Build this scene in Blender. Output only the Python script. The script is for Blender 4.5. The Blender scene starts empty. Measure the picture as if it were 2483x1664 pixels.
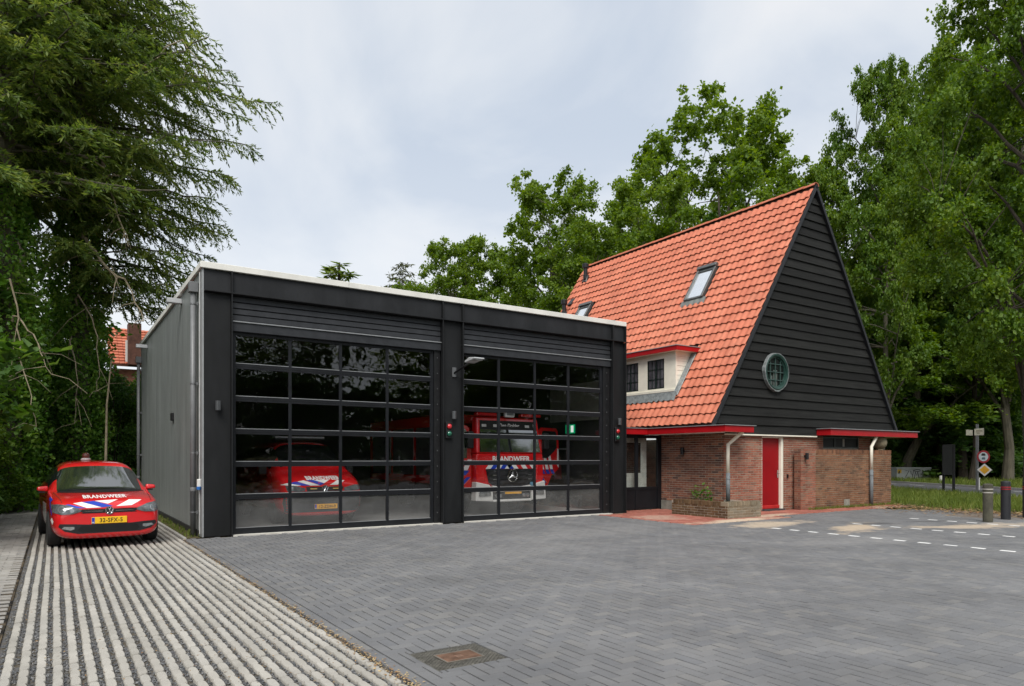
import bpy, bmesh, math, random
import numpy as np
from mathutils import Vector, Matrix, Euler
from mathutils.bvhtree import BVHTree
rad = math.radians
rng = random.Random(7)
sc = bpy.context.scene
COL = sc.collection

# ------------------------------------------------------------------ camera
cam_d = bpy.data.cameras.new('camera'); cam = bpy.data.objects.new('camera', cam_d); COL.objects.link(cam)
cam.location = (0, 0, 1.5); cam.rotation_euler = (rad(90), 0, rad(-33.4))
cam_d.sensor_width = 36; cam_d.lens = 36 * 1682 / 2483; cam_d.shift_y = 279 / 2483
cam_d.clip_start = 0.05; cam_d.clip_end = 2000
sc.camera = cam
TH = rad(33.4); RX = (math.cos(TH), -math.sin(TH)); FW = (math.sin(TH), math.cos(TH))

# ------------------------------------------------------------------ world: bright overcast sky
SUN_DIR = Vector((-0.40, -0.55, 0.86)).normalized()      # towards the sun
wd = bpy.data.worlds.new('World'); sc.world = wd; wd.use_nodes = True
nt = wd.node_tree; nt.nodes.clear()
N = nt.nodes.new; LK = nt.links.new
out = N('ShaderNodeOutputWorld'); add = N('ShaderNodeMixShader'); add.inputs[0].default_value = 0.88
bg1 = N('ShaderNodeBackground'); bg2 = N('ShaderNodeBackground')
sky = N('ShaderNodeTexSky'); sky.sky_type = 'NISHITA'; sky.sun_disc = False
sky.sun_elevation = math.asin(SUN_DIR.z); sky.sun_rotation = math.atan2(SUN_DIR.x, SUN_DIR.y)
LK(sky.outputs[0], bg1.inputs[0]); bg1.inputs[1].default_value = 0.08
tc = N('ShaderNodeTexCoord'); sep = N('ShaderNodeSeparateXYZ'); LK(tc.outputs['Generated'], sep.inputs[0])
zz = N('ShaderNodeMath'); zz.operation = 'MAXIMUM'; LK(sep.outputs[2], zz.inputs[0]); zz.inputs[1].default_value = 0.0
za = N('ShaderNodeMath'); za.operation = 'ADD'; LK(zz.outputs[0], za.inputs[0]); za.inputs[1].default_value = 0.35
dx = N('ShaderNodeMath'); dx.operation = 'DIVIDE'; LK(sep.outputs[0], dx.inputs[0]); LK(za.outputs[0], dx.inputs[1])
dy = N('ShaderNodeMath'); dy.operation = 'DIVIDE'; LK(sep.outputs[1], dy.inputs[0]); LK(za.outputs[0], dy.inputs[1])
cmb = N('ShaderNodeCombineXYZ'); LK(dx.outputs[0], cmb.inputs[0]); LK(dy.outputs[0], cmb.inputs[1])
nz = N('ShaderNodeTexNoise'); LK(cmb.outputs[0], nz.inputs['Vector'])
nz.inputs['Scale'].default_value = 1.5; nz.inputs['Detail'].default_value = 7; nz.inputs['Roughness'].default_value = 0.5; nz.inputs['Distortion'].default_value = 0.5
rp = N('ShaderNodeValToRGB'); LK(nz.outputs['Fac'], rp.inputs[0])
e = rp.color_ramp.elements
e[0].position = 0.36; e[0].color = (0.66, 0.73, 0.83, 1)
e[1].position = 0.60; e[1].color = (1.0, 1.0, 1.0, 1)
m_ = rp.color_ramp.elements.new(0.47); m_.color = (0.84, 0.88, 0.93, 1)
hz = N('ShaderNodeMapRange'); LK(sep.outputs[2], hz.inputs[0]); hz.inputs[1].default_value = 0.02; hz.inputs[2].default_value = 0.42; hz.inputs[3].default_value = 0.8; hz.inputs[4].default_value = 0.0
hm = N('ShaderNodeMix'); hm.data_type = 'RGBA'; LK(hz.outputs[0], hm.inputs[0]); LK(rp.outputs[0], hm.inputs[6]); hm.inputs[7].default_value = (0.97, 0.985, 1.0, 1)
LK(hm.outputs[2], bg2.inputs[0]); bg2.inputs[1].default_value = 0.40
LK(bg1.outputs[0], add.inputs[1]); LK(bg2.outputs[0], add.inputs[2]); LK(add.outputs[0], out.inputs[0])

sun_d = bpy.data.lights.new('sun', 'SUN'); sun = bpy.data.objects.new('sun', sun_d); COL.objects.link(sun)
sun_d.energy = 1.5; sun_d.angle = rad(32); sun_d.color = (1.0, 0.965, 0.91)
sun.rotation_euler = (-SUN_DIR).to_track_quat('-Z', 'Y').to_euler()

sc.view_settings.view_transform = 'Standard'; sc.view_settings.look = 'None'
sc.view_settings.exposure = 1.27; sc.view_settings.gamma = 1.0; sc.view_settings.use_curve_mapping = False
sc.render.engine = 'CYCLES'
cy = sc.cycles
cy.use_denoising = True
try: cy.denoiser = 'OPENIMAGEDENOISE'
except Exception: pass
cy.max_bounces = 7; cy.diffuse_bounces = 3; cy.glossy_bounces = 4; cy.transmission_bounces = 4; cy.transparent_max_bounces = 14
cy.sample_clamp_indirect = 6; cy.caustics_reflective = False; cy.caustics_refractive = False

# ------------------------------------------------------------------ materials
MATS = {}
def newmat(name):
    m = bpy.data.materials.new(name); m.use_nodes = True; m.node_tree.nodes.clear()
    return m, m.node_tree.nodes.new, m.node_tree.links.new
def mat(name, col, rough=0.6, metal=0.0, var=0.15, scale=6.0, bump=0.0, bscale=60.0, col2=None, spec=0.5, rnd=None, rvar=0.0, coat=0.0, ior=1.45, detail=4.0, stretch=None, emit=0.0):
    """principled with noise colour variation; rnd 'obj' / 'isl' gives each piece its own tone"""
    if name in MATS: return MATS[name]
    m, N, L = newmat(name)
    o = N('ShaderNodeOutputMaterial'); b = N('ShaderNodeBsdfPrincipled'); L(b.outputs[0], o.inputs[0])
    b.inputs['Roughness'].default_value = rough; b.inputs['Metallic'].default_value = metal
    b.inputs['Specular IOR Level'].default_value = spec; b.inputs['IOR'].default_value = ior
    if coat: b.inputs['Coat Weight'].default_value = coat; b.inputs['Coat Roughness'].default_value = 0.04
    tc = N('ShaderNodeTexCoord'); vec = tc.outputs['Object']
    if stretch:
        mp = N('ShaderNodeMapping'); mp.inputs['Scale'].default_value = stretch; L(vec, mp.inputs[0]); vec = mp.outputs[0]
    c = tuple(col) + (1,)
    c2 = tuple(col2) + (1,) if col2 else tuple(max(0, x * (1 - var)) for x in col) + (1,)
    c1 = c if col2 else tuple(min(1, x * (1 + var)) for x in col) + (1,)
    n = N('ShaderNodeTexNoise'); n.inputs['Scale'].default_value = scale; n.inputs['Detail'].default_value = detail; n.inputs['Roughness'].default_value = 0.62
    L(vec, n.inputs['Vector'])
    r = N('ShaderNodeValToRGB'); L(n.outputs['Fac'], r.inputs[0])
    r.color_ramp.elements[0].position = 0.32; r.color_ramp.elements[0].color = c2
    r.color_ramp.elements[1].position = 0.68; r.color_ramp.elements[1].color = c1
    colout = r.outputs[0]
    if rnd:
        if rnd == 'obj': s = N('ShaderNodeObjectInfo').outputs['Random']
        else: s = N('ShaderNodeNewGeometry').outputs['Random Per Island']
        mr = N('ShaderNodeMapRange'); L(s, mr.inputs[0]); mr.inputs[3].default_value = 1 - rvar; mr.inputs[4].default_value = 1 + rvar
        mx = N('ShaderNodeMix'); mx.data_type = 'RGBA'; mx.blend_type = 'MULTIPLY'; mx.inputs[0].default_value = 1
        L(colout, mx.inputs[6]); L(mr.outputs[0], mx.inputs[7]); colout = mx.outputs[2]
    L(colout, b.inputs['Base Color'])
    rr = N('ShaderNodeMapRange'); L(n.outputs['Fac'], rr.inputs[0]); rr.inputs[3].default_value = max(0, rough - 0.08); rr.inputs[4].default_value = min(1, rough + 0.08)
    L(rr.outputs[0], b.inputs['Roughness'])
    if bump:
        n2 = N('ShaderNodeTexNoise'); n2.inputs['Scale'].default_value = bscale; n2.inputs['Detail'].default_value = 3; L(vec, n2.inputs['Vector'])
        bp = N('ShaderNodeBump'); bp.inputs['Strength'].default_value = bump; bp.inputs['Distance'].default_value = 0.02
        L(n2.outputs['Fac'], bp.inputs['Height']); L(bp.outputs[0], b.inputs['Normal'])
    if emit:
        b.inputs['Emission Color'].default_value = c; b.inputs['Emission Strength'].default_value = emit
    MATS[name] = m
    return m
def piecemat(name, cols, rnd, rough=0.85, bump=0.4, bscale=70.0, gvar=0.25, gscale=1.5, sand=(), spec=0.3, grain=0.0):
    """pieces (bricks, tiles, pavers): ramp of tones picked per piece, large scale weathering, optional dust blobs (x,y,r)"""
    key = name + '_' + rnd
    if key in MATS: return MATS[key]
    m, N, L = newmat(key)
    o = N('ShaderNodeOutputMaterial'); b = N('ShaderNodeBsdfPrincipled'); L(b.outputs[0], o.inputs[0])
    b.inputs['Roughness'].default_value = rough; b.inputs['Specular IOR Level'].default_value = spec
    s = N('ShaderNodeObjectInfo').outputs['Random'] if rnd == 'obj' else N('ShaderNodeNewGeometry').outputs['Random Per Island']
    r = N('ShaderNodeValToRGB'); L(s, r.inputs[0])
    el = r.color_ramp.elements
    for i, c in enumerate(cols):
        p = i / (len(cols) - 1)
        if i == 0: q = el[0]
        elif i == len(cols) - 1: q = el[len(el) - 1]
        else: q = el.new(p)
        q.position = p; q.color = tuple(c) + (1,)
    geo = N('ShaderNodeNewGeometry')
    n = N('ShaderNodeTexNoise'); n.inputs['Scale'].default_value = gscale; n.inputs['Detail'].default_value = 5; n.inputs['Roughness'].default_value = 0.65
    L(geo.outputs['Position'], n.inputs['Vector'])
    mr = N('ShaderNodeMapRange'); L(n.outputs['Fac'], mr.inputs[0]); mr.inputs[1].default_value = 0.3; mr.inputs[2].default_value = 0.7
    mr.inputs[3].default_value = 1 - gvar; mr.inputs[4].default_value = 1 + gvar
    mx = N('ShaderNodeMix'); mx.data_type = 'RGBA'; mx.blend_type = 'MULTIPLY'; mx.inputs[0].default_value = 1
    L(r.outputs[0], mx.inputs[6]); L(mr.outputs[0], mx.inputs[7]); c = mx.outputs[2]
    n2 = N('ShaderNodeTexNoise'); n2.inputs['Scale'].default_value = bscale; n2.inputs['Detail'].default_value = 4; n2.inputs['Roughness'].default_value = 0.7
    L(geo.outputs['Position'], n2.inputs['Vector'])
    if grain:
        mg = N('ShaderNodeMapRange'); L(n2.outputs['Fac'], mg.inputs[0]); mg.inputs[1].default_value = 0.3; mg.inputs[2].default_value = 0.7
        mg.inputs[3].default_value = 1 - grain; mg.inputs[4].default_value = 1 + grain
        mq = N('ShaderNodeMix'); mq.data_type = 'RGBA'; mq.blend_type = 'MULTIPLY'; mq.inputs[0].default_value = 1
        L(c, mq.inputs[6]); L(mg.outputs[0], mq.inputs[7]); c = mq.outputs[2]
    for (sx, sy, rx, ry, ang, colr, amt) in sand:      # spilled sand and dust lying on the paving
        mp = N('ShaderNodeMapping'); mp.vector_type = 'TEXTURE'; mp.inputs['Location'].default_value = (sx, sy, 0); mp.inputs['Rotation'].default_value = (0, 0, ang); mp.inputs['Scale'].default_value = (rx, ry, 100)
        L(geo.outputs['Position'], mp.inputs[0])
        ln = N('ShaderNodeVectorMath'); ln.operation = 'LENGTH'; L(mp.outputs[0], ln.inputs[0])
        n3 = N('ShaderNodeTexNoise'); n3.inputs['Scale'].default_value = 1.6; n3.inputs['Detail'].default_value = 6; n3.inputs['Roughness'].default_value = 0.7; L(geo.outputs['Position'], n3.inputs['Vector'])
        a = N('ShaderNodeMath'); a.operation = 'MULTIPLY_ADD'; L(n3.outputs['Fac'], a.inputs[0]); a.inputs[1].default_value = 2.6; 
        sb = N('ShaderNodeMath'); sb.operation = 'MULTIPLY'; L(ln.outputs['Value'], sb.inputs[0]); sb.inputs[1].default_value = -1.0; L(sb.outputs[0], a.inputs[2])
        k = N('ShaderNodeMapRange'); L(a.outputs[0], k.inputs[0]); k.inputs[1].default_value = 0.42; k.inputs[2].default_value = 0.95; k.inputs[3].default_value = 0; k.inputs[4].default_value = amt
        mm = N('ShaderNodeMix'); mm.data_type = 'RGBA'; L(k.outputs[0], mm.inputs[0]); L(c, mm.inputs[6]); mm.inputs[7].default_value = tuple(colr) + (1,); c = mm.outputs[2]
    L(c, b.inputs['Base Color'])
    bp = N('ShaderNodeBump'); bp.inputs['Strength'].default_value = bump; bp.inputs['Distance'].default_value = 0.004
    L(n2.outputs['Fac'], bp.inputs['Height']); L(bp.outputs[0], b.inputs['Normal'])
    MATS[key] = m
    return m
def glass(name, tint=(0.75, 0.8, 0.78), wave=0.0, wscale=2.0, f0=0.06, rough=0.0):
    """thin pane: clear body with an angle dependent reflection that is the same from both sides, slightly wavy"""
    if name in MATS: return MATS[name]
    m, N, L = newmat(name)
    o = N('ShaderNodeOutputMaterial'); t = N('ShaderNodeBsdfTransparent'); g = N('ShaderNodeBsdfGlossy'); x = N('ShaderNodeMixShader')
    t.inputs[0].default_value = tuple(tint) + (1,); g.inputs[0].default_value = (1, 1, 1, 1); g.inputs['Roughness'].default_value = rough
    geo = N('ShaderNodeNewGeometry'); nrm = geo.outputs['Normal']
    if wave:
        tc = N('ShaderNodeTexCoord'); n = N('ShaderNodeTexNoise'); n.inputs['Scale'].default_value = wscale; n.inputs['Detail'].default_value = 2
        L(tc.outputs['Object'], n.inputs['Vector'])
        b = N('ShaderNodeBump'); b.inputs['Strength'].default_value = wave; b.inputs['Distance'].default_value = 0.05; L(n.outputs['Fac'], b.inputs['Height'])
        L(b.outputs[0], g.inputs['Normal'])
    def M(op, a, b_=None):
        q = N('ShaderNodeMath'); q.operation = op
        for i, s in enumerate((a, b_)):
            if s is None: continue
            if isinstance(s, (int, float)): q.inputs[i].default_value = s
            else: L(s, q.inputs[i])
        return q.outputs[0]
    d = N('ShaderNodeVectorMath'); d.operation = 'DOT_PRODUCT'; L(geo.outputs['Incoming'], d.inputs[0]); L(nrm, d.inputs[1])
    c = M('ABSOLUTE', d.outputs['Value']); s5 = M('POWER', M('SUBTRACT', 1.0, c), 5.0)
    f = M('ADD', M('MULTIPLY', s5, 1 - f0), f0)
    L(f, x.inputs[0]); L(t.outputs[0], x.inputs[1]); L(g.outputs[0], x.inputs[2]); L(x.outputs[0], o.inputs[0])
    MATS[name] = m
    return m
def leafmat(name, c_dark, c_mid, c_light, trans=0.35, rough=0.55, patch=0.35):
    """leaves: tone per leaf plus clump to clump differences, light shining through"""
    if name in MATS: return MATS[name]
    m, N, L = newmat(name)
    o = N('ShaderNodeOutputMaterial'); d = N('ShaderNodeBsdfPrincipled'); t = N('ShaderNodeBsdfTranslucent'); x = N('ShaderNodeMixShader')
    d.inputs['Roughness'].default_value = rough; d.inputs['Specular IOR Level'].default_value = 0.35
    geo = N('ShaderNodeNewGeometry'); tc = N('ShaderNodeTexCoord')
    n = N('ShaderNodeTexNoise'); n.inputs['Scale'].default_value = patch; n.inputs['Detail'].default_value = 3; L(tc.outputs['Object'], n.inputs['Vector'])
    mr = N('ShaderNodeMapRange'); L(n.outputs['Fac'], mr.inputs[0]); mr.inputs[1].default_value = 0.3; mr.inputs[2].default_value = 0.7
    a = N('ShaderNodeMath'); a.operation = 'MULTIPLY_ADD'; L(geo.outputs['Random Per Island'], a.inputs[0]); a.inputs[1].default_value = 0.5
    h = N('ShaderNodeMath'); h.operation = 'MULTIPLY'; L(mr.outputs[0], h.inputs[0]); h.inputs[1].default_value = 0.5; L(h.outputs[0], a.inputs[2])
    r = N('ShaderNodeValToRGB'); L(a.outputs[0], r.inputs[0])
    r.color_ramp.elements[0].position = 0.1; r.color_ramp.elements[0].color = tuple(c_dark) + (1,)
    r.color_ramp.elements[1].position = 0.95; r.color_ramp.elements[1].color = tuple(c_light) + (1,)
    q = r.color_ramp.elements.new(0.5); q.color = tuple(c_mid) + (1,)
    L(r.outputs[0], d.inputs['Base Color'])
    hs = N('ShaderNodeHueSaturation'); hs.inputs['Hue'].default_value = 0.485; hs.inputs['Saturation'].default_value = 1.15; hs.inputs['Value'].default_value = 1.5; L(r.outputs[0], hs.inputs['Color'])
    L(hs.outputs[0], t.inputs[0])
    x.inputs[0].default_value = trans; L(d.outputs[0], x.inputs[1]); L(t.outputs[0], x.inputs[2]); L(x.outputs[0], o.inputs[0])
    MATS[name] = m
    return m

# ------------------------------------------------------------------ mesh helpers
class MB:
    """collects shapes in world (or local) coordinates and links them as ONE mesh object"""
    def __init__(s): s.v = []; s.f = []; s.mi = []
    def add(s, vs, fs, mi=0):
        n = len(s.v); s.v.extend([tuple(v) for v in vs]); s.f.extend([tuple(i + n for i in f) for f in fs]); s.mi.extend([mi] * len(fs)); return s
    def box(s, x0, x1, y0, y1, z0, z1, mi=0):
        return s.add([(x0, y0, z0), (x1, y0, z0), (x1, y1, z0), (x0, y1, z0), (x0, y0, z1), (x1, y0, z1), (x1, y1, z1), (x0, y1, z1)],
                     [(0, 3, 2, 1), (4, 5, 6, 7), (0, 1, 5, 4), (1, 2, 6, 5), (2, 3, 7, 6), (3, 0, 4, 7)], mi)
    def hexa(s, p, mi=0):
        return s.add(p, [(0, 3, 2, 1), (4, 5, 6, 7), (0, 1, 5, 4), (1, 2, 6, 5), (2, 3, 7, 6), (3, 0, 4, 7)], mi)
    def prism(s, poly, vec, mi=0):
        """poly: list of 3D points (planar), extruded by vec"""
        n = len(poly); v = Vector(vec)
        a = [Vector(p) for p in poly]; b = [p + v for p in a]
        return s.add(a + b, [tuple(range(n - 1, -1, -1)), tuple(range(n, 2 * n))] + [(i, (i + 1) % n, n + (i + 1) % n, n + i) for i in range(n)], mi)
    def tube(s, pts, r, n=8, mi=0, caps=True):
        pts = [Vector(p) for p in pts]; rs = r if isinstance(r, (list, tuple)) else [r] * len(pts)
        vs = []; up = None
        for i, p in enumerate(pts):
            t = (pts[min(i + 1, len(pts) - 1)] - pts[max(i - 1, 0)]).normalized()
            if up is None:
                up = Vector((0, 0, 1)) if abs(t.z) < 0.9 else Vector((1, 0, 0))
            u = (up - t * up.dot(t))
            if u.length < 1e-4: u = t.orthogonal()
            u.normalize(); w = t.cross(u); up = u
            for k in range(n):
                a = 2 * math.pi * k / n
                vs.append(p + (u * math.cos(a) + w * math.sin(a)) * rs[i])
        fs = []
        for i in range(len(pts) - 1):
            for k in range(n):
                fs.append((i * n + k, i * n + (k + 1) % n, (i + 1) * n + (k + 1) % n, (i + 1) * n + k))
        if caps:
            fs.append(tuple(range(n - 1, -1, -1))); fs.append(tuple((len(pts) - 1) * n + k for k in range(n)))
        return s.add(vs, fs, mi)
    def lathe(s, prof, c=(0, 0, 0), axis='z', n=16, mi=0):
        """prof: (radius, height) pairs"""
        vs = []; fs = []
        for r, h in prof:
            for k in range(n):
                a = 2 * math.pi * k / n; x, y = r * math.cos(a), r * math.sin(a)
                p = (x, y, h) if axis == 'z' else ((h, x, y) if axis == 'x' else (x, h, y))
                vs.append((c[0] + p[0], c[1] + p[1], c[2] + p[2]))
        m = len(prof)
        for i in range(m - 1):
            for k in range(n):
                fs.append((i * n + k, i * n + (k + 1) % n, (i + 1) * n + (k + 1) % n, (i + 1) * n + k))
        fs.append(tuple(range(n - 1, -1, -1))); fs.append(tuple((m - 1) * n + k for k in range(n)))
        return s.add(vs, fs, mi)
    def mesh(s, name, mats):
        me = bpy.data.meshes.new(name); me.from_pydata([tuple(v) for v in s.v], [], s.f)
        for m in (mats if isinstance(mats, (list, tuple)) else [mats]): me.materials.append(m)
        if any(s.mi): me.polygons.foreach_set('material_index', s.mi)
        me.update(); fix_normals(me)
        return me
    def build(s, name, mats, parent=None, smooth=False, bevel=0.0, world=True, seg=1):
        return link(s.mesh(name, mats), name, parent, smooth, bevel, world, seg)
def fix_normals(me):
    bm = bmesh.new(); bm.from_mesh(me); bmesh.ops.recalc_face_normals(bm, faces=bm.faces); bm.to_mesh(me); bm.free()
WL = {}
def link(me, name, parent=None, smooth=False, bevel=0.0, world=True, seg=1, loc=None):
    o = bpy.data.objects.new(name, me); COL.objects.link(o)
    if smooth and me is not None:
        try: me.shade_smooth()
        except Exception: me.polygons.foreach_set('use_smooth', [True] * len(me.polygons))
    if bevel:
        b = o.modifiers.new('bevel', 'BEVEL'); b.width = bevel; b.segments = seg; b.limit_method = 'ANGLE'; b.angle_limit = rad(35)
    if loc is not None: o.location = loc
    if parent is not None:
        o.parent = parent
        if world and parent.name in WL: o.matrix_parent_inverse = Matrix.Translation(-WL[parent.name])
    return o
def thing(name, label, cat, loc=(0, 0, 0), rz=0.0, group=None):
    o = bpy.data.objects.new(name, None); COL.objects.link(o); o.empty_display_size = 0.2
    o.location = loc; o.rotation_euler = (0, 0, rz)
    WL[o.name] = Vector(loc)
    return tag(o, label, cat, group)
def tag(o, label=None, cat=None, group=None, kind=None):
    if label: o['label'] = label
    if cat: o['category'] = cat
    if group: o['group'] = group
    if kind: o['kind'] = kind
    return o
def struct(o): o['kind'] = 'structure'; return o
def stuff(o): o['kind'] = 'stuff'; return o
def bulk(name, V, F, mats, parent=None, mi=None, smooth=False, world=True):
    """fast mesh from numpy arrays: V (n,3), F (m,k) all of one size"""
    me = bpy.data.meshes.new(name); k = F.shape[1]
    me.vertices.add(len(V)); me.vertices.foreach_set('co', np.ascontiguousarray(V, dtype=np.float32).ravel())
    me.loops.add(F.size); me.loops.foreach_set('vertex_index', np.ascontiguousarray(F, dtype=np.int32).ravel())
    me.polygons.add(len(F)); me.polygons.foreach_set('loop_start', np.arange(0, F.size, k, dtype=np.int32))
    try: me.polygons.foreach_set('loop_total', np.full(len(F), k, dtype=np.int32))
    except Exception: pass
    me.polygons.foreach_set('use_smooth', np.zeros(len(F), dtype=bool))
    if mi is not None: me.polygons.foreach_set('material_index', np.asarray(mi, dtype=np.int32))
    for m in (mats if isinstance(mats, (list, tuple)) else [mats]): me.materials.append(m)
    me.update(calc_edges=True)
    return link(me, name, parent, smooth, 0, world)
def dup(root, loc, rz, label, scale=None, group=None):
    r = root.copy(); COL.objects.link(r); r.location = loc; r.rotation_euler = (0, 0, rz); r['label'] = label
    if scale: r.scale = scale
    if group: r['group'] = group
    for ch in list(root.children):
        c = ch.copy(); COL.objects.link(c); c.parent = r
        for g in list(ch.children):
            d = g.copy(); COL.objects.link(d); d.parent = c
    return r
def text_mesh(body, size, align='CENTER', xs=1.0, bold=0.0, spacing=1.0):
    cu = bpy.data.curves.new('lettering', 'FONT'); cu.body = body; cu.size = size; cu.align_x = align; cu.align_y = 'CENTER'; cu.resolution_u = 2
    cu.offset = bold; cu.space_character = spacing
    o = bpy.data.objects.new('lettering', cu); COL.objects.link(o)
    dg = bpy.context.evaluated_depsgraph_get(); me = bpy.data.meshes.new_from_object(o.evaluated_get(dg))
    bpy.data.objects.remove(o); bpy.data.curves.remove(cu)
    if xs != 1.0: me.transform(Matrix.Diagonal((xs, 1, 1, 1)))
    return me
def text_obj(body, size, M, material, parent, name='lettering', depth=0.003, xs=1.0, bold=0.0, spacing=1.0, world=True):
    """flat print lying in the XY plane, moved by matrix M"""
    me = text_mesh(body, size, xs=xs, bold=bold, spacing=spacing); me.transform(M); me.materials.clear(); me.materials.append(material)
    return link(me, name, parent, world=world)
# ================================================================== GROUND
def soilmat(name, cols, scale=1.2, bump=0.6):
    m, N, L = newmat(name)
    o = N('ShaderNodeOutputMaterial'); b = N('ShaderNodeBsdfPrincipled'); L(b.outputs[0], o.inputs[0]); b.inputs['Roughness'].default_value = 0.95; b.inputs['Specular IOR Level'].default_value = 0.15
    g = N('ShaderNodeNewGeometry'); n = N('ShaderNodeTexNoise'); n.inputs['Scale'].default_value = scale; n.inputs['Detail'].default_value = 9; n.inputs['Roughness'].default_value = 0.72
    L(g.outputs['Position'], n.inputs['Vector']); r = N('ShaderNodeValToRGB'); L(n.outputs['Fac'], r.inputs[0])
    el = r.color_ramp.elements
    for i, c in enumerate(cols):
        q = el[0] if i == 0 else (el[len(el) - 1] if i == len(cols) - 1 else el.new(0.3 + 0.4 * i / (len(cols) - 1)))
        q.position = 0.3 + 0.4 * i / (len(cols) - 1); q.color = tuple(c) + (1,)
    L(r.outputs[0], b.inputs['Base Color'])
    n2 = N('ShaderNodeTexNoise'); n2.inputs['Scale'].default_value = 45; n2.inputs['Detail'].default_value = 5; L(g.outputs['Position'], n2.inputs['Vector'])
    bp = N('ShaderNodeBump'); bp.inputs['Strength'].default_value = bump; bp.inputs['Distance'].default_value = 0.03; L(n2.outputs['Fac'], bp.inputs['Height']); L(bp.outputs[0], b.inputs['Normal'])
    MATS[name] = m
    return m
M_GROUND = soilmat('forest_floor', [(0.035, 0.045, 0.014), (0.075, 0.06, 0.03), (0.05, 0.075, 0.02), (0.10, 0.075, 0.042)])
M_SOIL = soilmat('bare_soil', [(0.05, 0.04, 0.025), (0.11, 0.085, 0.05), (0.06, 0.06, 0.025), (0.16, 0.12, 0.075)], 3.0)
M_JOINT = soilmat('joint_sand', [(0.008, 0.008, 0.008), (0.016, 0.015, 0.014), (0.13, 0.10, 0.065), (0.012, 0.012, 0.011)], 1.3)
M_BED = soilmat('gravel_bed', [(0.05, 0.052, 0.055), (0.12, 0.12, 0.125), (0.10, 0.085, 0.06), (0.07, 0.072, 0.078)], 9.0)

def sheet(name, poly, z, m, res=None):
    mb = MB(); mb.add([(x, y, z) for x, y in poly], [tuple(range(len(poly)))])
    return struct(mb.build(name, m))
sheet('ground', [(-300, -300), (300, -300), (300, 300), (-300, 300)], -0.05, M_GROUND)

def depth_of(x, y): return x * FW[0] + y * FW[1]
def lat_of(x, y): return x * RX[0] + y * RX[1]
def in_view(x, y, dmin=3.6, k=0.86):
    d = depth_of(x, y)
    return d > dmin and abs(lat_of(x, y)) < k * d + 0.6

def paver_mesh(name, lx, ly, m, j=0.0022, ch=0.0055, zc=0.005, depth=0.03, jy=None, chy=None):
    jy = j if jy is None else jy; chy = ch if chy is None else chy
    hx, hy = lx / 2 - j, ly / 2 - jy
    V = [(sx * hx, sy * hy, -depth) for sx, sy in ((-1, -1), (1, -1), (1, 1), (-1, 1))] + [(sx * hx, sy * hy, -zc) for sx, sy in ((-1, -1), (1, -1), (1, 1), (-1, 1))] + \
        [(sx * (hx - ch), sy * (hy - chy), 0) for sx, sy in ((-1, -1), (1, -1), (1, 1), (-1, 1))]
    F = [(8, 9, 10, 11)] + [(a + i, a + (i + 1) % 4, a + 4 + (i + 1) % 4, a + 4 + i) for a in (0, 4) for i in range(4)]
    me = bpy.data.meshes.new(name); me.from_pydata(V, [], F); me.materials.append(m); me.update()
    return me, np.array(V), np.array(F)
def lay(items, name, parent, mobj, mstuff, nmax=300, bulkname=None, zj=0.0016, tilt=0.006, **kw):
    """items: (cx,cy,lx,ly,z). nearest nmax become objects, the rest one mesh of kind stuff"""
    items = sorted(items, key=lambda t: t[0] ** 2 + t[1] ** 2)
    r = random.Random(len(items)); cache = {}
    VV = []; FF = []; n = 0
    for i, (cx, cy_, lx, ly, z) in enumerate(items):
        k = (round(lx, 3), round(ly, 3))
        if k not in cache: cache[k] = paver_mesh(name, lx, ly, mobj, **kw)
        me, V, F = cache[k]
        dz = r.gauss(0, zj); ax = r.gauss(0, tilt); ay = r.gauss(0, tilt); az = r.gauss(0, 0.004)
        if i < nmax:
            o = link(me, name, parent, loc=(cx, cy_, z + dz)); o.rotation_euler = (ax, ay, az)
        else:
            W = V.copy(); W[:, 2] += dz + z + V[:, 1] * ax - V[:, 0] * ay; W[:, 0] += cx; W[:, 1] += cy_
            VV.append(W); FF.append(F + n); n += len(V)
    if VV: stuff(bulk(bulkname or name + '_field', np.vstack(VV), np.vstack(FF), mstuff, parent))

SAND = [(14.4, 8.4, 1.6, 0.55, 0.35, (0.50, 0.40, 0.29), 0.85), (16.6, 7.2, 1.9, 0.5, -0.5, (0.48, 0.39, 0.29), 0.8), (13.6, 9.9, 1.9, 0.6, 0.1, (0.52, 0.42, 0.31), 0.8),
        (18.5, 6.6, 2.2, 0.6, -0.4, (0.46, 0.38, 0.29), 0.7), (9.5, 11.0, 3.2, 1.1, 0.2, (0.23, 0.225, 0.22), 0.45), (6.4, 9.2, 2.6, 1.0, 0.3, (0.22, 0.217, 0.213), 0.4), (12.4, 7.0, 2.4, 0.8, -0.3, (0.25, 0.245, 0.24), 0.4),
        (20.3, 8.2, 1.8, 1.3, 0.2, (0.17, 0.12, 0.075), 0.6), (15.6, 8.7, 1.0, 0.28, -0.3, (0.07, 0.07, 0.07), 0.7), (17.3, 8.3, 0.8, 0.22, -0.4, (0.07, 0.07, 0.07), 0.6),
        (5.0, 11.6, 0.16, 2.6, 0.05, (0.10, 0.10, 0.10), 0.30), (9.6, 11.2, 0.18, 2.8, -0.06, (0.10, 0.10, 0.10), 0.30), (11.1, 10.8, 0.18, 2.9, -0.08, (0.10, 0.10, 0.10), 0.28), (8.0, 7.2, 0.7, 0.5, 0.3, (0.09, 0.09, 0.09), 0.3), (4.0, 7.6, 0.35, 0.5, 0.3, (0.09, 0.09, 0.09), 0.35)]
GREY = [(0.138, 0.140, 0.145), (0.160, 0.161, 0.163), (0.148, 0.150, 0.155), (0.170, 0.170, 0.171), (0.144, 0.147, 0.154), (0.188, 0.185, 0.180), (0.156, 0.157, 0.160)]
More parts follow.
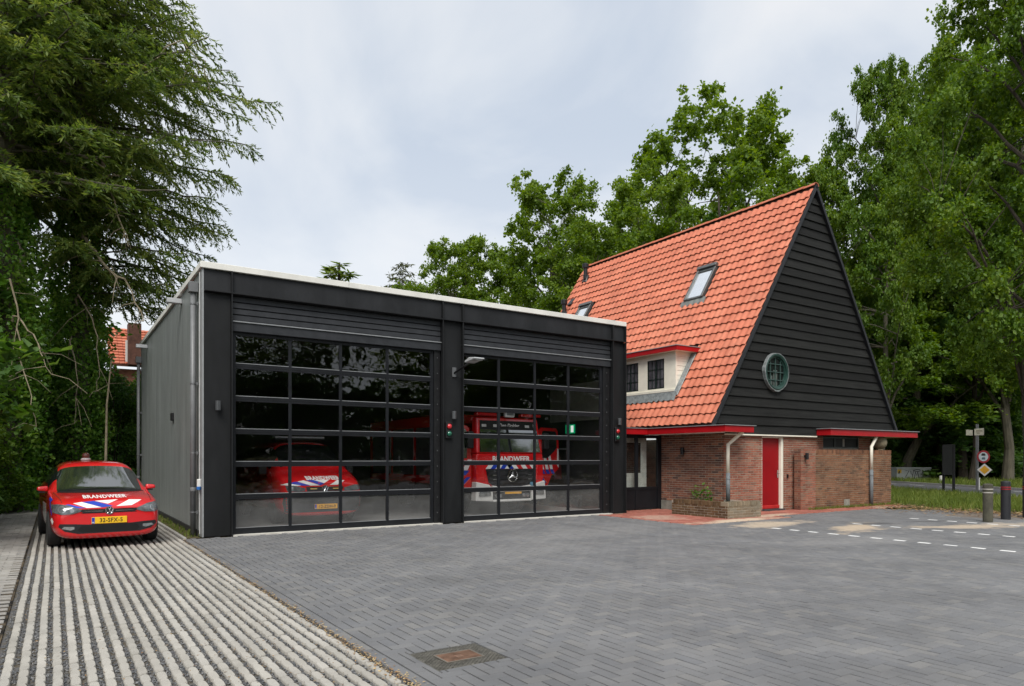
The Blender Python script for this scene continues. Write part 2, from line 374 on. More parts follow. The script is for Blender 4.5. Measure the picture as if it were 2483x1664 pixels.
mgo = piecemat('yard_paver', GREY, 'obj', rough=0.72, gvar=0.19, gscale=0.9, sand=SAND, bscale=160, grain=0.18)
mgs = piecemat('yard_paver', GREY, 'isl', rough=0.72, gvar=0.19, gscale=0.9, sand=SAND, bscale=160, grain=0.18)
yard = sheet('yard', [(1.99, -6), (24, -6), (24, 9.0), (21.4, 9.0), (20.2, 11.0), (12.0, 11.0), (12.0, 14.3), (1.99, 14.3)], -0.022, M_JOINT)
DASH = [(12.81 - 0.0 * i, 4.95 + 0.43 * i - 0.0) for i in range(11)] + [(15.31, 5.0 + 0.43 * i) for i in range(10)] + [(17.8, 5.0 + 0.43 * i) for i in range(10)]
DASH = [(2.10 + round((x - 2.10 - 0.0525) / 0.105) * 0.105 + 0.0525, y) for x, y in DASH]
def yard_ok(x, y):
    if not in_view(x, y): return False
    if x < 2.05 or x > 23.5 or y > 14.02: return False
    if x > 11.95 and y > 10.72 and x < 15.7: return False
    if x >= 15.7 and y > 11.25: return False
    if x > 17 and (x - 21.3) > (9.2 - y) * 0.35 + 0.3 * math.sin(y * 2.1): return False
    return True
HOLES = [(1.0, 2.0995, -50.0, 50.0), (2.262, 2.853, 4.367, 4.873)] + [(a - 0.0525, a + 0.0525, b - 0.105, b + 0.105) for a, b in DASH]
def cut(it):
    """a paver sawn to fit round the drain cover and the white pavers"""
    cx, cy_, lx, ly, z = it; rects = [(cx - lx / 2, cx + lx / 2, cy_ - ly / 2, cy_ + ly / 2)]
    for hx0, hx1, hy0, hy1 in HOLES:
        nr = []
        for a, b, c, d in rects:
            if b <= hx0 + 1e-4 or a >= hx1 - 1e-4 or d <= hy0 + 1e-4 or c >= hy1 - 1e-4: nr.append((a, b, c, d)); continue
            if a < hx0: nr.append((a, hx0, c, d))
            if b > hx1: nr.append((hx1, b, c, d))
            m0, m1 = max(a, hx0), min(b, hx1)
            if c < hy0: nr.append((m0, m1, c, hy0))
            if d > hy1: nr.append((m0, m1, hy1, d))
        rects = nr
    return [((a + b) / 2, (c + d) / 2, b - a, d - c, z) for a, b, c, d in rects if b - a > 0.018 and d - c > 0.018]
items = []
u = 0.105
for ix in range(-1, 206):
    for iy in range(-40, 115):
        k = (ix - iy) % 4
        x0 = 2.10 + ix * u; y0 = 2.0 + iy * u
        if k == 0: it = (x0 + u, y0 + u / 2, 2 * u, u, 0)
        elif k == 3: it = (x0 + u / 2, y0 + u, u, 2 * u, 0)
        else: continue
        if yard_ok(it[0], it[1]): items.extend(cut(it))
for j in range(60):      # edge course along the ribbed strip
    y = 2.1 + j * 0.211
    if y < 14.0 and in_view(2.045, y): items.append((2.045, y, 0.105, 0.209, 0))
lay(items, 'paver', yard, mgo, mgs, zj=0.0009, tilt=0.0026, j=0.0060, ch=0.0016, zc=0.003, jy=0.0009, chy=0.0014)
mwhite = mat('white_paver', (0.72, 0.72, 0.70), 0.7, var=0.08, scale=30)
wme, _, _ = paver_mesh('white_paver', 0.105, 0.21, mwhite)
for x, y in DASH: link(wme, 'white_paver', yard, loc=(x, y, 0.0008))

# ribbed concrete strip beside the garage
drive = sheet('driveway', [(-0.37, -4), (2.0, -4), (2.0, 25.5), (-0.37, 25.5)], -0.026, M_BED)
RIBC = [(0.335, 0.32, 0.285), (0.38, 0.362, 0.322), (0.41, 0.39, 0.35), (0.35, 0.332, 0.295), (0.39, 0.375, 0.34)]
mro = piecemat('concrete_rib', RIBC, 'obj', rough=0.9, gvar=0.14, gscale=2.5, bscale=120, grain=0.14)
mrs = piecemat('concrete_rib', RIBC, 'isl', rough=0.9, gvar=0.14, gscale=2.5, bscale=120, grain=0.14)
def rib_arrays(hw=0.0285, L=0.576, ns=3):
    prof = []
    for k in range(ns):
        for f, w in ((0.035, 0.55), (0.15, 0.98), (0.5, 1.08), (0.85, 0.98)): prof.append(((k + f) / ns * L - L / 2 + 0.002, hw * w))
    prof.append((L / 2 - 0.003, hw * 0.56))
    o = [(w, y) for y, w in prof] + [(-w, y) for y, w in reversed(prof)]
    n = len(o)
    V = [(x * 1.14, y, -0.032) for x, y in o] + [(x, y * 0.998, -0.006) for x, y in o] + [(x * 0.86, y * 0.993, 0.0) for x, y in o]
    F = [tuple(range(2 * n, 3 * n))] + [(a + i, a + (i + 1) % n, a + n + (i + 1) % n, a + n + i) for a in (0, n) for i in range(n)]
    return V, F
rv, rf = rib_arrays()
rme = bpy.data.meshes.new('concrete_rib'); rme.from_pydata(rv, [], rf); rme.materials.append(mro); rme.update()
rit = []
for k in range(23):
    x = -0.28 + 0.1 * k
    y = 3.4 - (k % 2) * 0.0
    while y < 25:
        if in_view(x, y, 4.0, 0.80): rit.append((x, y))
        y += 0.579
rit.sort(key=lambda t: t[0] ** 2 + t[1] ** 2)
mb = MB(); r_ = random.Random(3)
for i, (x, y) in enumerate(rit):
    dz = r_.gauss(0, 0.0025); ax = r_.gauss(0, 0.004); ddx = r_.gauss(0, 0.0016)
    if i < 300:
        o = link(rme, 'concrete_rib', drive, loc=(x + ddx, y, dz)); o.rotation_euler = (ax, r_.gauss(0, 0.015), r_.gauss(0, 0.004))
    else: mb.add([(a + x + ddx, b + y, c + dz) for a, b, c in rv], rf)
me = bpy.data.meshes.new('concrete_rib_field'); me.from_pydata(mb.v, [], mb.f); me.materials.append(mrs); me.update()
stuff(link(me, 'concrete_rib_field', drive))
# grey gravel between the ribs
rs = np.random.RandomState(5)
def scatter_stones(name, n, fx, smin, smax, m, parent=None, z=-0.018):
    P = np.array([fx(rs) for _ in range(n)])
    base = np.array([(1, 0, 0), (-1, 0, 0), (0, 1, 0), (0, -1, 0), (0, 0, 1), (0, 0, -1)], float)
    F0 = np.array([(0, 2, 4), (2, 1, 4), (1, 3, 4), (3, 0, 4)])
    S = rs.uniform(smin, smax, (n, 1, 1)); B = base[None] * S * rs.uniform(0.6, 1.3, (n, 6, 3))
    a = rs.uniform(0, 6.28, n); ca, sa = np.cos(a)[:, None], np.sin(a)[:, None]
    X = B[:, :, 0] * ca - B[:, :, 1] * sa; Y = B[:, :, 0] * sa + B[:, :, 1] * ca; Z = B[:, :, 2] * 0.8
    V = np.stack([X + P[:, 0:1], Y + P[:, 1:2], Z + z], 2).reshape(-1, 3)
    F = (F0[None] + 6 * np.arange(n)[:, None, None]).reshape(-1, 3)
    return stuff(bulk(name, V, F, m, parent))
GRV = [(0.045, 0.048, 0.052), (0.08, 0.084, 0.088), (0.13, 0.134, 0.138), (0.06, 0.063, 0.068), (0.22, 0.22, 0.22), (0.10, 0.095, 0.085)]
mgr = piecemat('gravel', GRV, 'isl', rough=0.8, gvar=0.2, bscale=200)
def gpos(r):
    k = r.randint(0, 24); y = 3.6 + 9.5 * r.rand() ** 1.6
    return (-0.33 + 0.1 * k + r.uniform(-0.017, 0.017), y, 0)
scatter_stones('gravel', 15000, gpos, 0.006, 0.013, mgr, drive)

# paver walk left of the ribbed strip
walk = sheet('footpath', [(-1.12, -4), (-0.37, -4), (-0.37, 25.5), (-1.12, 25.5)], -0.013, M_JOINT)
WK = [(0.25, 0.24, 0.22), (0.30, 0.285, 0.26), (0.28, 0.265, 0.24), (0.33, 0.315, 0.29), (0.27, 0.26, 0.245)]
items = []
for j in range(210):
    y = 3.5 + j * 0.105
    for i in range(-1, 4):
        x = -0.385 - 0.105 - i * 0.21 + (0.105 if j % 2 else 0)
        if -1.02 < x < -0.46 and in_view(x, y): items.append((x, y, 0.21, 0.105, 0))
lay(items, 'paver', walk, piecemat('walk_paver', WK, 'obj', rough=0.9, gvar=0.2, gscale=1.2, grain=0.2), piecemat('walk_paver', WK, 'isl', rough=0.9, gvar=0.2, gscale=1.2, grain=0.2), 250, zj=0.003, tilt=0.012, j=0.005, ch=0.008)
mkerb = mat('kerb_concrete', (0.33, 0.32, 0.295), 0.9, var=0.2, scale=8, bump=0.3)
kerb = sheet('kerb', [(-1.2, 3), (-1.09, 3), (-1.09, 25.5), (-1.2, 25.5)], -0.02, mkerb)
for j in range(22):
    mb = MB().box(-1.19, -1.10, 3 + j * 1.0 + 0.004, 4 + j * 1.0 - 0.004, -0.05, 0.02); mb.build('kerb_stone', mkerb, kerb, bevel=0.008)
wk = sheet('garage_kerb', [(1.995, 14.12), (2.07, 14.12), (2.07, 25.4), (1.995, 25.4)], -0.02, mkerb)
for j in range(11):
    MB().box(2.0, 2.06, 14.15 + j * 1.0 + 0.004, 15.15 + j * 1.0 - 0.004, -0.05, 0.012).build('kerb_stone', mkerb, wk, bevel=0.006)
sheet('soil_strip', [(2.07, 14.2), (2.34, 14.2), (2.34, 25.6), (2.07, 25.6)], -0.022, M_SOIL)
sheet('soil_border', [(-4.5, 2), (-1.2, 2), (-1.2, 27.5), (-4.5, 27.5)], -0.03, M_SOIL)

# red brick paving by the entrance
path = sheet('path', [(11.95, 10.72), (15.7, 10.72), (15.7, 11.25), (22.6, 11.25), (22.6, 12.43), (15.04, 12.43), (15.04, 14.75), (13.06, 14.75), (11.95, 14.1)], -0.0125, soilmat('red_joint', [(0.16, 0.12, 0.09), (0.24, 0.18, 0.13), (0.30, 0.23, 0.17), (0.2, 0.15, 0.11)], 2.0))
RED = [(0.26, 0.085, 0.06), (0.33, 0.12, 0.085), (0.29, 0.10, 0.075), (0.37, 0.15, 0.11), (0.24, 0.08, 0.06)]
RSAND = [(13.6, 10.9, 2.4, 0.45, 0.05, (0.52, 0.42, 0.31), 0.95), (15.8, 11.4, 1.4, 0.3, 0.1, (0.5, 0.4, 0.3), 0.7), (12.7, 12.6, 0.9, 0.9, 0.3, (0.46, 0.36, 0.28), 0.5), (21.5, 11.5, 1.4, 0.4, 0.0, (0.42, 0.34, 0.26), 0.7)]
items = []
for ix in range(0, 105):
    for iy in range(0, 42):
        k = (ix - iy) % 4
        x0 = 11.95 + ix * u; y0 = 10.72 + iy * u
        if k == 0: it = (x0 + u, y0 + u / 2, 2 * u, u, 0.002)
        elif k == 3: it = (x0 + u / 2, y0 + u, u, 2 * u, 0.002)
        else: continue
        x, y = it[0], it[1]
        if x > 22.5 or (x > 15.6 and not 11.3 < y < 12.4) or y > 14.7 or (x > 15.0 and y > 12.4): continue
        if x < 13.15 and y > 14.0: continue
        items.append(it)
lay(items, 'paver', path, piecemat('red_paver', RED, 'obj', gvar=0.2, sand=RSAND), piecemat('red_paver', RED, 'isl', gvar=0.2, sand=RSAND), 120)

# road behind the verge with painted lines
RD = Vector((0.52, 0.854, 0)); RN = Vector((0.854, -0.52, 0)); R0 = Vector((29.6, 10.0, 0))
def rp(a, b, z=0.0): p = R0 + RD * a + RN * b; return (p.x, p.y, z)
masph = mat('asphalt', (0.10, 0.10, 0.105), 0.85, var=0.2, scale=3, bump=0.3, bscale=150)
road = sheet('road', [rp(-40, 0)[:2], rp(-40, 5.2)[:2], rp(120, 5.2)[:2], rp(120, 0)[:2]], -0.02, masph)
mline = mat('road_paint', (0.68, 0.68, 0.66), 0.7, var=0.12, scale=20)
for b0 in (1.1, 3.9):
    for i in range(24):
        a = -10 + i * 2.6
        MB().add([rp(a, b0, -0.014), rp(a + 1.3, b0, -0.014), rp(a + 1.3, b0 + 0.12, -0.014), rp(a, b0 + 0.12, -0.014)], [(0, 1, 2, 3)]).build('road_marking', mline, road)
for bb in (-0.16, 5.2):
    kb = struct(MB().hexa([rp(-40, bb, -0.05), rp(120, bb, -0.05), rp(120, bb + 0.16, -0.05), rp(-40, bb + 0.16, -0.05), rp(-40, bb, 0.07), rp(120, bb, 0.07), rp(120, bb + 0.16, 0.07), rp(-40, bb + 0.16, 0.07)]).build('road_kerb', mkerb))

# grass blades
def grass(name, n, fpos, hmin, hmax, wid, m):
    P = np.array([fpos(rs) for _ in range(n)]); h = rs.uniform(hmin, hmax, n); a = rs.uniform(0, 6.28, n); le = rs.uniform(0.1, 0.7, n) * h; b = rs.uniform(0, 6.28, n)
    w = wid * rs.uniform(0.6, 1.3, n)
    dx, dy = np.cos(a) * w / 2, np.sin(a) * w / 2; z0 = np.full(n, -0.04)
    tip = np.stack([P[:, 0] + np.cos(b) * le, P[:, 1] + np.sin(b) * le, z0 + h], 1)
    mid = np.stack([P[:, 0] + np.cos(b) * le * 0.35, P[:, 1] + np.sin(b) * le * 0.35, z0 + h * 0.6], 1)
    d = np.stack([dx, dy, np.zeros(n)], 1); B = np.stack([P[:, 0], P[:, 1], z0], 1)
    V = np.stack([B - d, B + d, mid + d * 0.7, tip, mid - d * 0.7], 1).reshape(-1, 3)
    F = (np.array([[0, 1, 2, 3, 4]]) + 5 * np.arange(n)[:, None])
    return stuff(bulk(name, V, F, m))
mgrass = leafmat('grass', (0.075, 0.115, 0.016), (0.13, 0.185, 0.028), (0.25, 0.27, 0.07), 0.3, 0.6, 0.6)
def verge(r):
    while True:
        x = r.uniform(20.5, 36); y = r.uniform(2, 24)
        s = (x - R0.x) * RN.x + (y - R0.y) * RN.y
        edge = 21.6 + 0.36 * max(0, y - 9) + 0.35 * math.sin(y * 2.3) if y < 12.4 else 22.9
        if y < 9: edge = 21.6 + (9 - y) * 0.3 + 0.3 * math.sin(y * 2)
        if s < -0.2 and x > edge and not (x < 23.8 and y > 12.3) and r.rand() < min(1, 0.25 + (x - edge) * 0.5): return (x, y)
grass('grass', 34000, verge, 0.08, 0.30, 0.018, mgrass)
def far_verge(r):
    a = r.uniform(-5, 45); b = 5.4 + 10 * r.rand() ** 1.5; p = rp(a, b); return (p[0], p[1])
grass('far_grass', 16000, far_verge, 0.12, 0.4, 0.045, mgrass)
def wallfoot(r): return (r.uniform(18.2, 22.8), 12.06 - abs(r.normal(0, 0.09)))
grass('wall_foot_grass', 1300, wallfoot, 0.05, 0.15, 0.012, mgrass)
def sidefoot(r): return (2.1 + 0.22 * r.rand(), r.uniform(14.4, 24))
grass('side_weeds', 700, sidefoot, 0.04, 0.13, 0.012, mgrass)
def leftfoot(r): return (-1.25 - 1.6 * r.rand() ** 1.3, r.uniform(12, 21))
grass('border_weeds', 3500, leftfoot, 0.05, 0.2, 0.018, mgrass)
# fallen leaves and crumbs
def litter(name, n, fpos, s, cols, z=0.006):
    P = np.array([fpos(rs) for _ in range(n)]); a = rs.uniform(0, 6.28, n); q = s * rs.uniform(0.5, 1.3, n)
    c, si = np.cos(a), np.sin(a); zz_ = z + rs.uniform(0, 0.006, n)
    def pt(u_, v_, dz): return np.stack([P[:, 0] + (u_ * c - v_ * si) * q, P[:, 1] + (u_ * si + v_ * c) * q, zz_ + dz * q * rs.uniform(0, 1, n)], 1)
    V = np.stack([pt(-1, 0, 0.1), pt(0, -0.45, 0.3), pt(1, 0, 0.4), pt(0, 0.45, 0.2)], 1).reshape(-1, 3)
    F = np.array([[0, 1, 2, 3]]) + 4 * np.arange(n)[:, None]
    return stuff(bulk(name, V, F, piecemat(name, cols, 'isl', rough=0.8)))
LIT = [(0.16, 0.075, 0.03), (0.25, 0.14, 0.06), (0.33, 0.22, 0.10), (0.12, 0.06, 0.03), (0.40, 0.30, 0.15)]
def l1(r):
    y = r.uniform(5.5, 12.0); return (21.2 + abs(9 - y) * 0.2 + r.normal(-0.1, 0.75), y)
def l2(r):
    y = 3.8 + 10.2 * r.rand() ** 1.5; return (1.97 + r.normal(0, 0.035), y)
def l3(r): return (-0.3 + 2.25 * r.rand() ** 0.7, 3.8 + 9 * r.rand() ** 1.5)
def l4(r): return (-1.25 - 1.5 * r.rand(), r.uniform(12, 24))
litter('fallen_leaves', 2300, l1, 0.05, LIT, 0.012)
litter('leaf_crumbs', 1500, l2, 0.013, [(0.40, 0.28, 0.13), (0.5, 0.38, 0.2), (0.3, 0.17, 0.07), (0.22, 0.12, 0.05)], 0.003)
litter('strip_crumbs', 1100, l3, 0.012, LIT, -0.006)
litter('border_leaves', 700, l4, 0.04, LIT, 0.0)
def l5(r): return (2 + 13 * r.rand(), 3 + 10 * r.rand())
litter('yard_specks', 420, l5, 0.009, [(0.02, 0.02, 0.02), (0.06, 0.05, 0.04), (0.4, 0.36, 0.3), (0.03, 0.03, 0.03)], 0.002)
# ================================================================== FIRE STATION GARAGE
M_STEEL = mat('anthracite_steel', (0.012, 0.0128, 0.0138), 0.55, spec=0.3, var=0.22, scale=3.0, bump=0.12, bscale=420, stretch=(1, 1, 0.35))
M_FRAME = mat('door_frame_coating', (0.011, 0.012, 0.0145), 0.42, var=0.15, scale=5, spec=0.35)
M_SLAT = mat('header_coating', (0.030, 0.032, 0.036), 0.45, spec=0.35, var=0.18, scale=5, bump=0.1, bscale=300)
M_COPING = mat('pale_coping', (0.74, 0.73, 0.68), 0.55, var=0.1, scale=2)
M_PANEL = mat('grey_panel', (0.19, 0.205, 0.20), 0.42, var=0.2, scale=3.5, stretch=(1, 1, 0.12), metal=0.0, detail=7.0)
M_GALV = mat('galvanised', (0.22, 0.225, 0.23), 0.4, metal=0.5, var=0.15, scale=10)
M_PIPE = mat('grey_pipe', (0.17, 0.175, 0.18), 0.4, var=0.12, scale=6)
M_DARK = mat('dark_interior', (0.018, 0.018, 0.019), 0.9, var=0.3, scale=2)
M_FLOORIN = mat('garage_floor', (0.34, 0.34, 0.33), 0.35, var=0.2, scale=1.5)
M_BLACK = mat('black_plastic', (0.012, 0.012, 0.013), 0.4, var=0.2, scale=8)
GX0, GX1, GY, GB, GT = 2.34, 13.05, 14.19, 25.4, 5.22
garage = thing('fire_station', 'dark grey steel fire station garage with two large glazed doors and a flat roof', 'garage', (GX0, GY, 0))
P = lambda mb, name, m, **k: mb.build(name, m, garage, **k)
# floor, roof, back and right wall
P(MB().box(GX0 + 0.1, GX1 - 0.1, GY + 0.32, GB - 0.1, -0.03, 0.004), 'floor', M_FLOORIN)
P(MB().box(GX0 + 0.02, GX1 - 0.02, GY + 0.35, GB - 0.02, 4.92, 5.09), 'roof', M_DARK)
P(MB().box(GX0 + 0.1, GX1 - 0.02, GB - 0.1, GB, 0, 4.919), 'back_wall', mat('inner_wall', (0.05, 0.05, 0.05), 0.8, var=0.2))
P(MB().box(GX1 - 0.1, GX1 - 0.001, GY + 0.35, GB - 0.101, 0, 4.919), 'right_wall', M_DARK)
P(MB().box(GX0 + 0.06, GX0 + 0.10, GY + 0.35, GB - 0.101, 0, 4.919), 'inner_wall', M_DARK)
# coping: long pale pieces butted end to end, with thin joints
xs = [GX0 - 0.05, 5.2, 8.2, 10.9, GX1 + 0.03]
for a, b in zip(xs[:-1], xs[1:]):
    P(MB().box(a + 0.002, b - 0.002, GY - 0.06, GY + 0.34, 5.10, 5.22), 'coping', M_COPING, bevel=0.006)
ys = [GY + 0.345, 17.2, 20.2, 23.0, GB + 0.05]
for a, b in zip(ys[:-1], ys[1:]):
    P(MB().box(GX0 - 0.05, GX0 + 0.28, a + 0.002, b - 0.002, 5.10, 5.215), 'coping', M_COPING, bevel=0.006)
    P(MB().box(GX1 - 0.3, GX1 + 0.03, a + 0.002, b - 0.002, 5.10, 5.215), 'coping', M_COPING)
# columns: web plate with projecting flanges
def column(x0, x1, fl):
    c = P(MB().box(x0, x1, GY, GY + 0.30, 0, 4.655), 'column', M_STEEL, bevel=0.004)
    for x in fl:
        link(MB().box(x - 0.011, x + 0.011, GY - 0.10, GY - 0.002, 0.0, 4.655).mesh('flange', M_STEEL), 'flange', c, bevel=0.003)
column(2.36, 2.84, [2.852]); column(7.43, 7.93, [7.42, 7.942]); column(12.58, 13.04, [12.57, 13.03])
# corner trim
P(MB().box(2.325, 2.358, GY - 0.015, GY + 0.3, 0, 5.099), 'corner_trim', mat('zinc_trim', (0.33, 0.34, 0.345), 0.4, metal=0.3, var=0.1))
# beam with bottom flange and stiffeners
beam = P(MB().box(2.36, 13.04, GY, GY + 0.30, 4.66, 5.099), 'beam', mat('beam_steel', (0.020, 0.021, 0.023), 0.5, var=0.25, scale=2.5, spec=0.3, stretch=(1, 1, 0.4)), bevel=0.004)
link(MB().box(2.36, 13.045, GY - 0.10, GY - 0.002, 4.662, 4.686).mesh('flange', M_STEEL), 'flange', beam, bevel=0.003)
for x in (2.852, 7.42, 7.942, 12.57, 13.03):
    link(MB().box(x - 0.011, x + 0.011, GY - 0.098, GY - 0.002, 4.688, 5.097).mesh('stiffener', M_STEEL), 'stiffener', beam, bevel=0.003)
# sectional doors and the ribbed header above each
def painted_reflection(src):
    """lowest panes: the same glass with the grey mirrored paving painted in as a patchy diffuse film"""
    m = src.copy(); m.name = 'reflection_film_pane'; nt = m.node_tree; o = [n for n in nt.nodes if n.type == 'OUTPUT_MATERIAL'][0]; s = o.inputs[0].links[0].from_socket
    d = nt.nodes.new('ShaderNodeBsdfDiffuse'); d.inputs[0].default_value = (0.30, 0.30, 0.29, 1); x = nt.nodes.new('ShaderNodeMixShader')  # diffuse grey stands in for the paving reflected in the glass
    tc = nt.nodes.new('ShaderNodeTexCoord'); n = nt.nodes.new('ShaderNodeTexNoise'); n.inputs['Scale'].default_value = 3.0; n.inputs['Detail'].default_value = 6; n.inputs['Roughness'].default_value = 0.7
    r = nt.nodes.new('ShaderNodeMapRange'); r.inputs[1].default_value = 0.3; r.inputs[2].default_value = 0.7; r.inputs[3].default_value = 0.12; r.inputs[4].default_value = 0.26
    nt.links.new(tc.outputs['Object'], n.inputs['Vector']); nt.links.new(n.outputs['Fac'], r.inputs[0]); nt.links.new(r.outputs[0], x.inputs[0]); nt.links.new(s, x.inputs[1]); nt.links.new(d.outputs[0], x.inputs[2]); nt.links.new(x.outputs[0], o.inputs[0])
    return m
M_PANE = glass('acrylic_pane', (0.99, 0.99, 0.99), wave=0.24, wscale=2.3, f0=0.075)
M_PANE2 = painted_reflection(M_PANE)
M_EDGE = mat('pane_edge', (0.33, 0.34, 0.35), 0.35, metal=0.4, var=0.1)
M_WHITE = mat('white_enamel', (0.75, 0.74, 0.71), 0.5, var=0.06)
def header(x0, x1):
    h = P(MB().box(x0, x1, GY + 0.06, GY + 0.28, 4.17, 4.655), 'door_header', M_SLAT)
    z = 4.172
    while z < 4.62:
        top = min(4.65, z + 0.118)
        link(MB().prism([(x0 + 0.002, GY + 0.058, z), (x0 + 0.002, GY + 0.028, z + 0.012), (x0 + 0.002, GY + 0.034, top - 0.012), (x0 + 0.002, GY + 0.058, top)], (x1 - x0 - 0.004, 0, 0)).mesh('slat', M_SLAT), 'slat', h)
        z += 0.12
    link(MB().box(x0, x1, GY - 0.02, GY + 0.057, 4.142, 4.164).mesh('drip_edge', M_EDGE), 'drip_edge', h)
    link(MB().box(x0, x1, GY + 0.005, GY + 0.25, 3.965, 4.140).mesh('lintel_plate', M_SLAT), 'lintel_plate', h, bevel=0.004)
header(2.865, 7.407); header(7.955, 12.557)
ROWS = [(0.13, 0.69), (0.79, 1.33), (1.43, 1.97), (2.07, 2.61), (2.71, 3.25), (3.35, 3.90)]
def door(x0, x1, cols):
    y0, y1 = GY + 0.075, GY + 0.12
    mb = MB()
    zs = [0.012] + [v for r in ROWS for v in r] + [3.96]
    for i in range(0, len(zs), 2): mb.box(x0, x1, y0, y1, zs[i], zs[i + 1])
    xx = [x0] + [v for c in cols for v in c] + [x1]
    for z0, z1 in ROWS:
        for i in range(0, len(xx), 2): mb.box(xx[i], xx[i + 1], y0 + 0.001, y1 - 0.001, z0, z1)
    d = P(mb, 'sectional_door', M_FRAME)
    for ri, (z0, z1) in enumerate(ROWS):
        if ri: link(MB().box(x0, x1, y0 - 0.004, y0 - 0.0005, z0 - 0.055, z0 - 0.047).mesh('section_joint', M_BLACK), 'section_joint', d)
        for a, b in cols:
            # thick clear pane, its own mesh so that the waviness differs
            cx, cz = (a + b) / 2, (z0 + z1) / 2; hx, hz = (b - a) / 2, (z1 - z0) / 2
            nx, nz_ = 9, 6; V = []; rr = random.Random(int(a * 77 + z0 * 991)); t1, t2 = rr.uniform(-0.010, 0.010), rr.uniform(-0.008, 0.012); bul = rr.uniform(0.001, 0.007)
            for j in range(nz_ + 1):
                for i in range(nx + 1):
                    uu, vv = 2 * i / nx - 1, 2 * j / nz_ - 1
                    V.append((cx + uu * hx, y0 + 0.022 - bul * (1 - uu ** 4) * (1 - vv ** 4) + t1 * uu * 0.3 + t2 * vv * 0.3, cz + vv * hz))
            F = [(j * (nx + 1) + i, j * (nx + 1) + i + 1, (j + 1) * (nx + 1) + i + 1, (j + 1) * (nx + 1) + i) for j in range(nz_) for i in range(nx)]
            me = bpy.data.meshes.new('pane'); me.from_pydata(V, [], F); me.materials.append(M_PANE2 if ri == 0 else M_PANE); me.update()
            link(me, 'pane', d, smooth=True)
            link(MB().box(a, b, y0 - 0.006, y0 + 0.012, z0, z0 + 0.012).mesh('glazing_bead', M_EDGE), 'glazing_bead', d)
    return d
door(2.88, 7.25, [(2.95, 3.97), (4.03, 5.03), (5.09, 6.09), (6.15, 7.17)])
door(7.96, 12.33, [(8.02, 8.99), (9.06, 10.07), (10.13, 11.13), (11.20, 12.23)])
# guide rails beside the doors, with bolts
for x0, x1 in ((7.26, 7.405), (12.34, 12.555), (2.866, 2.879)):
    g = P(MB().box(x0, x1, GY + 0.045, GY + 0.2, 0, 3.96), 'door_guide', M_BLACK, bevel=0.004)
    if x1 - x0 > 0.05:
        mb = MB()
        for k in range(11): mb.lathe([(0.011, GY + 0.037), (0.011, GY + 0.045)], ((x0 + x1) / 2, 0, 0.25 + k * 0.355), 'y', 8)
        stuff(link(mb.mesh('bolts', M_GALV), 'bolts', g))
P(MB().box(2.87, 7.40, GY - 0.09, GY + 0.3, -0.02, 0.011), 'threshold', mat('pale_concrete', (0.55, 0.53, 0.48), 0.8, var=0.1))
P(MB().box(7.96, 12.55, GY - 0.09, GY + 0.3, -0.02, 0.011), 'threshold', MATS['pale_concrete'])
# left side: vertical ribbed panels
py = GY + 0.302; k = 0
while py < GB - 0.05:
    w = min(1.0, GB - py); n = 10; V = []; 
    prof = []
    for i in range(n):
        y0 = py + w * i / n; y1 = py + w * (i + 1) / n
        prof += [(GX0 + (0.012 if i == 0 else 0.006), y0 + 0.003), (GX0, y0 + 0.011), (GX0, y1 - 0.008)]
    prof += [(GX0 + 0.012, py + w - 0.001)]
    V = [(x, y, 0.10) for x, y in prof] + [(x, y, 5.095) for x, y in prof]; m_ = len(prof)
    V += [(GX0 + 0.055, py + w - 0.001, 0.10), (GX0 + 0.055, py + 0.001, 0.10), (GX0 + 0.055, py + w - 0.001, 5.095), (GX0 + 0.055, py + 0.001, 5.095)]
    F = [(i, i + 1, m_ + i + 1, m_ + i) for i in range(m_ - 1)] + [(2 * m_, 2 * m_ + 1, 2 * m_ + 3, 2 * m_ + 2)]
    me = bpy.data.meshes.new('wall_panel'); me.from_pydata(V, [], F); me.materials.append(M_PANEL); me.update(); fix_normals(me)
    link(me, 'wall_panel', garage); py += w
P(MB().box(GX0 - 0.025, GX0 + 0.05, GY + 0.31, GB, -0.03, 0.098), 'plinth', mat('black_base', (0.02, 0.02, 0.02), 0.7))
# downpipes with hopper heads
def downpipe(y, ztop):
    o = P(MB().tube([(GX0 - 0.09, y, 0.0), (GX0 - 0.09, y, ztop)], 0.05, 12), 'downpipe', M_PIPE, smooth=True)
    link(MB().box(GX0 - 0.17, GX0 - 0.008, y - 0.09, y + 0.09, ztop, ztop + 0.20).mesh('hopper', M_PIPE), 'hopper', o, bevel=0.008)
    for z in (0.45, 1.6, 2.95, ztop - 0.22):
        mb = MB().lathe([(0.057, z - 0.012), (0.057, z + 0.012)], (GX0 - 0.09, y, 0), 'z', 12)
        mb.box(GX0 - 0.045, GX0 - 0.008, y - 0.1, y - 0.085, z - 0.03, z + 0.03); mb.box(GX0 - 0.06, GX0 - 0.02, y - 0.09, y - 0.06, z - 0.008, z + 0.008)
        link(mb.mesh('pipe_bracket', M_GALV), 'pipe_bracket', o)
    link(MB().lathe([(0.054, 0.85), (0.056, 0.86), (0.056, 0.92), (0.051, 0.93)], (GX0 - 0.09, y, 0), 'z', 12).mesh('pipe_collar', M_PIPE), 'pipe_collar', o, smooth=True)
downpipe(GY + 0.50, 4.72); downpipe(25.2, 4.55)
for y, z in ((16.8, 4.90), (23.6, 4.82)):
    P(MB().box(GX0 - 0.30, GX0 - 0.001, y - 0.07, y + 0.07, z, z + 0.10), 'overflow_spout', mat('pale_spout', (0.5, 0.51, 0.52), 0.4, metal=0.2), bevel=0.004)
P(MB().box(GX0 - 0.06, GX0 - 0.001, 17.95, 18.13, 2.38, 2.56), 'vent_box', M_BLACK, bevel=0.006)
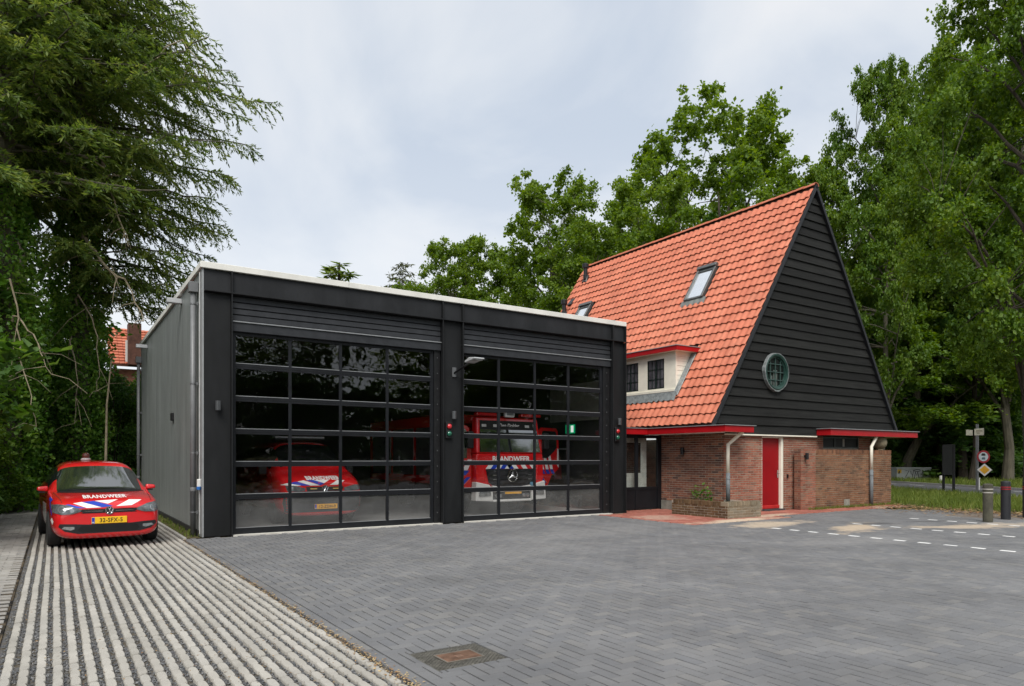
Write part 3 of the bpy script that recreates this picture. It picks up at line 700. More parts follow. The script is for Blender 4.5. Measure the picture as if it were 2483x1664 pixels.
# power socket with cable on the corner
ps = thing('power_socket', 'white wall socket with a blue lid hanging on a thin cable beside the front downpipe', 'socket', (2.30, 14.30, 1.0))
MB().box(2.26, 2.324, 14.26, 14.34, 0.95, 1.10).build('housing', M_WHITE, ps, bevel=0.01)
MB().lathe([(0.035, 0.90), (0.04, 0.955)], (2.285, 14.27, 0), 'z', 10).build('lid', mat('blue_plastic', (0.03, 0.16, 0.5), 0.4), ps)
MB().tube([(2.31, 14.33, 1.1), (2.312, 14.34, 3.0), (2.312, 14.34, 5.05)], 0.009, 6).build('cable', mat('pale_cable', (0.55, 0.55, 0.54), 0.5), ps)
MB().tube([(2.31, 14.33, 0.96), (2.312, 14.34, 0.05)], 0.009, 6).build('cable', MATS['pale_cable'], ps)
# lamps on the columns
def wall_lamp(x, y, z, label, m=None):
    t = thing('wall_lamp', label, 'wall lamp', (x, y, z), group='small cylinder lamps on the walls')
    MB().lathe([(0.046, z - 0.09), (0.05, z - 0.085), (0.05, z + 0.085), (0.046, z + 0.09)], (x, y - 0.085, 0), 'z', 14).build('shade', m or mat('lamp_grey', (0.10, 0.105, 0.11), 0.35, metal=0.4), t, smooth=False)
    MB().box(x - 0.02, x + 0.02, y - 0.045, y - 0.001, z - 0.03, z + 0.03).build('bracket', M_BLACK, t)
    return t
wall_lamp(2.60, GY, 2.50, 'small grey cylinder lamp on the left dark column of the garage')
wall_lamp(7.70, GY, 2.49, 'small grey cylinder lamp above the red light on the middle column')
wall_lamp(12.80, GY, 2.49, 'small grey cylinder lamp above the red light on the right column')
def signal(x, z, label):
    t = thing('signal_light', label, 'signal light', (x, GY, z), group='red and green door signals')
    MB().box(x - 0.085, x + 0.085, GY - 0.07, GY - 0.001, z - 0.19, z + 0.19).build('housing', M_BLACK, t, bevel=0.01)
    for dz, m, nm in ((0.085, mat('red_lens', (0.5, 0.012, 0.018), 0.12, coat=1), 'red_lens'), (-0.085, mat('green_lens', (0.0, 0.11, 0.06), 0.12, coat=1), 'green_lens')):
        MB().lathe([(0.002, GY - 0.118), (0.035, GY - 0.110), (0.058, GY - 0.092), (0.066, GY - 0.07)], (x, 0, z + dz), 'y', 16).build(nm, m, t, smooth=True)
        MB().tube([(x + 0.078 * math.cos(a), GY - 0.10 - 0.0 * a, z + dz + 0.078 * math.sin(a)) for a in [math.pi * i / 8 for i in range(9)]], 0.006, 5).build('visor', M_BLACK, t)
signal(7.585, 2.145, 'red over green signal light on the middle column between the doors')
signal(12.75, 2.14, 'red over green signal light on the column right of the fire engine')
fl = thing('floodlight', 'grey flat floodlight on an arm fixed to the middle column', 'floodlight', (7.74, GY, 3.5))
M_HEAD = mat('lamp_silver', (0.55, 0.56, 0.56), 0.35, metal=0.2)
MB().box(7.69, 7.79, GY - 0.03, GY - 0.001, 3.38, 3.60).build('wall_plate', mat('lamp_grey2', (0.14, 0.145, 0.15), 0.4, metal=0.3), fl, bevel=0.004)
MB().tube([(7.74, GY - 0.02, 3.47), (7.82, GY - 0.35, 3.60), (7.86, GY - 0.52, 3.66)], 0.025, 8).build('arm', M_BLACK, fl, smooth=True)
MB().prism([(7.74, GY - 0.50, 3.655), (7.74, GY - 0.50, 3.70), (7.74, GY - 0.68, 3.76), (7.74, GY - 0.95, 3.73), (7.74, GY - 0.95, 3.70)], (0.26, 0, 0)).build('lamp_head', M_HEAD, fl, bevel=0.01)
MB().box(7.77, 7.97, GY - 0.92, GY - 0.66, 3.678, 3.686).build('lamp_glass', mat('lamp_glass', (0.6, 0.6, 0.58), 0.15), fl)
# lit emergency exit sign inside and a pale panel on the right wall
ex = thing('exit_sign', 'lit green emergency exit sign with a running figure inside the right bay', 'exit sign', (12.92, 16.4, 2.36))
MB().box(12.90, 12.93, 16.2, 16.62, 2.24, 2.50).build('panel', mat('exit_green', (0.0, 0.42, 0.16), 0.4, emit=0.22), ex)
mw = mat('exit_white', (0.9, 0.95, 0.9), 0.4, emit=0.3)
MB().box(12.895, 12.899, 16.24, 16.36, 2.27, 2.47).build('door_mark', mw, ex)
MB().prism([(12.896, 16.42, 2.36), (12.896, 16.50, 2.30), (12.896, 16.50, 2.42)], (-0.004, 0, 0)).build('arrow', mw, ex)
MB().tube([(12.893, 16.54, 2.44), (12.893, 16.55, 2.38), (12.893, 16.52, 2.29)], 0.012, 6).build('figure', mw, ex)
P(MB().box(12.90, 12.94, 15.0, 17.4, 2.6, 3.7), 'inner_panel', mat('pale_board', (0.16, 0.165, 0.14), 0.7))
rk = thing('coat_rack', 'dark red fire jackets hanging on a rack at the inner right wall', 'coat rack', (12.7, 17.6, 0))
MB().box(12.6, 12.93, 16.6, 18.9, 1.75, 1.80).build('shelf', M_GALV, rk)
mj = mat('jacket', (0.10, 0.012, 0.015), 0.8)
for i in range(5):
    y = 16.8 + i * 0.45
    MB().hexa([(12.62, y, 0.85), (12.92, y, 0.85), (12.92, y + 0.38, 0.85), (12.62, y + 0.38, 0.85), (12.70, y + 0.08, 1.7), (12.90, y + 0.08, 1.7), (12.90, y + 0.3, 1.7), (12.70, y + 0.3, 1.7)]).build('jacket', mj, rk, bevel=0.04, seg=2)
    MB().box(12.605, 12.62, y + 0.02, y + 0.36, 0.98, 1.03).build('reflective_band', mat('reflective', (0.6, 0.6, 0.5), 0.4), rk)
# ================================================================== BRICK HOUSE WITH STEEP TILED ROOF
EX, EZ, SL = 14.44, 2.42, 1.591          # eave point and slope of the left roof plane
AX, AZ = 18.99, 9.66
YF, YB = 12.30, 23.05                    # gable front, far verge
SLEN = math.hypot(AX - EX, AZ - EZ)
UX, UZ = (AX - EX) / SLEN, (AZ - EZ) / SLEN
house = thing('brick_house', 'brick house with a steep orange tiled roof and a black boarded gable', 'house', (15.04, 12.43, 0))
H_ = lambda mb, name, m, **k: mb.build(name, m, house, **k)
def rpt(s, y, h=0.0): return (EX + UX * s - UZ * h, y, EZ + UZ * s + UX * h)
M_MORTAR = mat('mortar', (0.36, 0.32, 0.26), 0.95, var=0.2, scale=5, bump=0.3)
M_MORTARD = mat('dark_mortar', (0.28, 0.24, 0.17), 0.95, var=0.25, scale=5, bump=0.3)
PINK = [(0.27, 0.090, 0.055), (0.33, 0.125, 0.08), (0.23, 0.078, 0.05), (0.36, 0.165, 0.11), (0.29, 0.105, 0.065), (0.28, 0.17, 0.12), (0.19, 0.075, 0.05)]
SHADE_TINTED = [(0.16, 0.06, 0.042), (0.24, 0.095, 0.06), (0.28, 0.12, 0.075), (0.13, 0.07, 0.055), (0.33, 0.15, 0.09), (0.20, 0.08, 0.055), (0.10, 0.06, 0.05)]  # same bricks as the front, canopy shade put into their tones
BROWN = [(0.16, 0.072, 0.040), (0.23, 0.108, 0.058), (0.20, 0.092, 0.05), (0.27, 0.138, 0.075), (0.12, 0.062, 0.038), (0.24, 0.108, 0.06), (0.18, 0.10, 0.06)]
DARK_PLANTER = [(0.10, 0.06, 0.03), (0.15, 0.09, 0.045), (0.085, 0.055, 0.03), (0.18, 0.115, 0.06), (0.12, 0.08, 0.04)]
def bmat(key, cols): return piecemat(key, cols, 'obj', gvar=0.3, gscale=1.1, bump=0.6, bscale=90, grain=0.15), piecemat(key, cols, 'isl', gvar=0.3, gscale=1.1, bump=0.6, bscale=90, grain=0.15)
BRK = {}
def brick_box(lx, h, m):
    k = (round(lx, 3), h, m.name)
    if k not in BRK:
        V = [(-lx / 2, 0.018, -h / 2), (lx / 2, 0.018, -h / 2), (lx / 2, 0.018, h / 2), (-lx / 2, 0.018, h / 2), (-lx / 2 + 0.001, -0.006, -h / 2 + 0.001), (lx / 2 - 0.001, -0.006, -h / 2 + 0.001), (lx / 2 - 0.001, -0.006, h / 2 - 0.001), (-lx / 2 + 0.001, -0.006, h / 2 - 0.001)]
        F = [(4, 5, 6, 7), (0, 1, 5, 4), (1, 2, 6, 5), (2, 3, 7, 6), (3, 0, 4, 7)]
        me = bpy.data.meshes.new('brick'); me.from_pydata(V, [], F); me.materials.append(m); me.update()
        BRK[k] = (me, np.array(V), np.array(F))
    return BRK[k]
def brick_list(org, rz, length, z0, z1, skip=None, L=0.21, h=0.05, ch=0.0635, j=0.0135, seed=1):
    """bricks of one wall face: local x along the wall, outward normal -y, turned by rz about org"""
    r = random.Random(seed); c, s = math.cos(rz), math.sin(rz); res = []
    nrow = int(round((z1 - z0) / ch))
    for k in range(nrow):
        z = z0 + (k + 0.5) * ch; x = 0.0
        off = [0.0, 0.5, 0.0, 0.5][k % 4] * (L + j) + (0.25 if k % 4 >= 2 else 0) * (L + j) * 0
        x = -off
        while x < length - 0.02:
            segs = [(max(0, x), min(length, x + L))]
            for (ha, hb, hz0, hz1) in (skip or ()):
                if hz0 - 0.02 < z < hz1 + 0.02: segs = [q for (a, b) in segs for q in ((a, min(b, ha)), (max(a, hb), b))]
            for a, b in segs:
                if b - a > 0.025:
                    cx = (a + b) / 2
                    res.append((org[0] + c * cx, org[1] + s * cx, z, rz, round(b - a, 2), r.gauss(0, 0.0015)))
            x += L + j
    return res
def put_bricks(lst, parent, key, cols, nobj, h=0.05):
    mo, ms = bmat(key, cols)
    lst = sorted(lst, key=lambda t: t[0] ** 2 + t[1] ** 2 + (t[2] - 1.5) ** 2)
    VV, FF, n = [], [], 0
    for i, (x, y, z, rz, lx, p) in enumerate(lst):
        me, V, F = brick_box(lx, h, mo)
        c, s = math.cos(rz), math.sin(rz)
        ox, oy = s * p, -c * p
        if i < nobj:
            o = link(me, 'brick', parent, loc=(x + ox, y + oy, z)); o.rotation_euler = (0, 0, rz)
        else:
            W = np.stack([V[:, 0] * c - V[:, 1] * s + x + ox, V[:, 0] * s + V[:, 1] * c + y + oy, V[:, 2] + z], 1)
            VV.append(W); FF.append(F + n); n += 8
    if VV: stuff(bulk('brickwork', np.vstack(VV), np.vstack(FF), ms, parent))
# --- walls (mortar core with real bricks on it)
W_F = H_(MB().box(15.05, 16.63, 12.44, 12.70, 0, 2.16).box(17.61, 19.57, 12.44, 12.70, 0, 2.16).box(19.57, 21.51, 12.44, 12.70, 0, 1.80).box(21.51, 22.2, 12.44, 12.70, 0, 2.16).box(16.63, 17.61, 12.44, 12.70, 2.10, 2.16), 'wall', M_MORTAR)
W_S = H_(MB().box(15.05, 15.30, 12.705, 14.76, 0, 2.20), 'wall', M_MORTAR)
H_(MB().box(22.0, 22.19, 12.705, YB - 0.1, 0, 2.30).box(15.05, 15.28, 16.9, YB - 0.1, 0, 2.3), 'wall', M_MORTARD)
H_(MB().box(15.05, 22.0, YB - 0.4, YB - 0.1, 0, 2.3), 'wall', M_MORTARD)
skipF = ((1.59, 2.575, -1, 2.115), (4.52, 6.48, 1.80, 2.3))
put_bricks(brick_list((15.04, 12.44), 0, 7.16, 0, 2.15, skipF, seed=2), W_F, 'pale_red_brick', PINK, 190)
put_bricks(brick_list((15.05, 14.76), -math.pi / 2, 2.32, 0.26, 2.2, seed=3), W_S, 'shade_tinted_brick', SHADE_TINTED, 110)
H_(MB().box(15.02, 15.049, 12.6, 14.74, 0, 0.255), 'plinth', mat('grey_plinth', (0.24, 0.235, 0.2), 0.95, var=0.3, scale=4, bump=0.5))
# white wash stain on the side wall is lime bloom lying on the bricks
# --- gable boards
M_BOARD = mat('black_board', (0.010, 0.0103, 0.0095), 0.75, var=0.6, scale=2.2, bump=0.6, bscale=26, stretch=(0.5, 1, 9), rnd='obj', rvar=0.5, spec=0.35, detail=8.0)
H_(MB().prism([(EX + 0.35, 12.40, 2.20), (2 * AX - EX - 0.35, 12.40, 2.20), (AX, 12.40, AZ - 0.45)], (0, 0.25, 0)), 'gable_wall', MATS['black_plastic'])
z = 2.165; bi = 0; rb = random.Random(12)
while z < AZ - 0.42:
    z1 = min(z + 0.272, AZ - 0.36); dz = rb.uniform(-0.004, 0.004)
    def xl(zz): return EX + 0.075 + max(0.0, (zz - EZ)) / SL
    a0, a1 = xl(z), xl(z1); b0, b1 = 2 * AX - a0, 2 * AX - a1
    if a1 >= b1: break
    if z < 2.3: a0 = a1 = 15.05; b0 = b1 = 22.6
    yo = 12.345 + rb.uniform(-0.003, 0.003)
    H_(MB().hexa([(a0, yo, z + dz), (b0, yo, z + dz), (b0, 12.398, z + dz), (a0, 12.398, z + dz), (a1, yo + 0.040, z1), (b1, yo + 0.040, z1), (b1, 12.399, z1), (a1, 12.399, z1)]), 'board', M_BOARD)
    z += 0.257; bi += 1
H_(MB().box(15.04, 19.1, 12.335, 12.43, 2.125, 2.160), 'trim_board', mat('cream_paint', (0.84, 0.80, 0.68), 0.55, var=0.06, scale=4))
M_CREAM = MATS['cream_paint']
M_BARGE = mat('barge_board', (0.016, 0.017, 0.020), 0.5, var=0.2)
for sgn in (1, -1):
    def q(s, h, y): p = rpt(s, y, h); return (p[0] if sgn > 0 else 2 * AX - p[0], p[1], p[2])
    H_(MB().hexa([q(-0.12, -0.075, YF - 0.03), q(SLEN - 0.05, -0.075, YF - 0.03), q(SLEN - 0.05, -0.075, YF + 0.02), q(-0.12, -0.075, YF + 0.02), q(-0.12, 0.02, YF - 0.03), q(SLEN + (0.0 if sgn > 0 else -0.0), 0.02, YF - 0.03), q(SLEN, 0.02, YF + 0.02), q(-0.12, 0.02, YF + 0.02)]), 'barge_board', M_BARGE)
# roof slabs under the tiles
M_SLAB = mat('roof_underlay', (0.10, 0.045, 0.03), 0.9)
H_(MB().hexa([rpt(-0.02, YF + 0.021, -0.07), rpt(SLEN - 0.1, YF + 0.021, -0.07), rpt(SLEN - 0.1, YB, -0.07), rpt(-0.02, YB, -0.07), rpt(-0.02, YF + 0.021, -0.005), rpt(SLEN, YF + 0.021, -0.005), rpt(SLEN, YB, -0.005), rpt(-0.02, YB, -0.005)]), 'roof', M_SLAB)
mir = lambda p: (2 * AX - p[0], p[1], p[2])
H_(MB().hexa([mir(p) for p in [rpt(-0.02, YF + 0.021, -0.07), rpt(SLEN - 0.1, YF + 0.021, -0.07), rpt(SLEN - 0.1, YB, -0.07), rpt(-0.02, YB, -0.07), rpt(-0.02, YF + 0.03, 0.015), rpt(SLEN, YF + 0.03, 0.015), rpt(SLEN, YB, 0.015), rpt(-0.02, YB, 0.015)]]), 'roof', MATS['barge_board'])
H_(MB().hexa([mir(p) for p in [rpt(0.0, YF + 0.12, 0.018), rpt(SLEN, YF + 0.12, 0.018), rpt(SLEN, YB, 0.018), rpt(0.0, YB, 0.018), rpt(0.0, YF + 0.12, 0.05), rpt(SLEN, YF + 0.12, 0.05), rpt(SLEN, YB, 0.05), rpt(0.0, YB, 0.05)]]), 'tile_covering', mat('right_roof_tiles', (0.42, 0.14, 0.08), 0.8, var=0.2, scale=3))
# tiles
TW, TE, TL = 0.2235, 0.322, 0.37
prof = [(0.0, 0.020), (0.09, 0.008), (0.20, 0.002), (0.34, 0.005), (0.47, 0.022), (0.57, 0.036), (0.70, 0.041), (0.86, 0.036), (1.02, 0.018)]
V = []
for (uu, hh) in prof: V.append(((uu - 0.5) * TW, 0.0, hh + 0.050))
for (uu, hh) in prof: V.append(((uu - 0.5) * TW, TL, hh + 0.004))
for (uu, hh) in prof: V.append(((uu - 0.5) * TW, 0.006, hh + 0.034))
np_ = len(prof)
F = [(i, i + 1, np_ + i + 1, np_ + i) for i in range(np_ - 1)] + [(2 * np_ + i, 2 * np_ + i + 1, i + 1, i) for i in range(np_ - 1)] + [(2 * np_, 0, np_, np_), (np_ - 1, 3 * np_ - 1, 2 * np_ - 1, 2 * np_ - 1)]
F = [tuple(dict.fromkeys(f)) for f in F]
ORG = [(0.51, 0.158, 0.090), (0.54, 0.173, 0.101), (0.49, 0.147, 0.083), (0.56, 0.192, 0.114), (0.52, 0.163, 0.094), (0.465, 0.138, 0.080)]
mto = piecemat('roof_tile', ORG, 'obj', rough=0.65, gvar=0.16, gscale=1.6, bump=0.25, bscale=60, grain=0.06); mts = piecemat('roof_tile', ORG, 'isl', rough=0.65, gvar=0.16, gscale=1.6, bump=0.25, bscale=60, grain=0.06)
tme = bpy.data.meshes.new('roof_tile'); tme.from_pydata(V, [], F); tme.materials.append(mto); tme.update()
TV = np.array(V)
RM = Matrix(((0, UX, -UZ, 0), (-1, 0, 0, 0), (0, UZ, UX, 0), (0, 0, 0, 1)))
tiles = []
nrows = int((SLEN - 0.03) / TE); ncol = int((YB - YF - 0.02) / TW)
for rI in range(nrows + 1):
    s = -0.03 + rI * TE
    if s + TL > SLEN + 0.12: break
    for cI in range(ncol):
        y = YF + 0.02 + (cI + 0.5) * TW
        x = EX + UX * (s + 0.16)
        if 14.03 < y < 18.3 and 14.93 < x < 15.93: continue
        if 14.80 < y < 15.62 and 16.98 < x < 17.68: continue
        if 20.9 < y < 21.7 and 17.05 < x < 17.64: continue
        tiles.append((s, y))
tiles.sort(key=lambda t: (Vector(rpt(t[0], t[1])) - Vector((0, 0, 1.5))).length)
troof = [o for o in house.children if o.name.startswith('roof')][0]
rt = random.Random(4); mb = MB(); VV = []
Fnp = F
for i, (s, y) in enumerate(tiles):
    M = Matrix.Translation(rpt(s + rt.gauss(0, 0.003), y, rt.gauss(0, 0.0015))) @ RM @ Matrix.Rotation(rt.gauss(0, 0.006), 4, 'Z')
    if i < 300:
        o = link(tme, 'roof_tile', troof); o.matrix_local = M
    else:
        mb.add([M @ Vector(v) for v in V], Fnp)
me = bpy.data.meshes.new('roof_tile_field'); me.from_pydata([tuple(v) for v in mb.v], [], mb.f); me.materials.append(mts); me.update(); stuff(link(me, 'roof_tile_field', troof))
# ridge tiles
rid = MB(); nR = 29; rl = (YB - YF + 0.02) / nR; Vr = []
for j, rr in ((0, 0.125), (1, 0.105)):
    for k in range(9):
        a = math.pi * k / 8; Vr.append((math.cos(a) * rr, (0 if j == 0 else rl + 0.03), math.sin(a) * rr * 0.8 - 0.02))
for k in range(9):
    a = math.pi * k / 8; Vr.append((math.cos(a) * 0.10, 0.002, math.sin(a) * 0.10 * 0.8 - 0.02))
Fr = [(k, k + 1, 9 + k + 1, 9 + k) for k in range(8)] + [(18 + k, 18 + k + 1, k + 1, k) for k in range(8)]
rme_ = bpy.data.meshes.new('ridge_tile'); rme_.from_pydata(Vr, [], Fr); rme_.materials.append(mto); rme_.update(); fix_normals(rme_)
for j in range(nR): link(rme_, 'ridge_tile', house, loc=(AX, YF - 0.02 + j * rl, AZ - 0.01 + rt.gauss(0, 0.003)))
# --- round window
OC = (17.09, 3.94); OR = 0.515
ow = H_(MB(), 'round_window', M_DARK) if False else None
M_GREEN = mat('green_frame', (0.018, 0.05, 0.04), 0.35, var=0.25, scale=6)
prof = [(OR, 12.40), (OR, 12.27), (OR - 0.03, 12.255), (OR - 0.07, 12.27), (OR - 0.075, 12.31), (OR - 0.11, 12.315), (OR - 0.115, 12.345)]
vs, fs = [], []; n = 40
for r_1, yy in prof:
    for k in range(n): a = 2 * math.pi * k / n; vs.append((OC[0] + r_1 * math.cos(a), yy, OC[1] + r_1 * math.sin(a)))
for i in range(len(prof) - 1):
    for k in range(n): fs.append((i * n + k, i * n + (k + 1) % n, (i + 1) * n + (k + 1) % n, (i + 1) * n + k))
mb = MB(); mb.add(vs, fs); ow = H_(mb, 'round_window', M_GREEN)
vs, fs = [], []; rL = random.Random(9)
wob = [rL.uniform(0, 0.012) + (0.025 if k in (19, 20, 29, 30, 31) else 0) for k in range(n)]
for r_1, yy in ((0.0, 12.352), (0.0, 12.258), (0.014, 12.262), (0.02, 12.352)):
    for k in range(n): a = 2 * math.pi * k / n; R = OR + 0.003 + r_1 + (wob[k] if r_1 > 0 else 0); vs.append((OC[0] + R * math.cos(a), yy, OC[1] + R * math.sin(a)))
for i in range(3):
    for k in range(n): fs.append((i * n + k, i * n + (k + 1) % n, (i + 1) * n + (k + 1) % n, (i + 1) * n + k))
mb = MB(); mb.add(vs, fs); link(mb.mesh('lead_rim', mat('lead', (0.24, 0.26, 0.26), 0.5, metal=0.3, var=0.3, scale=12, bump=0.4)), 'lead_rim', ow)
mb = MB(); RI = OR - 0.115
for d in (-0.225, 0.0, 0.225):
    hh = math.sqrt(RI * RI - d * d)
    mb.box(OC[0] + d - 0.011, OC[0] + d + 0.011, 12.322, 12.346, OC[1] - hh, OC[1] + hh); 
for d in (-0.225, 0.0, 0.225):
    hh = math.sqrt(RI * RI - d * d); mb.box(OC[0] - hh, OC[0] + hh, 12.320, 12.3215 + 0.022, OC[1] + d - 0.011, OC[1] + d + 0.011)
link(mb.mesh('glazing_bars', mat('green_bars', (0.03, 0.065, 0.055), 0.35, var=0.2)), 'glazing_bars', ow)
M_HGL = mat('house_glass', (0.012, 0.016, 0.016), 0.03, var=0.4, scale=1.0, spec=0.5)
M_DGL = mat('curtained_glass', (0.14, 0.135, 0.15), 0.05, col2=(0.03, 0.03, 0.036), scale=3.0, stretch=(1, 3, 0.6))
mb = MB(); mb.add([(OC[0] + RI * math.cos(2 * math.pi * k / n), 12.349, OC[1] + RI * math.sin(2 * math.pi * k / n)) for k in range(n)], [tuple(range(n))]); link(mb.mesh('pane', mat('round_pane', (0.010, 0.014, 0.013), 0.06, var=0.4, scale=1.5, spec=0.22)), 'pane', ow)
mb = MB().add([(16.84, 12.3485, 3.56), (16.98, 12.3485, 3.52), (16.98, 12.3485, 3.82), (16.90, 12.3485, 3.86)], [(0, 1, 2, 3)]).add([(17.02, 12.3485, 3.51), (17.20, 12.3485, 3.51), (17.20, 12.3485, 4.0), (17.02, 12.3485, 4.0)], [(0, 1, 2, 3)])
link(mb.mesh('curtain', mat('pale_curtain', (0.085, 0.10, 0.09), 0.6)), 'curtain', ow)
# --- dormer
DX, DY0, DY1, DZ0, DZ1 = 15.03, 14.17, 18.2, 3.475, 4.60
dorm = H_(MB().box(DX, DX + 0.06, DY0, 14.63, DZ0, DZ1).box(DX, DX + 0.06, 14.63, 15.33, DZ0, 3.565).box(DX, DX + 0.06, 14.63, 15.33, 4.44, DZ1).box(DX, DX + 0.06, 15.33, 15.72, DZ0, DZ1).box(DX, DX + 0.06, 15.72, 16.42, DZ0, 3.565).box(DX, DX + 0.06, 15.72, 16.42, 4.44, DZ1).box(DX, DX + 0.06, 16.42, DY1, DZ0, DZ1), 'dormer', M_CREAM)
zz_ = DZ0 + 0.06; 
for k in range(8):      # boarded cheek
    z0, z1 = DZ0 + 0.03 + k * 0.138, min(DZ1, DZ0 + 0.03 + (k + 1) * 0.138 - 0.004)
    x0 = EX + (z0 - EZ) / SL - 0.01; x1 = EX + (z1 - EZ) / SL - 0.01
    link(MB().hexa([(DX + 0.062, DY0 + 0.01, z0), (max(x0, DX + 0.09), DY0 + 0.01, z0), (max(x0, DX + 0.09), DY0 + 0.05, z0), (DX + 0.062, DY0 + 0.05, z0), (DX + 0.062, DY0 + 0.018, z1), (max(x1, DX + 0.1), DY0 + 0.018, z1), (max(x1, DX + 0.1), DY0 + 0.05, z1), (DX + 0.062, DY0 + 0.05, z1)]).mesh('board', M_CREAM), 'board', dorm)
M_RED = mat('red_fascia', (0.37, 0.006, 0.010), 0.45, var=0.12, scale=3, spec=0.3)
M_EDGEZ = mat('zinc_edge', (0.36, 0.37, 0.38), 0.4, metal=0.4, var=0.15)
link(MB().box(DX - 0.20, DX - 0.165, DY0 - 0.22, DY1 + 0.1, DZ1 + 0.002, DZ1 + 0.13).mesh('fascia', M_RED), 'fascia', dorm)
link(MB().box(DX - 0.164, DX + 0.97, DY0 - 0.22, DY0 - 0.185, DZ1 + 0.002, DZ1 + 0.13).mesh('fascia', M_RED), 'fascia', dorm)
link(MB().box(DX - 0.22, DX + 1.0, DY0 - 0.24, DY1 + 0.1, DZ1 + 0.132, DZ1 + 0.152).mesh('roof_edge', M_EDGEZ), 'roof_edge', dorm)
link(MB().box(DX - 0.163, DX + 0.95, DY0 - 0.184, DY1 + 0.1, DZ1 + 0.003, DZ1 + 0.03).mesh('soffit', M_CREAM), 'soffit', dorm)
link(MB().box(DX - 0.03, DX - 0.001, DY0 - 0.01, DY1, DZ0 - 0.03, DZ0 + 0.035).mesh('sill', M_CREAM), 'sill', dorm)
def dwin(y0, y1, z0=3.565, z1=4.44):
    mb = MB(); x0, x1 = DX + 0.012, DX + 0.045; f = 0.035
    mb.box(x0, x1, y0, y0 + f, z0, z1).box(x0, x1, y1 - f, y1, z0, z1).box(x0, x1, y0 + f, y1 - f, z0, z0 + f).box(x0, x1, y0 + f, y1 - f, z1 - f, z1)
    mb.box(x0 - 0.006, x1 + 0.002, (y0 + y1) / 2 - 0.02, (y0 + y1) / 2 + 0.02, z0 + f, z1 - f)
    for yy in (y0 + (y1 - y0) * 0.27, y0 + (y1 - y0) * 0.73): mb.box(x0 + 0.003, x1 - 0.004, yy - 0.009, yy + 0.009, z0 + f, z1 - f)
    for zz in (z0 + (z1 - z0) / 3, z0 + (z1 - z0) * 2 / 3): mb.box(x0 + 0.004, x1 - 0.005, y0 + f, y1 - f, zz - 0.009, zz + 0.009)
    link(mb.mesh('window', mat('dark_green_frame', (0.01, 0.02, 0.016), 0.35)), 'window', dorm)
    link(MB().box(DX + 0.030, DX + 0.034, y0 + 0.01, y1 - 0.01, z0 + 0.01, z1 - 0.01).mesh('pane', M_DGL), 'pane', dorm)
dwin(14.63, 15.33); dwin(15.72, 16.42)
# lead flashing round the dormer, dressed over the tiles
M_LEAD = MATS['lead']
def sof(x): return (x - EX) / UX
mb = MB(); nn = 40; vs = []; fs = []
for i in range(nn + 1):
    y = DY0 - 0.12 + (DY1 - DY0) * i / nn; w = 0.022 * math.sin(y * 28)
    vs += [rpt(sof(DX) - 0.005, y, 0.13), rpt(sof(DX) - 0.12, y, 0.095 + w), rpt(sof(DX) - 0.27 + 0.02 * math.sin(y * 28), y, 0.075 + w)]
for i in range(nn):
    a = 3 * i; fs += [(a, a + 3, a + 4, a + 1), (a + 1, a + 4, a + 5, a + 2)]
mb.add(vs, fs); H_(mb, 'lead_flashing', M_LEAD, smooth=True)
s0, s1 = sof(DX) - 0.1, sof(DX) + (DZ1 - DZ0) / UZ + 0.25
mb = MB().hexa([rpt(s0, DY0 - 0.17, 0.06), rpt(s1, DY0 - 0.17, 0.06), rpt(s1, DY0 + 0.0, 0.06), rpt(s0, DY0 + 0.0, 0.06), rpt(s0, DY0 - 0.17, 0.085), rpt(s1, DY0 - 0.17, 0.085), rpt(s1, DY0 + 0.0, 0.11), rpt(s0, DY0 + 0.0, 0.11)])
H_(mb, 'lead_flashing', M_LEAD, bevel=0.01)
# --- skylights
M_SKF = mat('skylight_frame', (0.10, 0.105, 0.105), 0.4, metal=0.4, var=0.2)
def skylight(y0, y1, x0, x1):
    s0, s1 = sof(x0), sof(x1); h0, h1 = 0.03, 0.15
    mb = MB(); f = 0.075
    def bar(sa, sb, ya, yb, ha, hb): mb.hexa([rpt(sa, ya, ha), rpt(sb, ya, ha), rpt(sb, yb, ha), rpt(sa, yb, ha), rpt(sa, ya, hb), rpt(sb, ya, hb), rpt(sb, yb, hb), rpt(sa, yb, hb)])
    bar(s0, s1 - 0.002, y0, y0 + f, h0, h1); bar(s0, s1 - 0.002, y1 - f, y1, h0, h1); bar(s0 + 0.001, s0 + f, y0 + f, y1 - f, h0, h1 - 0.03); bar(s1, s1 + 0.13, y0 - 0.01, y1 + 0.01, h0, h1 + 0.04); bar(s1 - 0.10, s1 - 0.003, y0 + f, y1 - f, h0, h1 - 0.02)
    sk = H_(mb, 'skylight', M_SKF, bevel=0.006)
    g = MB().hexa([rpt(s0 + f, y0 + f, 0.07), rpt(s1 - 0.1, y0 + f, 0.07), rpt(s1 - 0.1, y1 - f, 0.07), rpt(s0 + f, y1 - f, 0.07), rpt(s0 + f, y0 + f, 0.10), rpt(s1 - 0.1, y0 + f, 0.10), rpt(s1 - 0.1, y1 - f, 0.10), rpt(s0 + f, y1 - f, 0.10)])
    link(g.mesh('pane', mat('skylight_pane', (0.80, 0.83, 0.86), 0.04, var=0.03, metal=0.75)), 'pane', sk)
    ap = MB(); vs = []; fs = []
    for i in range(25):
        y = y0 - 0.12 + (y1 - y0 + 0.24) * i / 24; w = 0.016 * math.sin(y * 28)
        vs += [rpt(s0 + 0.02, y, 0.08), rpt(s0 - 0.20 + 0.02 * math.sin(y * 28), y, 0.06 + w)]
    for i in range(24): fs.append((2 * i, 2 * i + 2, 2 * i + 3, 2 * i + 1))
    ap.add(vs, fs); link(ap.mesh('apron', mat('grey_apron', (0.18, 0.19, 0.18), 0.7, var=0.2)), 'apron', sk, smooth=True)
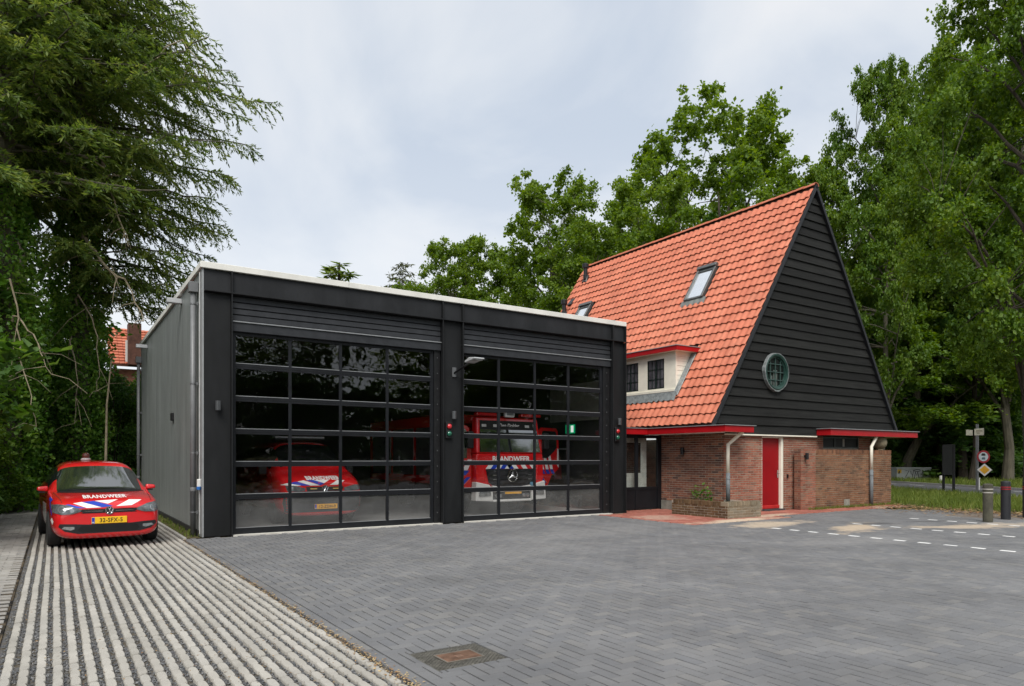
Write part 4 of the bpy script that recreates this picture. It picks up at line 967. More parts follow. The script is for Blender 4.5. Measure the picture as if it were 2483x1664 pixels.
skylight(14.83, 15.60, 17.00, 17.66); skylight(20.92, 21.66, 17.05, 17.60)
# --- vent pipes and vent tile
def vent(x, y):
    s = sof(x); b = rpt(s, y, 0.05)
    v = H_(MB().lathe([(0.10, b[2] - 0.05), (0.10, b[2] + 0.12), (0.085, b[2] + 0.14), (0.085, b[2] + 0.42)], (b[0] - 0.04, y, 0), 'z', 16), 'vent_pipe', M_BLACK, smooth=False)
    link(MB().lathe([(0.085, b[2] + 0.40), (0.13, b[2] + 0.42), (0.135, b[2] + 0.58), (0.10, b[2] + 0.60)], (b[0] - 0.04, y, 0), 'z', 16).mesh('cowl', M_BLACK), 'cowl', v)
    link(MB().hexa([rpt(s - 0.25, y - 0.16, 0.04), rpt(s + 0.12, y - 0.12, 0.04), rpt(s + 0.12, y + 0.12, 0.04), rpt(s - 0.25, y + 0.16, 0.04), rpt(s - 0.22, y - 0.12, 0.09), rpt(s + 0.1, y - 0.1, 0.12), rpt(s + 0.1, y + 0.1, 0.12), rpt(s - 0.22, y + 0.12, 0.09)]).mesh('base_flange', M_BLACK), 'base_flange', v)
vent(18.56, 22.45); vent(17.55, 22.6)
H_(MB().hexa([rpt(sof(17.86) - 0.12, 22.44, 0.05), rpt(sof(17.86) + 0.22, 22.44, 0.05), rpt(sof(17.86) + 0.22, 22.72, 0.05), rpt(sof(17.86) - 0.12, 22.72, 0.05), rpt(sof(17.86) - 0.12, 22.46, 0.13), rpt(sof(17.86) + 0.22, 22.46, 0.08), rpt(sof(17.86) + 0.22, 22.7, 0.08), rpt(sof(17.86) - 0.12, 22.7, 0.13)]), 'vent_tile', M_BLACK)
# --- flat canopies with red fascia
CZ0, CZ1 = 2.185, 2.345
M_SOF = mat('cream_soffit', (0.75, 0.71, 0.60), 0.6, var=0.08)
c1 = H_(MB().prism([(13.07, 14.62, CZ0 + 0.01), (14.34, 14.62, CZ0 + 0.01), (14.34, 11.84, CZ0 + 0.01), (15.42, 11.84, CZ0 + 0.01), (15.42, 12.35, CZ0 + 0.01), (15.04, 12.35, CZ0 + 0.01), (15.04, 14.74, CZ0 + 0.01), (13.07, 14.74, CZ0 + 0.01)], (0, 0, 0.13)), 'canopy', M_SOF)
for b in ((13.07, 14.299, 14.58, 14.615), (14.30, 14.335, 11.836, 14.61), (14.30, 15.45, 11.80, 11.834), (15.425, 15.455, 11.836, 12.35)):
    link(MB().box(b[0], b[1], b[2], b[3], CZ0 - 0.005, CZ1).mesh('fascia', M_RED), 'fascia', c1)
link(MB().prism([(13.07, 14.55, CZ1 + 0.002), (14.27, 14.55, CZ1 + 0.002), (14.27, 11.77, CZ1 + 0.002), (15.52, 11.77, CZ1 + 0.002), (15.52, 12.34, CZ1 + 0.002), (14.5, 12.34, CZ1 + 0.002), (14.5, 14.74, CZ1 + 0.002), (13.07, 14.74, CZ1 + 0.002)], (0, 0, 0.018)).mesh('roof_edge', M_EDGEZ), 'roof_edge', c1)
link(MB().box(14.345, 14.37, 11.86, 14.56, CZ0 - 0.03, CZ0 + 0.008).mesh('gutter_trim', M_CREAM), 'gutter_trim', c1)
c2 = H_(MB().prism([(19.14, 11.94, CZ0 + 0.01), (24.06, 11.94, CZ0 + 0.01), (24.06, 16.0, CZ0 + 0.01), (22.2, 16.0, CZ0 + 0.01), (22.2, 12.40, CZ0 + 0.01), (19.14, 12.40, CZ0 + 0.01)], (0, 0, 0.15)), 'canopy', M_SOF)
for b in ((19.10, 24.10, 11.90, 11.935), (19.10, 19.135, 11.937, 12.35), (24.065, 24.10, 11.937, 16.0)):
    link(MB().box(b[0], b[1], b[2], b[3], CZ0 - 0.005, CZ1 + 0.02).mesh('fascia', M_RED), 'fascia', c2)
link(MB().prism([(19.06, 11.86, CZ1 + 0.022), (24.16, 11.86, CZ1 + 0.022), (24.16, 16.0, CZ1 + 0.022), (23.3, 16.0, CZ1 + 0.022), (23.3, 12.345, CZ1 + 0.022), (19.06, 12.345, CZ1 + 0.022)], (0, 0, 0.018)).mesh('roof_edge', M_EDGEZ), 'roof_edge', c2)
# --- red door
door_ = H_(MB().box(16.66, 17.51, 12.52, 12.56, 0.05, 2.07), 'door', mat('red_door', (0.27, 0.004, 0.007), 0.45, var=0.1, scale=2, spec=0.25), bevel=0.003)
link(MB().box(16.66, 17.51, 12.49, 12.519, 0.05, 0.15).mesh('weather_bar', mat('red_bar', (0.45, 0.02, 0.02), 0.35)), 'weather_bar', door_, bevel=0.01)
mb = MB().box(17.43, 17.475, 12.508, 12.519, 0.93, 1.15); mb.tube([(17.45, 12.515, 1.06), (17.45, 12.47, 1.06), (17.34, 12.465, 1.06)], 0.011, 8)
link(mb.mesh('handle', mat('chrome', (0.6, 0.6, 0.6), 0.2, metal=0.9)), 'handle', door_)
fr = H_(MB().box(16.635, 16.658, 12.445, 12.60, 0, 2.072).box(17.515, 17.605, 12.445, 12.60, 0, 2.072).box(16.635, 17.605, 12.444, 12.60, 2.074, 2.11), 'door_frame', M_CREAM, bevel=0.003)
H_(MB().box(16.64, 17.6, 12.36, 12.6, 0.0, 0.045), 'doorstep', mat('dark_step', (0.05, 0.05, 0.052), 0.7))
H_(MB().box(17.755, 17.80, 12.40, 12.43, 0.92, 1.03), 'key_box', M_BLACK)
# --- strip window under the right canopy
sw = H_(MB().box(19.57, 21.51, 12.46, 12.50, 1.80, 1.84).box(19.57, 21.51, 12.46, 12.50, 2.11, 2.15).box(19.57, 19.61, 12.46, 12.50, 1.84, 2.11).box(21.47, 21.51, 12.46, 12.50, 1.84, 2.11).box(20.2, 20.24, 12.46, 12.50, 1.84, 2.11), 'window', mat('dark_green_frame', (0.01, 0.02, 0.016), 0.35))
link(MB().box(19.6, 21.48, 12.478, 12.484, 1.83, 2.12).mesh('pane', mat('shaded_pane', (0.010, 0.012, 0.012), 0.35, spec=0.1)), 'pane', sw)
link(MB().box(20.66, 20.76, 12.470, 12.4775, 1.86, 2.10).mesh('vase', mat('pale_vase', (0.35, 0.35, 0.33), 0.5)), 'vase', sw)
# --- downpipes: cream above, grey below
M_PGREY = mat('lead_grey_pipe', (0.16, 0.175, 0.185), 0.8, var=0.25, scale=8, spec=0.2)
def hpipe(top, bx, by, z0, z1):
    p = H_(MB().tube([top, (top[0] * 0.8 + bx * 0.2, top[1] * 0.8 + by * 0.2, top[2] - 0.05), (bx, by, 1.86), (bx, by, z1)], 0.049, 12), 'downpipe', M_CREAM, smooth=True)
    link(MB().lathe([(0.054, z1 + 0.002), (0.054, z0)], (bx, by, 0), 'z', 12).mesh('lower_pipe', M_PGREY), 'lower_pipe', p, smooth=True)
    link(MB().lathe([(0.060, z1 - 0.17), (0.060, z1 - 0.15)], (bx, by, 0), 'z', 12).mesh('pipe_bracket', M_PGREY), 'pipe_bracket', p)
hpipe((15.24, 11.98, 2.19), 14.93, 12.22, 0.36, 1.10); hpipe((21.82, 12.02, 2.19), 21.50, 12.02, 0.0, 1.13)
# --- entrance glazing between garage and house
M_EG = glass('entrance_glass', (0.92, 0.94, 0.93), f0=0.12)
mb = MB(); y0, y1 = 14.77, 14.83
mb.box(13.07, 13.16, y0, y1, 0, 2.17).box(14.02, 14.12, y0, y1, 0, 2.17).box(14.90, 15.04, y0 - 0.02, y1, 0, 2.17).box(13.16, 14.02, y0, y1, 0.58, 0.66).box(14.12, 14.90, y0, y1, 0.58, 0.66).box(13.16, 14.02, y0, y1, 2.08, 2.17).box(14.12, 14.90, y0, y1, 2.08, 2.17)
mb.box(13.16, 14.02, y0 + 0.015, y1, 0.02, 0.579).box(14.12, 14.90, y0 + 0.015, y1, 0.02, 0.579)
en = H_(mb, 'entrance_front', M_FRAME)
for a, b in ((13.16, 14.02), (14.12, 14.90)): link(MB().box(a, b, y0 + 0.025, y0 + 0.031, 0.66, 2.08).mesh('pane', M_EG), 'pane', en)
idr = H_(MB().box(13.2, 14.72, 15.05, 15.10, 0.02, 1.06).box(13.2, 13.35, 15.05, 15.10, 1.061, 2.1).box(14.50, 14.72, 15.05, 15.10, 1.061, 2.1).box(13.36, 14.49, 15.05, 15.10, 1.95, 2.1), 'inner_door', mat('inner_white', (0.75, 0.76, 0.72), 0.5))
link(MB().box(13.35, 14.5, 15.07, 15.08, 1.05, 1.96).mesh('pane', M_HGL), 'pane', idr)
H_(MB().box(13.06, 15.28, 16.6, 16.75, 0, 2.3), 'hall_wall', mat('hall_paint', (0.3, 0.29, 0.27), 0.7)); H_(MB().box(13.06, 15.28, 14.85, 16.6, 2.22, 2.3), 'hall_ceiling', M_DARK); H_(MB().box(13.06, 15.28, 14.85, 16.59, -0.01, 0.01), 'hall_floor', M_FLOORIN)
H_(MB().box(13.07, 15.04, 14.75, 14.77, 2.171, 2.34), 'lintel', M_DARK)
# lamp on the side wall
t = thing('wall_lamp', 'dark wall lamp on the shaded brick side wall under the red canopy', 'wall lamp', (15.04, 13.86, 1.70), group='small cylinder lamps on the walls')
MB().lathe([(0.048, 1.60), (0.052, 1.605), (0.052, 1.80), (0.048, 1.805)], (14.955, 13.86, 0), 'z', 12).build('shade', M_BLACK, t); MB().box(14.96, 15.035, 13.84, 13.88, 1.67, 1.73).build('bracket', M_BLACK, t)
# ================================================================== garden wall with stone ball
gw = thing('garden_wall', 'brown brick garden wall with a row of upright bricks on top beside the red door', 'garden wall', (17.96, 12.1, 0))
gcore = MB().box(17.97, 22.82, 12.11, 12.33, -0.03, 1.735).build('wall', M_MORTARD, gw)
put_bricks(brick_list((18.68, 12.11), 0, 4.15, -0.01, 1.63, seed=5), gcore, 'brown_brick', BROWN, 200)
put_bricks(brick_list((17.96, 12.11), 0, 0.71, -0.01, 1.745, seed=6), gcore, 'pale_red_brick', PINK, 50)
put_bricks(brick_list((17.97, 12.33), -math.pi / 2, 0.22, -0.01, 1.745, seed=8), gcore, 'shade_tinted_brick', SHADE_TINTED, 0)  # return face, laid in the darker tones with shade painted in
mo, ms = bmat('brown_brick', BROWN); r_ = random.Random(5)
bme = MB().box(-0.0245, 0.0245, 0, 0.235, 0, 0.115).mesh('coping_brick', mo)
for i in range(68): link(bme, 'coping_brick', gw, loc=(18.72 + i * 0.0607, 12.10 + r_.gauss(0, 0.002), 1.638 + r_.gauss(0, 0.002)))
MB().box(20.12, 20.42, 12.095, 12.103, 0.0, 0.24).build('meter_cover', mat('grey_cover', (0.27, 0.26, 0.22), 0.8, var=0.2), gw)
bl = thing('stone_ball', 'round beige stone ball on the far end of the garden wall', 'stone ball', (22.33, 12.22, 1.76))
mb = MB(); mb.lathe([(0.225 * math.sin(math.pi * i / 14) + 0.001, 2.0 - 0.225 * math.cos(math.pi * i / 14)) for i in range(15)], (22.33, 12.22, 0), 'z', 24); mb.build('ball', mat('beige_stone', (0.23, 0.20, 0.13), 0.9, var=0.3, scale=7, bump=0.4), bl, smooth=True)
MB().lathe([(0.11, 1.756), (0.11, 1.79)], (22.33, 12.22, 0), 'z', 16).build('base', MATS['beige_stone'], bl)
t = thing('wall_lamp', 'black wall lamp on the pale end of the garden wall right of the red door', 'wall lamp', (17.98, 12.1, 1.58), group='small cylinder lamps on the walls')
MB().lathe([(0.044, 1.46), (0.048, 1.465), (0.048, 1.64), (0.044, 1.645)], (18.12, 12.02, 0), 'z', 12).build('shade', M_BLACK, t); MB().box(18.10, 18.14, 12.03, 12.10, 1.52, 1.58).build('bracket', M_BLACK, t)
# ================================================================== brick planter with weeds
pl = thing('planter', 'low weathered brick planter around the house corner beside the red door', 'planter', (13.85, 11.35, 0))
core = MB().box(13.86, 15.14, 11.36, 11.56, -0.02, 0.375).box(13.86, 14.06, 11.561, 13.2, -0.02, 0.375).box(15.0, 15.14, 11.561, 12.42, -0.02, 0.375).box(13.861, 14.06, 13.201, 13.21, -0.02, 0.37).build('wall', M_MORTAR, pl)
put_bricks(brick_list((13.86, 11.36), 0, 1.29, -0.005, 0.31, seed=9), core, 'mossy_brick', [(0.22, 0.17, 0.11), (0.28, 0.23, 0.16), (0.18, 0.14, 0.09), (0.25, 0.22, 0.16), (0.20, 0.17, 0.12)], 60)
put_bricks(brick_list((13.86, 13.2), -math.pi / 2, 1.84, -0.005, 0.31, seed=10), core, 'dark_planter_brick', DARK_PLANTER, 80)  # left run in darker brick tones than the front run
mo, ms = bmat('mossy_brick', []) if False else (MATS['mossy_brick_obj'], MATS['mossy_brick_isl'])
bme = MB().box(-0.0245, 0.0245, 0, 0.215, 0, 0.10).mesh('coping_brick', mo); bme2 = MB().box(0, 0.215, -0.0245, 0.0245, 0, 0.10).mesh('coping_brick', MATS['dark_planter_brick_obj'])
for i in range(21): link(bme, 'coping_brick', pl, loc=(13.88 + i * 0.0607, 11.35 + r_.gauss(0, 0.003), 0.305 + r_.gauss(0, 0.003)))
for i in range(26): link(bme2, 'coping_brick', pl, loc=(13.85 + r_.gauss(0, 0.003), 11.60 + i * 0.0607, 0.305 + r_.gauss(0, 0.003)))
MB().box(14.06, 15.0, 11.56, 12.4, 0, 0.30).box(14.06, 15.01, 12.401, 13.2, 0, 0.30).build('soil', M_SOIL, pl)
wd_ = thing('weed_plant', 'green leafy weed growing in the brick planter', 'plant', (14.45, 12.9, 0.3))
mb = MB(); ml = MB(); r_ = random.Random(31)
for k in range(7):
    bx, by = 14.3 + r_.uniform(-0.05, 0.25), 12.65 + r_.uniform(-0.4, 0.35); hgt = r_.uniform(0.3, 0.62)
    pts = [(bx + 0.03 * math.sin(i + k), by + 0.03 * math.cos(i * 1.3 + k), 0.29 + hgt * i / 5) for i in range(6)]; mb.tube(pts, 0.006, 5)
    for i in range(16):
        t_ = r_.uniform(0.15, 1); a = r_.uniform(0, 6.28); L_ = r_.uniform(0.11, 0.2); c = Vector((bx, by, 0.29 + hgt * t_)); d = Vector((math.cos(a), math.sin(a), r_.uniform(-0.2, 0.5))) * L_; w = Vector((-math.sin(a), math.cos(a), 0)) * L_ * 0.22
        ml.add([c, c + d * 0.5 + w, c + d, c + d * 0.5 - w], [(0, 1, 2, 3)])
mb.build('stem', mat('green_stem', (0.08, 0.13, 0.04), 0.7), wd_); ml.build('foliage', leafmat('weed_leaf', (0.07, 0.17, 0.03), (0.12, 0.26, 0.04), (0.19, 0.32, 0.08), 0.3), wd_)
# ================================================================== VEHICLES
M_CARRED = mat('signal_red_paint', (0.62, 0.012, 0.016), 0.22, var=0.03, scale=2, coat=1.0)
M_WH = mat('white_film', (0.78, 0.78, 0.76), 0.35, var=0.03); M_BLU = mat('blue_film', (0.012, 0.05, 0.42), 0.3, var=0.03); M_REDF = mat('red_film', (0.58, 0.02, 0.03), 0.3, var=0.03); M_ORF = mat('fluor_red_film', (0.72, 0.10, 0.035), 0.4, var=0.03)
M_CGL = mat('car_glass', (0.012, 0.015, 0.015), 0.02, var=0.2, ior=2.6, spec=0.8)
M_TYRE = mat('tyre', (0.018, 0.018, 0.018), 0.85, var=0.2, scale=20); M_RIM = mat('rim', (0.35, 0.35, 0.36), 0.3, metal=0.8, var=0.1)
M_TRIM = mat('dark_trim', (0.016, 0.016, 0.018), 0.45, var=0.2); M_MESHG = mat('grille_black', (0.006, 0.006, 0.006), 0.6)
M_CHR = mat('bright_chrome', (0.75, 0.75, 0.75), 0.1, metal=1.0, var=0.02); M_LENS = mat('headlight_lens', (0.10, 0.11, 0.115), 0.03, var=0.5, scale=9, ior=1.6, coat=1.0); M_LAMPW = mat('reflector', (0.40, 0.42, 0.43), 0.15, metal=0.7, var=0.3, scale=14)
M_YEL = mat('plate_yellow', (0.85, 0.50, 0.02), 0.4, var=0.03); M_YEL2 = mat('plate_orange', (0.85, 0.42, 0.03), 0.4, var=0.03); M_INK = mat('plate_ink', (0.012, 0.012, 0.012), 0.5); M_AMB = mat('amber_flash', (0.55, 0.40, 0.12), 0.3)
def loft_body(stations, matfn, mats, sub=2):
    n = len(stations[0][1]); ring = lambda hp: [(x, z) for x, z in hp] + [(-x, z) for x, z in reversed(hp[1:-1])]
    V, F, MI = [], [], []
    for y, hp in stations: V += [(x, y, z) for x, z in ring(hp)]
    m = 2 * n - 2
    for i in range(len(stations) - 1):
        for k in range(m):
            F.append((i * m + k, i * m + (k + 1) % m, (i + 1) * m + (k + 1) % m, (i + 1) * m + k))
            seg = k if k < n - 1 else m - 1 - k
            MI.append(matfn(i, seg))
    for b in (0, (len(stations) - 1) * m):
        for k in range(n - 1):
            a, c = k, k + 1
            q = [b + a, b + c, b + (m - c) % m, b + (m - a) % m]; q = list(dict.fromkeys(q)); F.append(tuple(q)); MI.append(0)
    me = bpy.data.meshes.new('tmp'); me.from_pydata(V, [], F); me.polygons.foreach_set('material_index', MI)
    for mm in mats: me.materials.append(mm)
    me.update(); fix_normals(me)
    o = bpy.data.objects.new('tmp', me); COL.objects.link(o); s = o.modifiers.new('s', 'SUBSURF'); s.levels = s.render_levels = sub
    dg = bpy.context.evaluated_depsgraph_get(); res = bpy.data.meshes.new_from_object(o.evaluated_get(dg)); bpy.data.objects.remove(o)
    return res
def take(me, idx, name, m):
    """part of a mesh: the faces with one material index"""
    bm = bmesh.new(); bm.from_mesh(me)
    bmesh.ops.delete(bm, geom=[f for f in bm.faces if f.material_index not in (idx if isinstance(idx, tuple) else (idx,))], context='FACES')
    for f in bm.faces: f.material_index = 0; f.smooth = True
    r = bpy.data.meshes.new(name); bm.to_mesh(r); bm.free(); r.materials.append(m); return r
def halves(me, par):
    """left and right side windows"""
    for s in (1, -1):
        bm = bmesh.new(); bm.from_mesh(me)
        bmesh.ops.delete(bm, geom=[f for f in bm.faces if f.material_index != 2 or f.calc_center_median().x * s < 0], context='FACES')
        for f in bm.faces: f.material_index = 0; f.smooth = True
        r = bpy.data.meshes.new('side_window'); bm.to_mesh(r); bm.free(); r.materials.append(M_CGL); link(r, 'side_window', par, world=False)
def bvh_of(me):
    bm = bmesh.new(); bm.from_mesh(me); t = BVHTree.FromBMesh(bm); bm.free(); return t
def project(bm, bvh, axis, off, start):
    D = {'y': Vector((0, 1, 0)), 'z': Vector((0, 0, -1)), 'x': Vector((1, 0, 0)), '-x': Vector((-1, 0, 0))}[axis]
    for v in bm.verts:
        o = Vector(v.co)
        if axis == 'y': o.y = start
        elif axis == 'z': o.z = start
        else: o.x = start
        h = bvh.ray_cast(o, D)
        if h[0] is None:
            h = bvh.find_nearest(Vector(v.co))
        p, nrm = h[0], h[1]
        if nrm.dot(D) > 0: nrm = -nrm
        v.co = p + nrm * off
def decal(bvh, polys, axis, m, name, parent, off=0.004, edge=0.05, start=None, smooth=True):
    """polys: list of 2D outlines laid on the body along an axis"""
    bm = bmesh.new()
    for poly in polys:
        vs = []
        for a, b in poly:
            vs.append(bm.verts.new((a, 0, b) if axis == 'y' else ((a, b, 0) if axis == 'z' else (0, a, b))))
        bm.faces.new(vs)
    bmesh.ops.triangulate(bm, faces=bm.faces)
    for _ in range(7):
        le = [e for e in bm.edges if e.calc_length() > edge]
        if not le: break
        bmesh.ops.subdivide_edges(bm, edges=le, cuts=1); bmesh.ops.triangulate(bm, faces=[f for f in bm.faces if len(f.verts) > 3])
    project(bm, bvh, axis, off, start if start is not None else {'y': -5, 'z': 5, 'x': -5, '-x': 5}[axis])
    me = bpy.data.meshes.new(name); bm.to_mesh(me); bm.free(); me.materials.append(m); 
    return link(me, name, parent, smooth=smooth, world=False)
def decal_text(bvh, body, size, M, axis, m, parent, off=0.004, xs=1.0, bold=0.0, spacing=1.0):
    me = text_mesh(body, size, xs=xs, bold=bold, spacing=spacing); me.transform(M)
    bm = bmesh.new(); bm.from_mesh(me); bmesh.ops.triangulate(bm, faces=bm.faces)
    le = [e for e in bm.edges if e.calc_length() > 0.05]
    if le: bmesh.ops.subdivide_edges(bm, edges=le, cuts=1); bmesh.ops.triangulate(bm, faces=[f for f in bm.faces if len(f.verts) > 3])
    project(bm, bvh, axis, off, {'y': -5, 'z': 5}[axis]); r = bpy.data.meshes.new('lettering'); bm.to_mesh(r); bm.free(); r.materials.append(m)
    return link(r, 'lettering', parent, world=False)
UP = Matrix(((1, 0, 0, 0), (0, 0, -1, 0), (0, 1, 0, 0), (0, 0, 0, 1)))      # text plane XY -> XZ facing -y
def L_(mb, name, m, t, **k): return mb.build(name, m, t, world=False, **k)
def mirror(p): return [(-a, b) for a, b in p]
def wheel(t, x, y, r, w):
    o = L_(MB().lathe([(r * 0.62, x - w / 2), (r * 0.93, x - w / 2), (r, x - w / 2 + 0.03), (r, x + w / 2 - 0.03), (r * 0.93, x + w / 2), (r * 0.62, x + w / 2)], (0, y, r), 'x', 28), 'wheel', M_TYRE, t, smooth=False)
    s = 1 if x > 0 else -1; xo = x + s * (w / 2 - 0.01)
    mb = MB().lathe([(r * 0.62, xo - s * 0.03), (r * 0.60, xo), (r * 0.5, xo - s * 0.02), (r * 0.12, xo + s * 0.0)], (0, y, r), 'x', 24)
    link(mb.mesh('rim', M_RIM), 'rim', o, world=False)
def badge_vw(t, c, R, name='badge'):
    b = L_(MB().lathe([(R, c[1]), (R, c[1] - 0.012), (R * 0.94, c[1] - 0.016), (0.001, c[1] - 0.012)], (c[0], 0, c[2]), 'y', 28), name, mat('badge_dark', (0.03, 0.035, 0.045), 0.2), t)
    mb = MB(); y = c[1] - 0.020
    pts = [(c[0] + R * 0.92 * math.cos(2 * math.pi * k / 28), y + 0.003, c[2] + R * 0.92 * math.sin(2 * math.pi * k / 28)) for k in range(29)]
    mb.tube(pts, R * 0.09, 6, caps=False)
    def stroke(a, b_): mb.tube([(c[0] + a[0] * R, y, c[2] + a[1] * R), (c[0] + b_[0] * R, y, c[2] + b_[1] * R)], R * 0.085, 5)
    for s in (-1, 1):
        stroke((s * 0.30, 0.80), (0, 0.08)); stroke((s * 0.80, 0.34), (s * 0.36, -0.74)); stroke((s * 0.36, -0.74), (0, -0.02))
    link(mb.mesh('emblem', M_CHR), 'emblem', b, world=False)
def plate(t, c, body, m, w=0.52, h=0.11, tilt=0.0):
    x, y, z = c
    p = L_(MB().box(x - w / 2, x + w / 2, y - 0.012, y, z - h / 2, z + h / 2), 'licence_plate', m, t, bevel=0.004)
    link(MB().box(x - w / 2 + 0.004, x - w / 2 + 0.045, y - 0.0145, y - 0.0125, z - h / 2 + 0.005, z + h / 2 - 0.005).mesh('blue_band', M_BLU), 'blue_band', p, world=False)
    me = text_mesh('NL', 0.03, bold=0.0008); me.transform(Matrix.Translation((x - w / 2 + 0.024, y - 0.016, z - h / 2 + 0.022)) @ UP); me.materials.append(M_WH); link(me, 'lettering', p, world=False)
    me = text_mesh(body, h * 0.86, xs=0.92, bold=0.0010, spacing=1.05); me.transform(Matrix.Translation((x + 0.025, y - 0.0155, z - h * 0.02)) @ UP); me.materials.append(M_INK); link(me, 'lettering', p, world=False)
    return p
# ------------------------------------------------------------------ small red car
car = thing('parked_car', 'small red fire service car parked on the ribbed concrete strip left of the garage', 'car', (0.72, 14.27, 0.0), rad(3.6))
def hp(zb, wb, *r): return [(0, zb), (wb, zb)] + list(r)
ST = [(-0.80, hp(.24, .42, (.57, .27), (.60, .42), (.58, .56), (.52, .625), (.42, .645), (.25, .655), (0, .66))),
      (-0.775, hp(.16, .56, (.69, .23), (.725, .44), (.71, .61), (.63, .68), (.50, .70), (.30, .715), (0, .722))),
      (-0.64, hp(.15, .66, (.765, .25), (.785, .48), (.77, .68), (.70, .745), (.55, .775), (.32, .795), (0, .803))),
      (-0.38, hp(.16, .70, (.80, .27), (.81, .53), (.795, .76), (.725, .815), (.575, .84), (.33, .858), (0, .868))),
      (0.0, hp(.17, .70, (.805, .30), (.815, .56), (.80, .82), (.745, .855), (.60, .88), (.34, .90), (0, .91))),
      (0.36, hp(.17, .70, (.805, .30), (.815, .56), (.80, .86), (.765, .885), (.705, .898), (.42, .918), (0, .928))),
      (0.44, hp(.17, .70, (.805, .30), (.815, .56), (.805, .88), (.775, .91), (.70, .945), (.42, .972), (0, .985))),
      (0.80, hp(.17, .70, (.805, .30), (.815, .57), (.805, .905), (.785, .935), (.665, 1.155), (.41, 1.185), (0, 1.20))),
      (1.10, hp(.17, .70, (.805, .30), (.815, .57), (.805, .92), (.785, .95), (.615, 1.33), (.38, 1.362), (0, 1.376))),
      (1.20, hp(.17, .70, (.805, .30), (.815, .57), (.805, .925), (.785, .955), (.60, 1.385), (.37, 1.425), (0, 1.44))),
      (1.75, hp(.17, .70, (.805, .30), (.815, .57), (.805, .93), (.78, .96), (.585, 1.415), (.36, 1.455), (0, 1.468))),
      (2.35, hp(.17, .70, (.805, .30), (.815, .57), (.805, .94), (.775, .97), (.57, 1.395), (.35, 1.43), (0, 1.44))),
      (2.80, hp(.18, .70, (.80, .32), (.81, .58), (.80, .94), (.76, .98), (.555, 1.32), (.34, 1.36), (0, 1.37))),
      (3.04, hp(.20, .68, (.79, .34), (.80, .60), (.78, .92), (.73, .97), (.58, 1.10), (.35, 1.13), (0, 1.14))),
      (3.14, hp(.24, .64, (.75, .34), (.77, .60), (.73, .84), (.66, .91), (.55, .95), (.33, .97), (0, .975))),
      (3.17, hp(.30, .5, (.67, .38), (.69, .58), (.65, .75), (.55, .80), (.42, .83), (.25, .845), (0, .85)))]
def cmat(i, s):
    if s in (6, 7) and i in (5, 6, 7): return 1
    if s == 5 and 7 <= i <= 11: return 2
    if s in (6, 7) and i in (12,): return 3
    return 0
full = loft_body(ST, cmat, [M_CARRED, M_CGL, M_CGL, M_CGL]); BV = bvh_of(full)
link(take(full, 0, 'body', M_CARRED), 'body', car, world=False)
M_WSG = mat('windscreen_glass', (0.014, 0.018, 0.018), 0.02, var=0.2, ior=3.4)
ws = link(take(full, 1, 'windscreen', M_WSG), 'windscreen', car, world=False)
halves(full, car); link(take(full, 3, 'rear_window', M_CGL), 'rear_window', car, world=False)
HL = [(.79, .725), (.71, .735), (.58, .715), (.40, .645), (.41, .615), (.53, .580), (.68, .575), (.78, .605)]
for pts, s in ((HL, 1), (mirror(HL), -1)):
    h = decal(BV, [pts], 'y', M_LENS, 'headlight', car, 0.010, 0.05)
    def disc(cx, cz, r, m, nm, off): 
        d = decal(BV, [[(cx + r * math.cos(2 * math.pi * k / 18), cz + r * math.sin(2 * math.pi * k / 18)) for k in range(18)]], 'y', m, nm, h, off, 0.05)
    disc(s * .665, .65, .052, M_LAMPW, 'reflector', 0.013); disc(s * .665, .65, .036, M_LENS, 'bulb_housing', 0.0155); disc(s * .535, .632, .032, M_LAMPW, 'indicator', 0.013)
decal(BV, [[(-.40, .648), (.40, .648), (.41, .618), (.38, .590), (-.38, .590), (-.41, .618)]], 'y', M_TRIM, 'grille', car, 0.006)
decal(BV, [[(-.36, .625), (-.09, .619), (-.09, .611), (-.36, .615)], [(.36, .625), (.09, .619), (.09, .611), (.36, .615)], [(-.40, .650), (.40, .650), (.40, .645), (-.40, .645)]], 'y', M_CHR, 'grille_strip', car, 0.009)
INT = [(-.70, .425), (-.5, .415), (-.33, .40), (.33, .40), (.5, .415), (.70, .425), (.715, .375), (.63, .30), (.45, .255), (-.45, .255), (-.63, .30), (-.715, .375)]
it = decal(BV, [INT], 'y', M_TRIM, 'lower_intake', car, 0.006)
decal(BV, [[(-.40, .385), (.40, .385), (.46, .31), (.40, .275), (-.40, .275), (-.46, .31)]], 'y', M_MESHG, 'mesh_grille', it, 0.009)
mbs = [[(-.42 + .01 * (k % 2), .292 + k * .018), (.42, .292 + k * .018), (.42, .296 + k * .018), (-.42, .296 + k * .018)] for k in range(5)]
decal(BV, mbs, 'y', M_TRIM, 'grille_bars', it, 0.013)
for s in (-1, 1):
    pts = [(s * .50, .37), (s * .64, .378), (s * .67, .345), (s * .55, .315), (s * .50, .33)]
    decal(BV, [pts], 'y', M_LAMPW, 'fog_light', car, 0.011)
badge_vw(car, (0, -0.792, .620), 0.066)
plate(car, (0, -0.804, .462), '32-SFX-5', M_YEL)
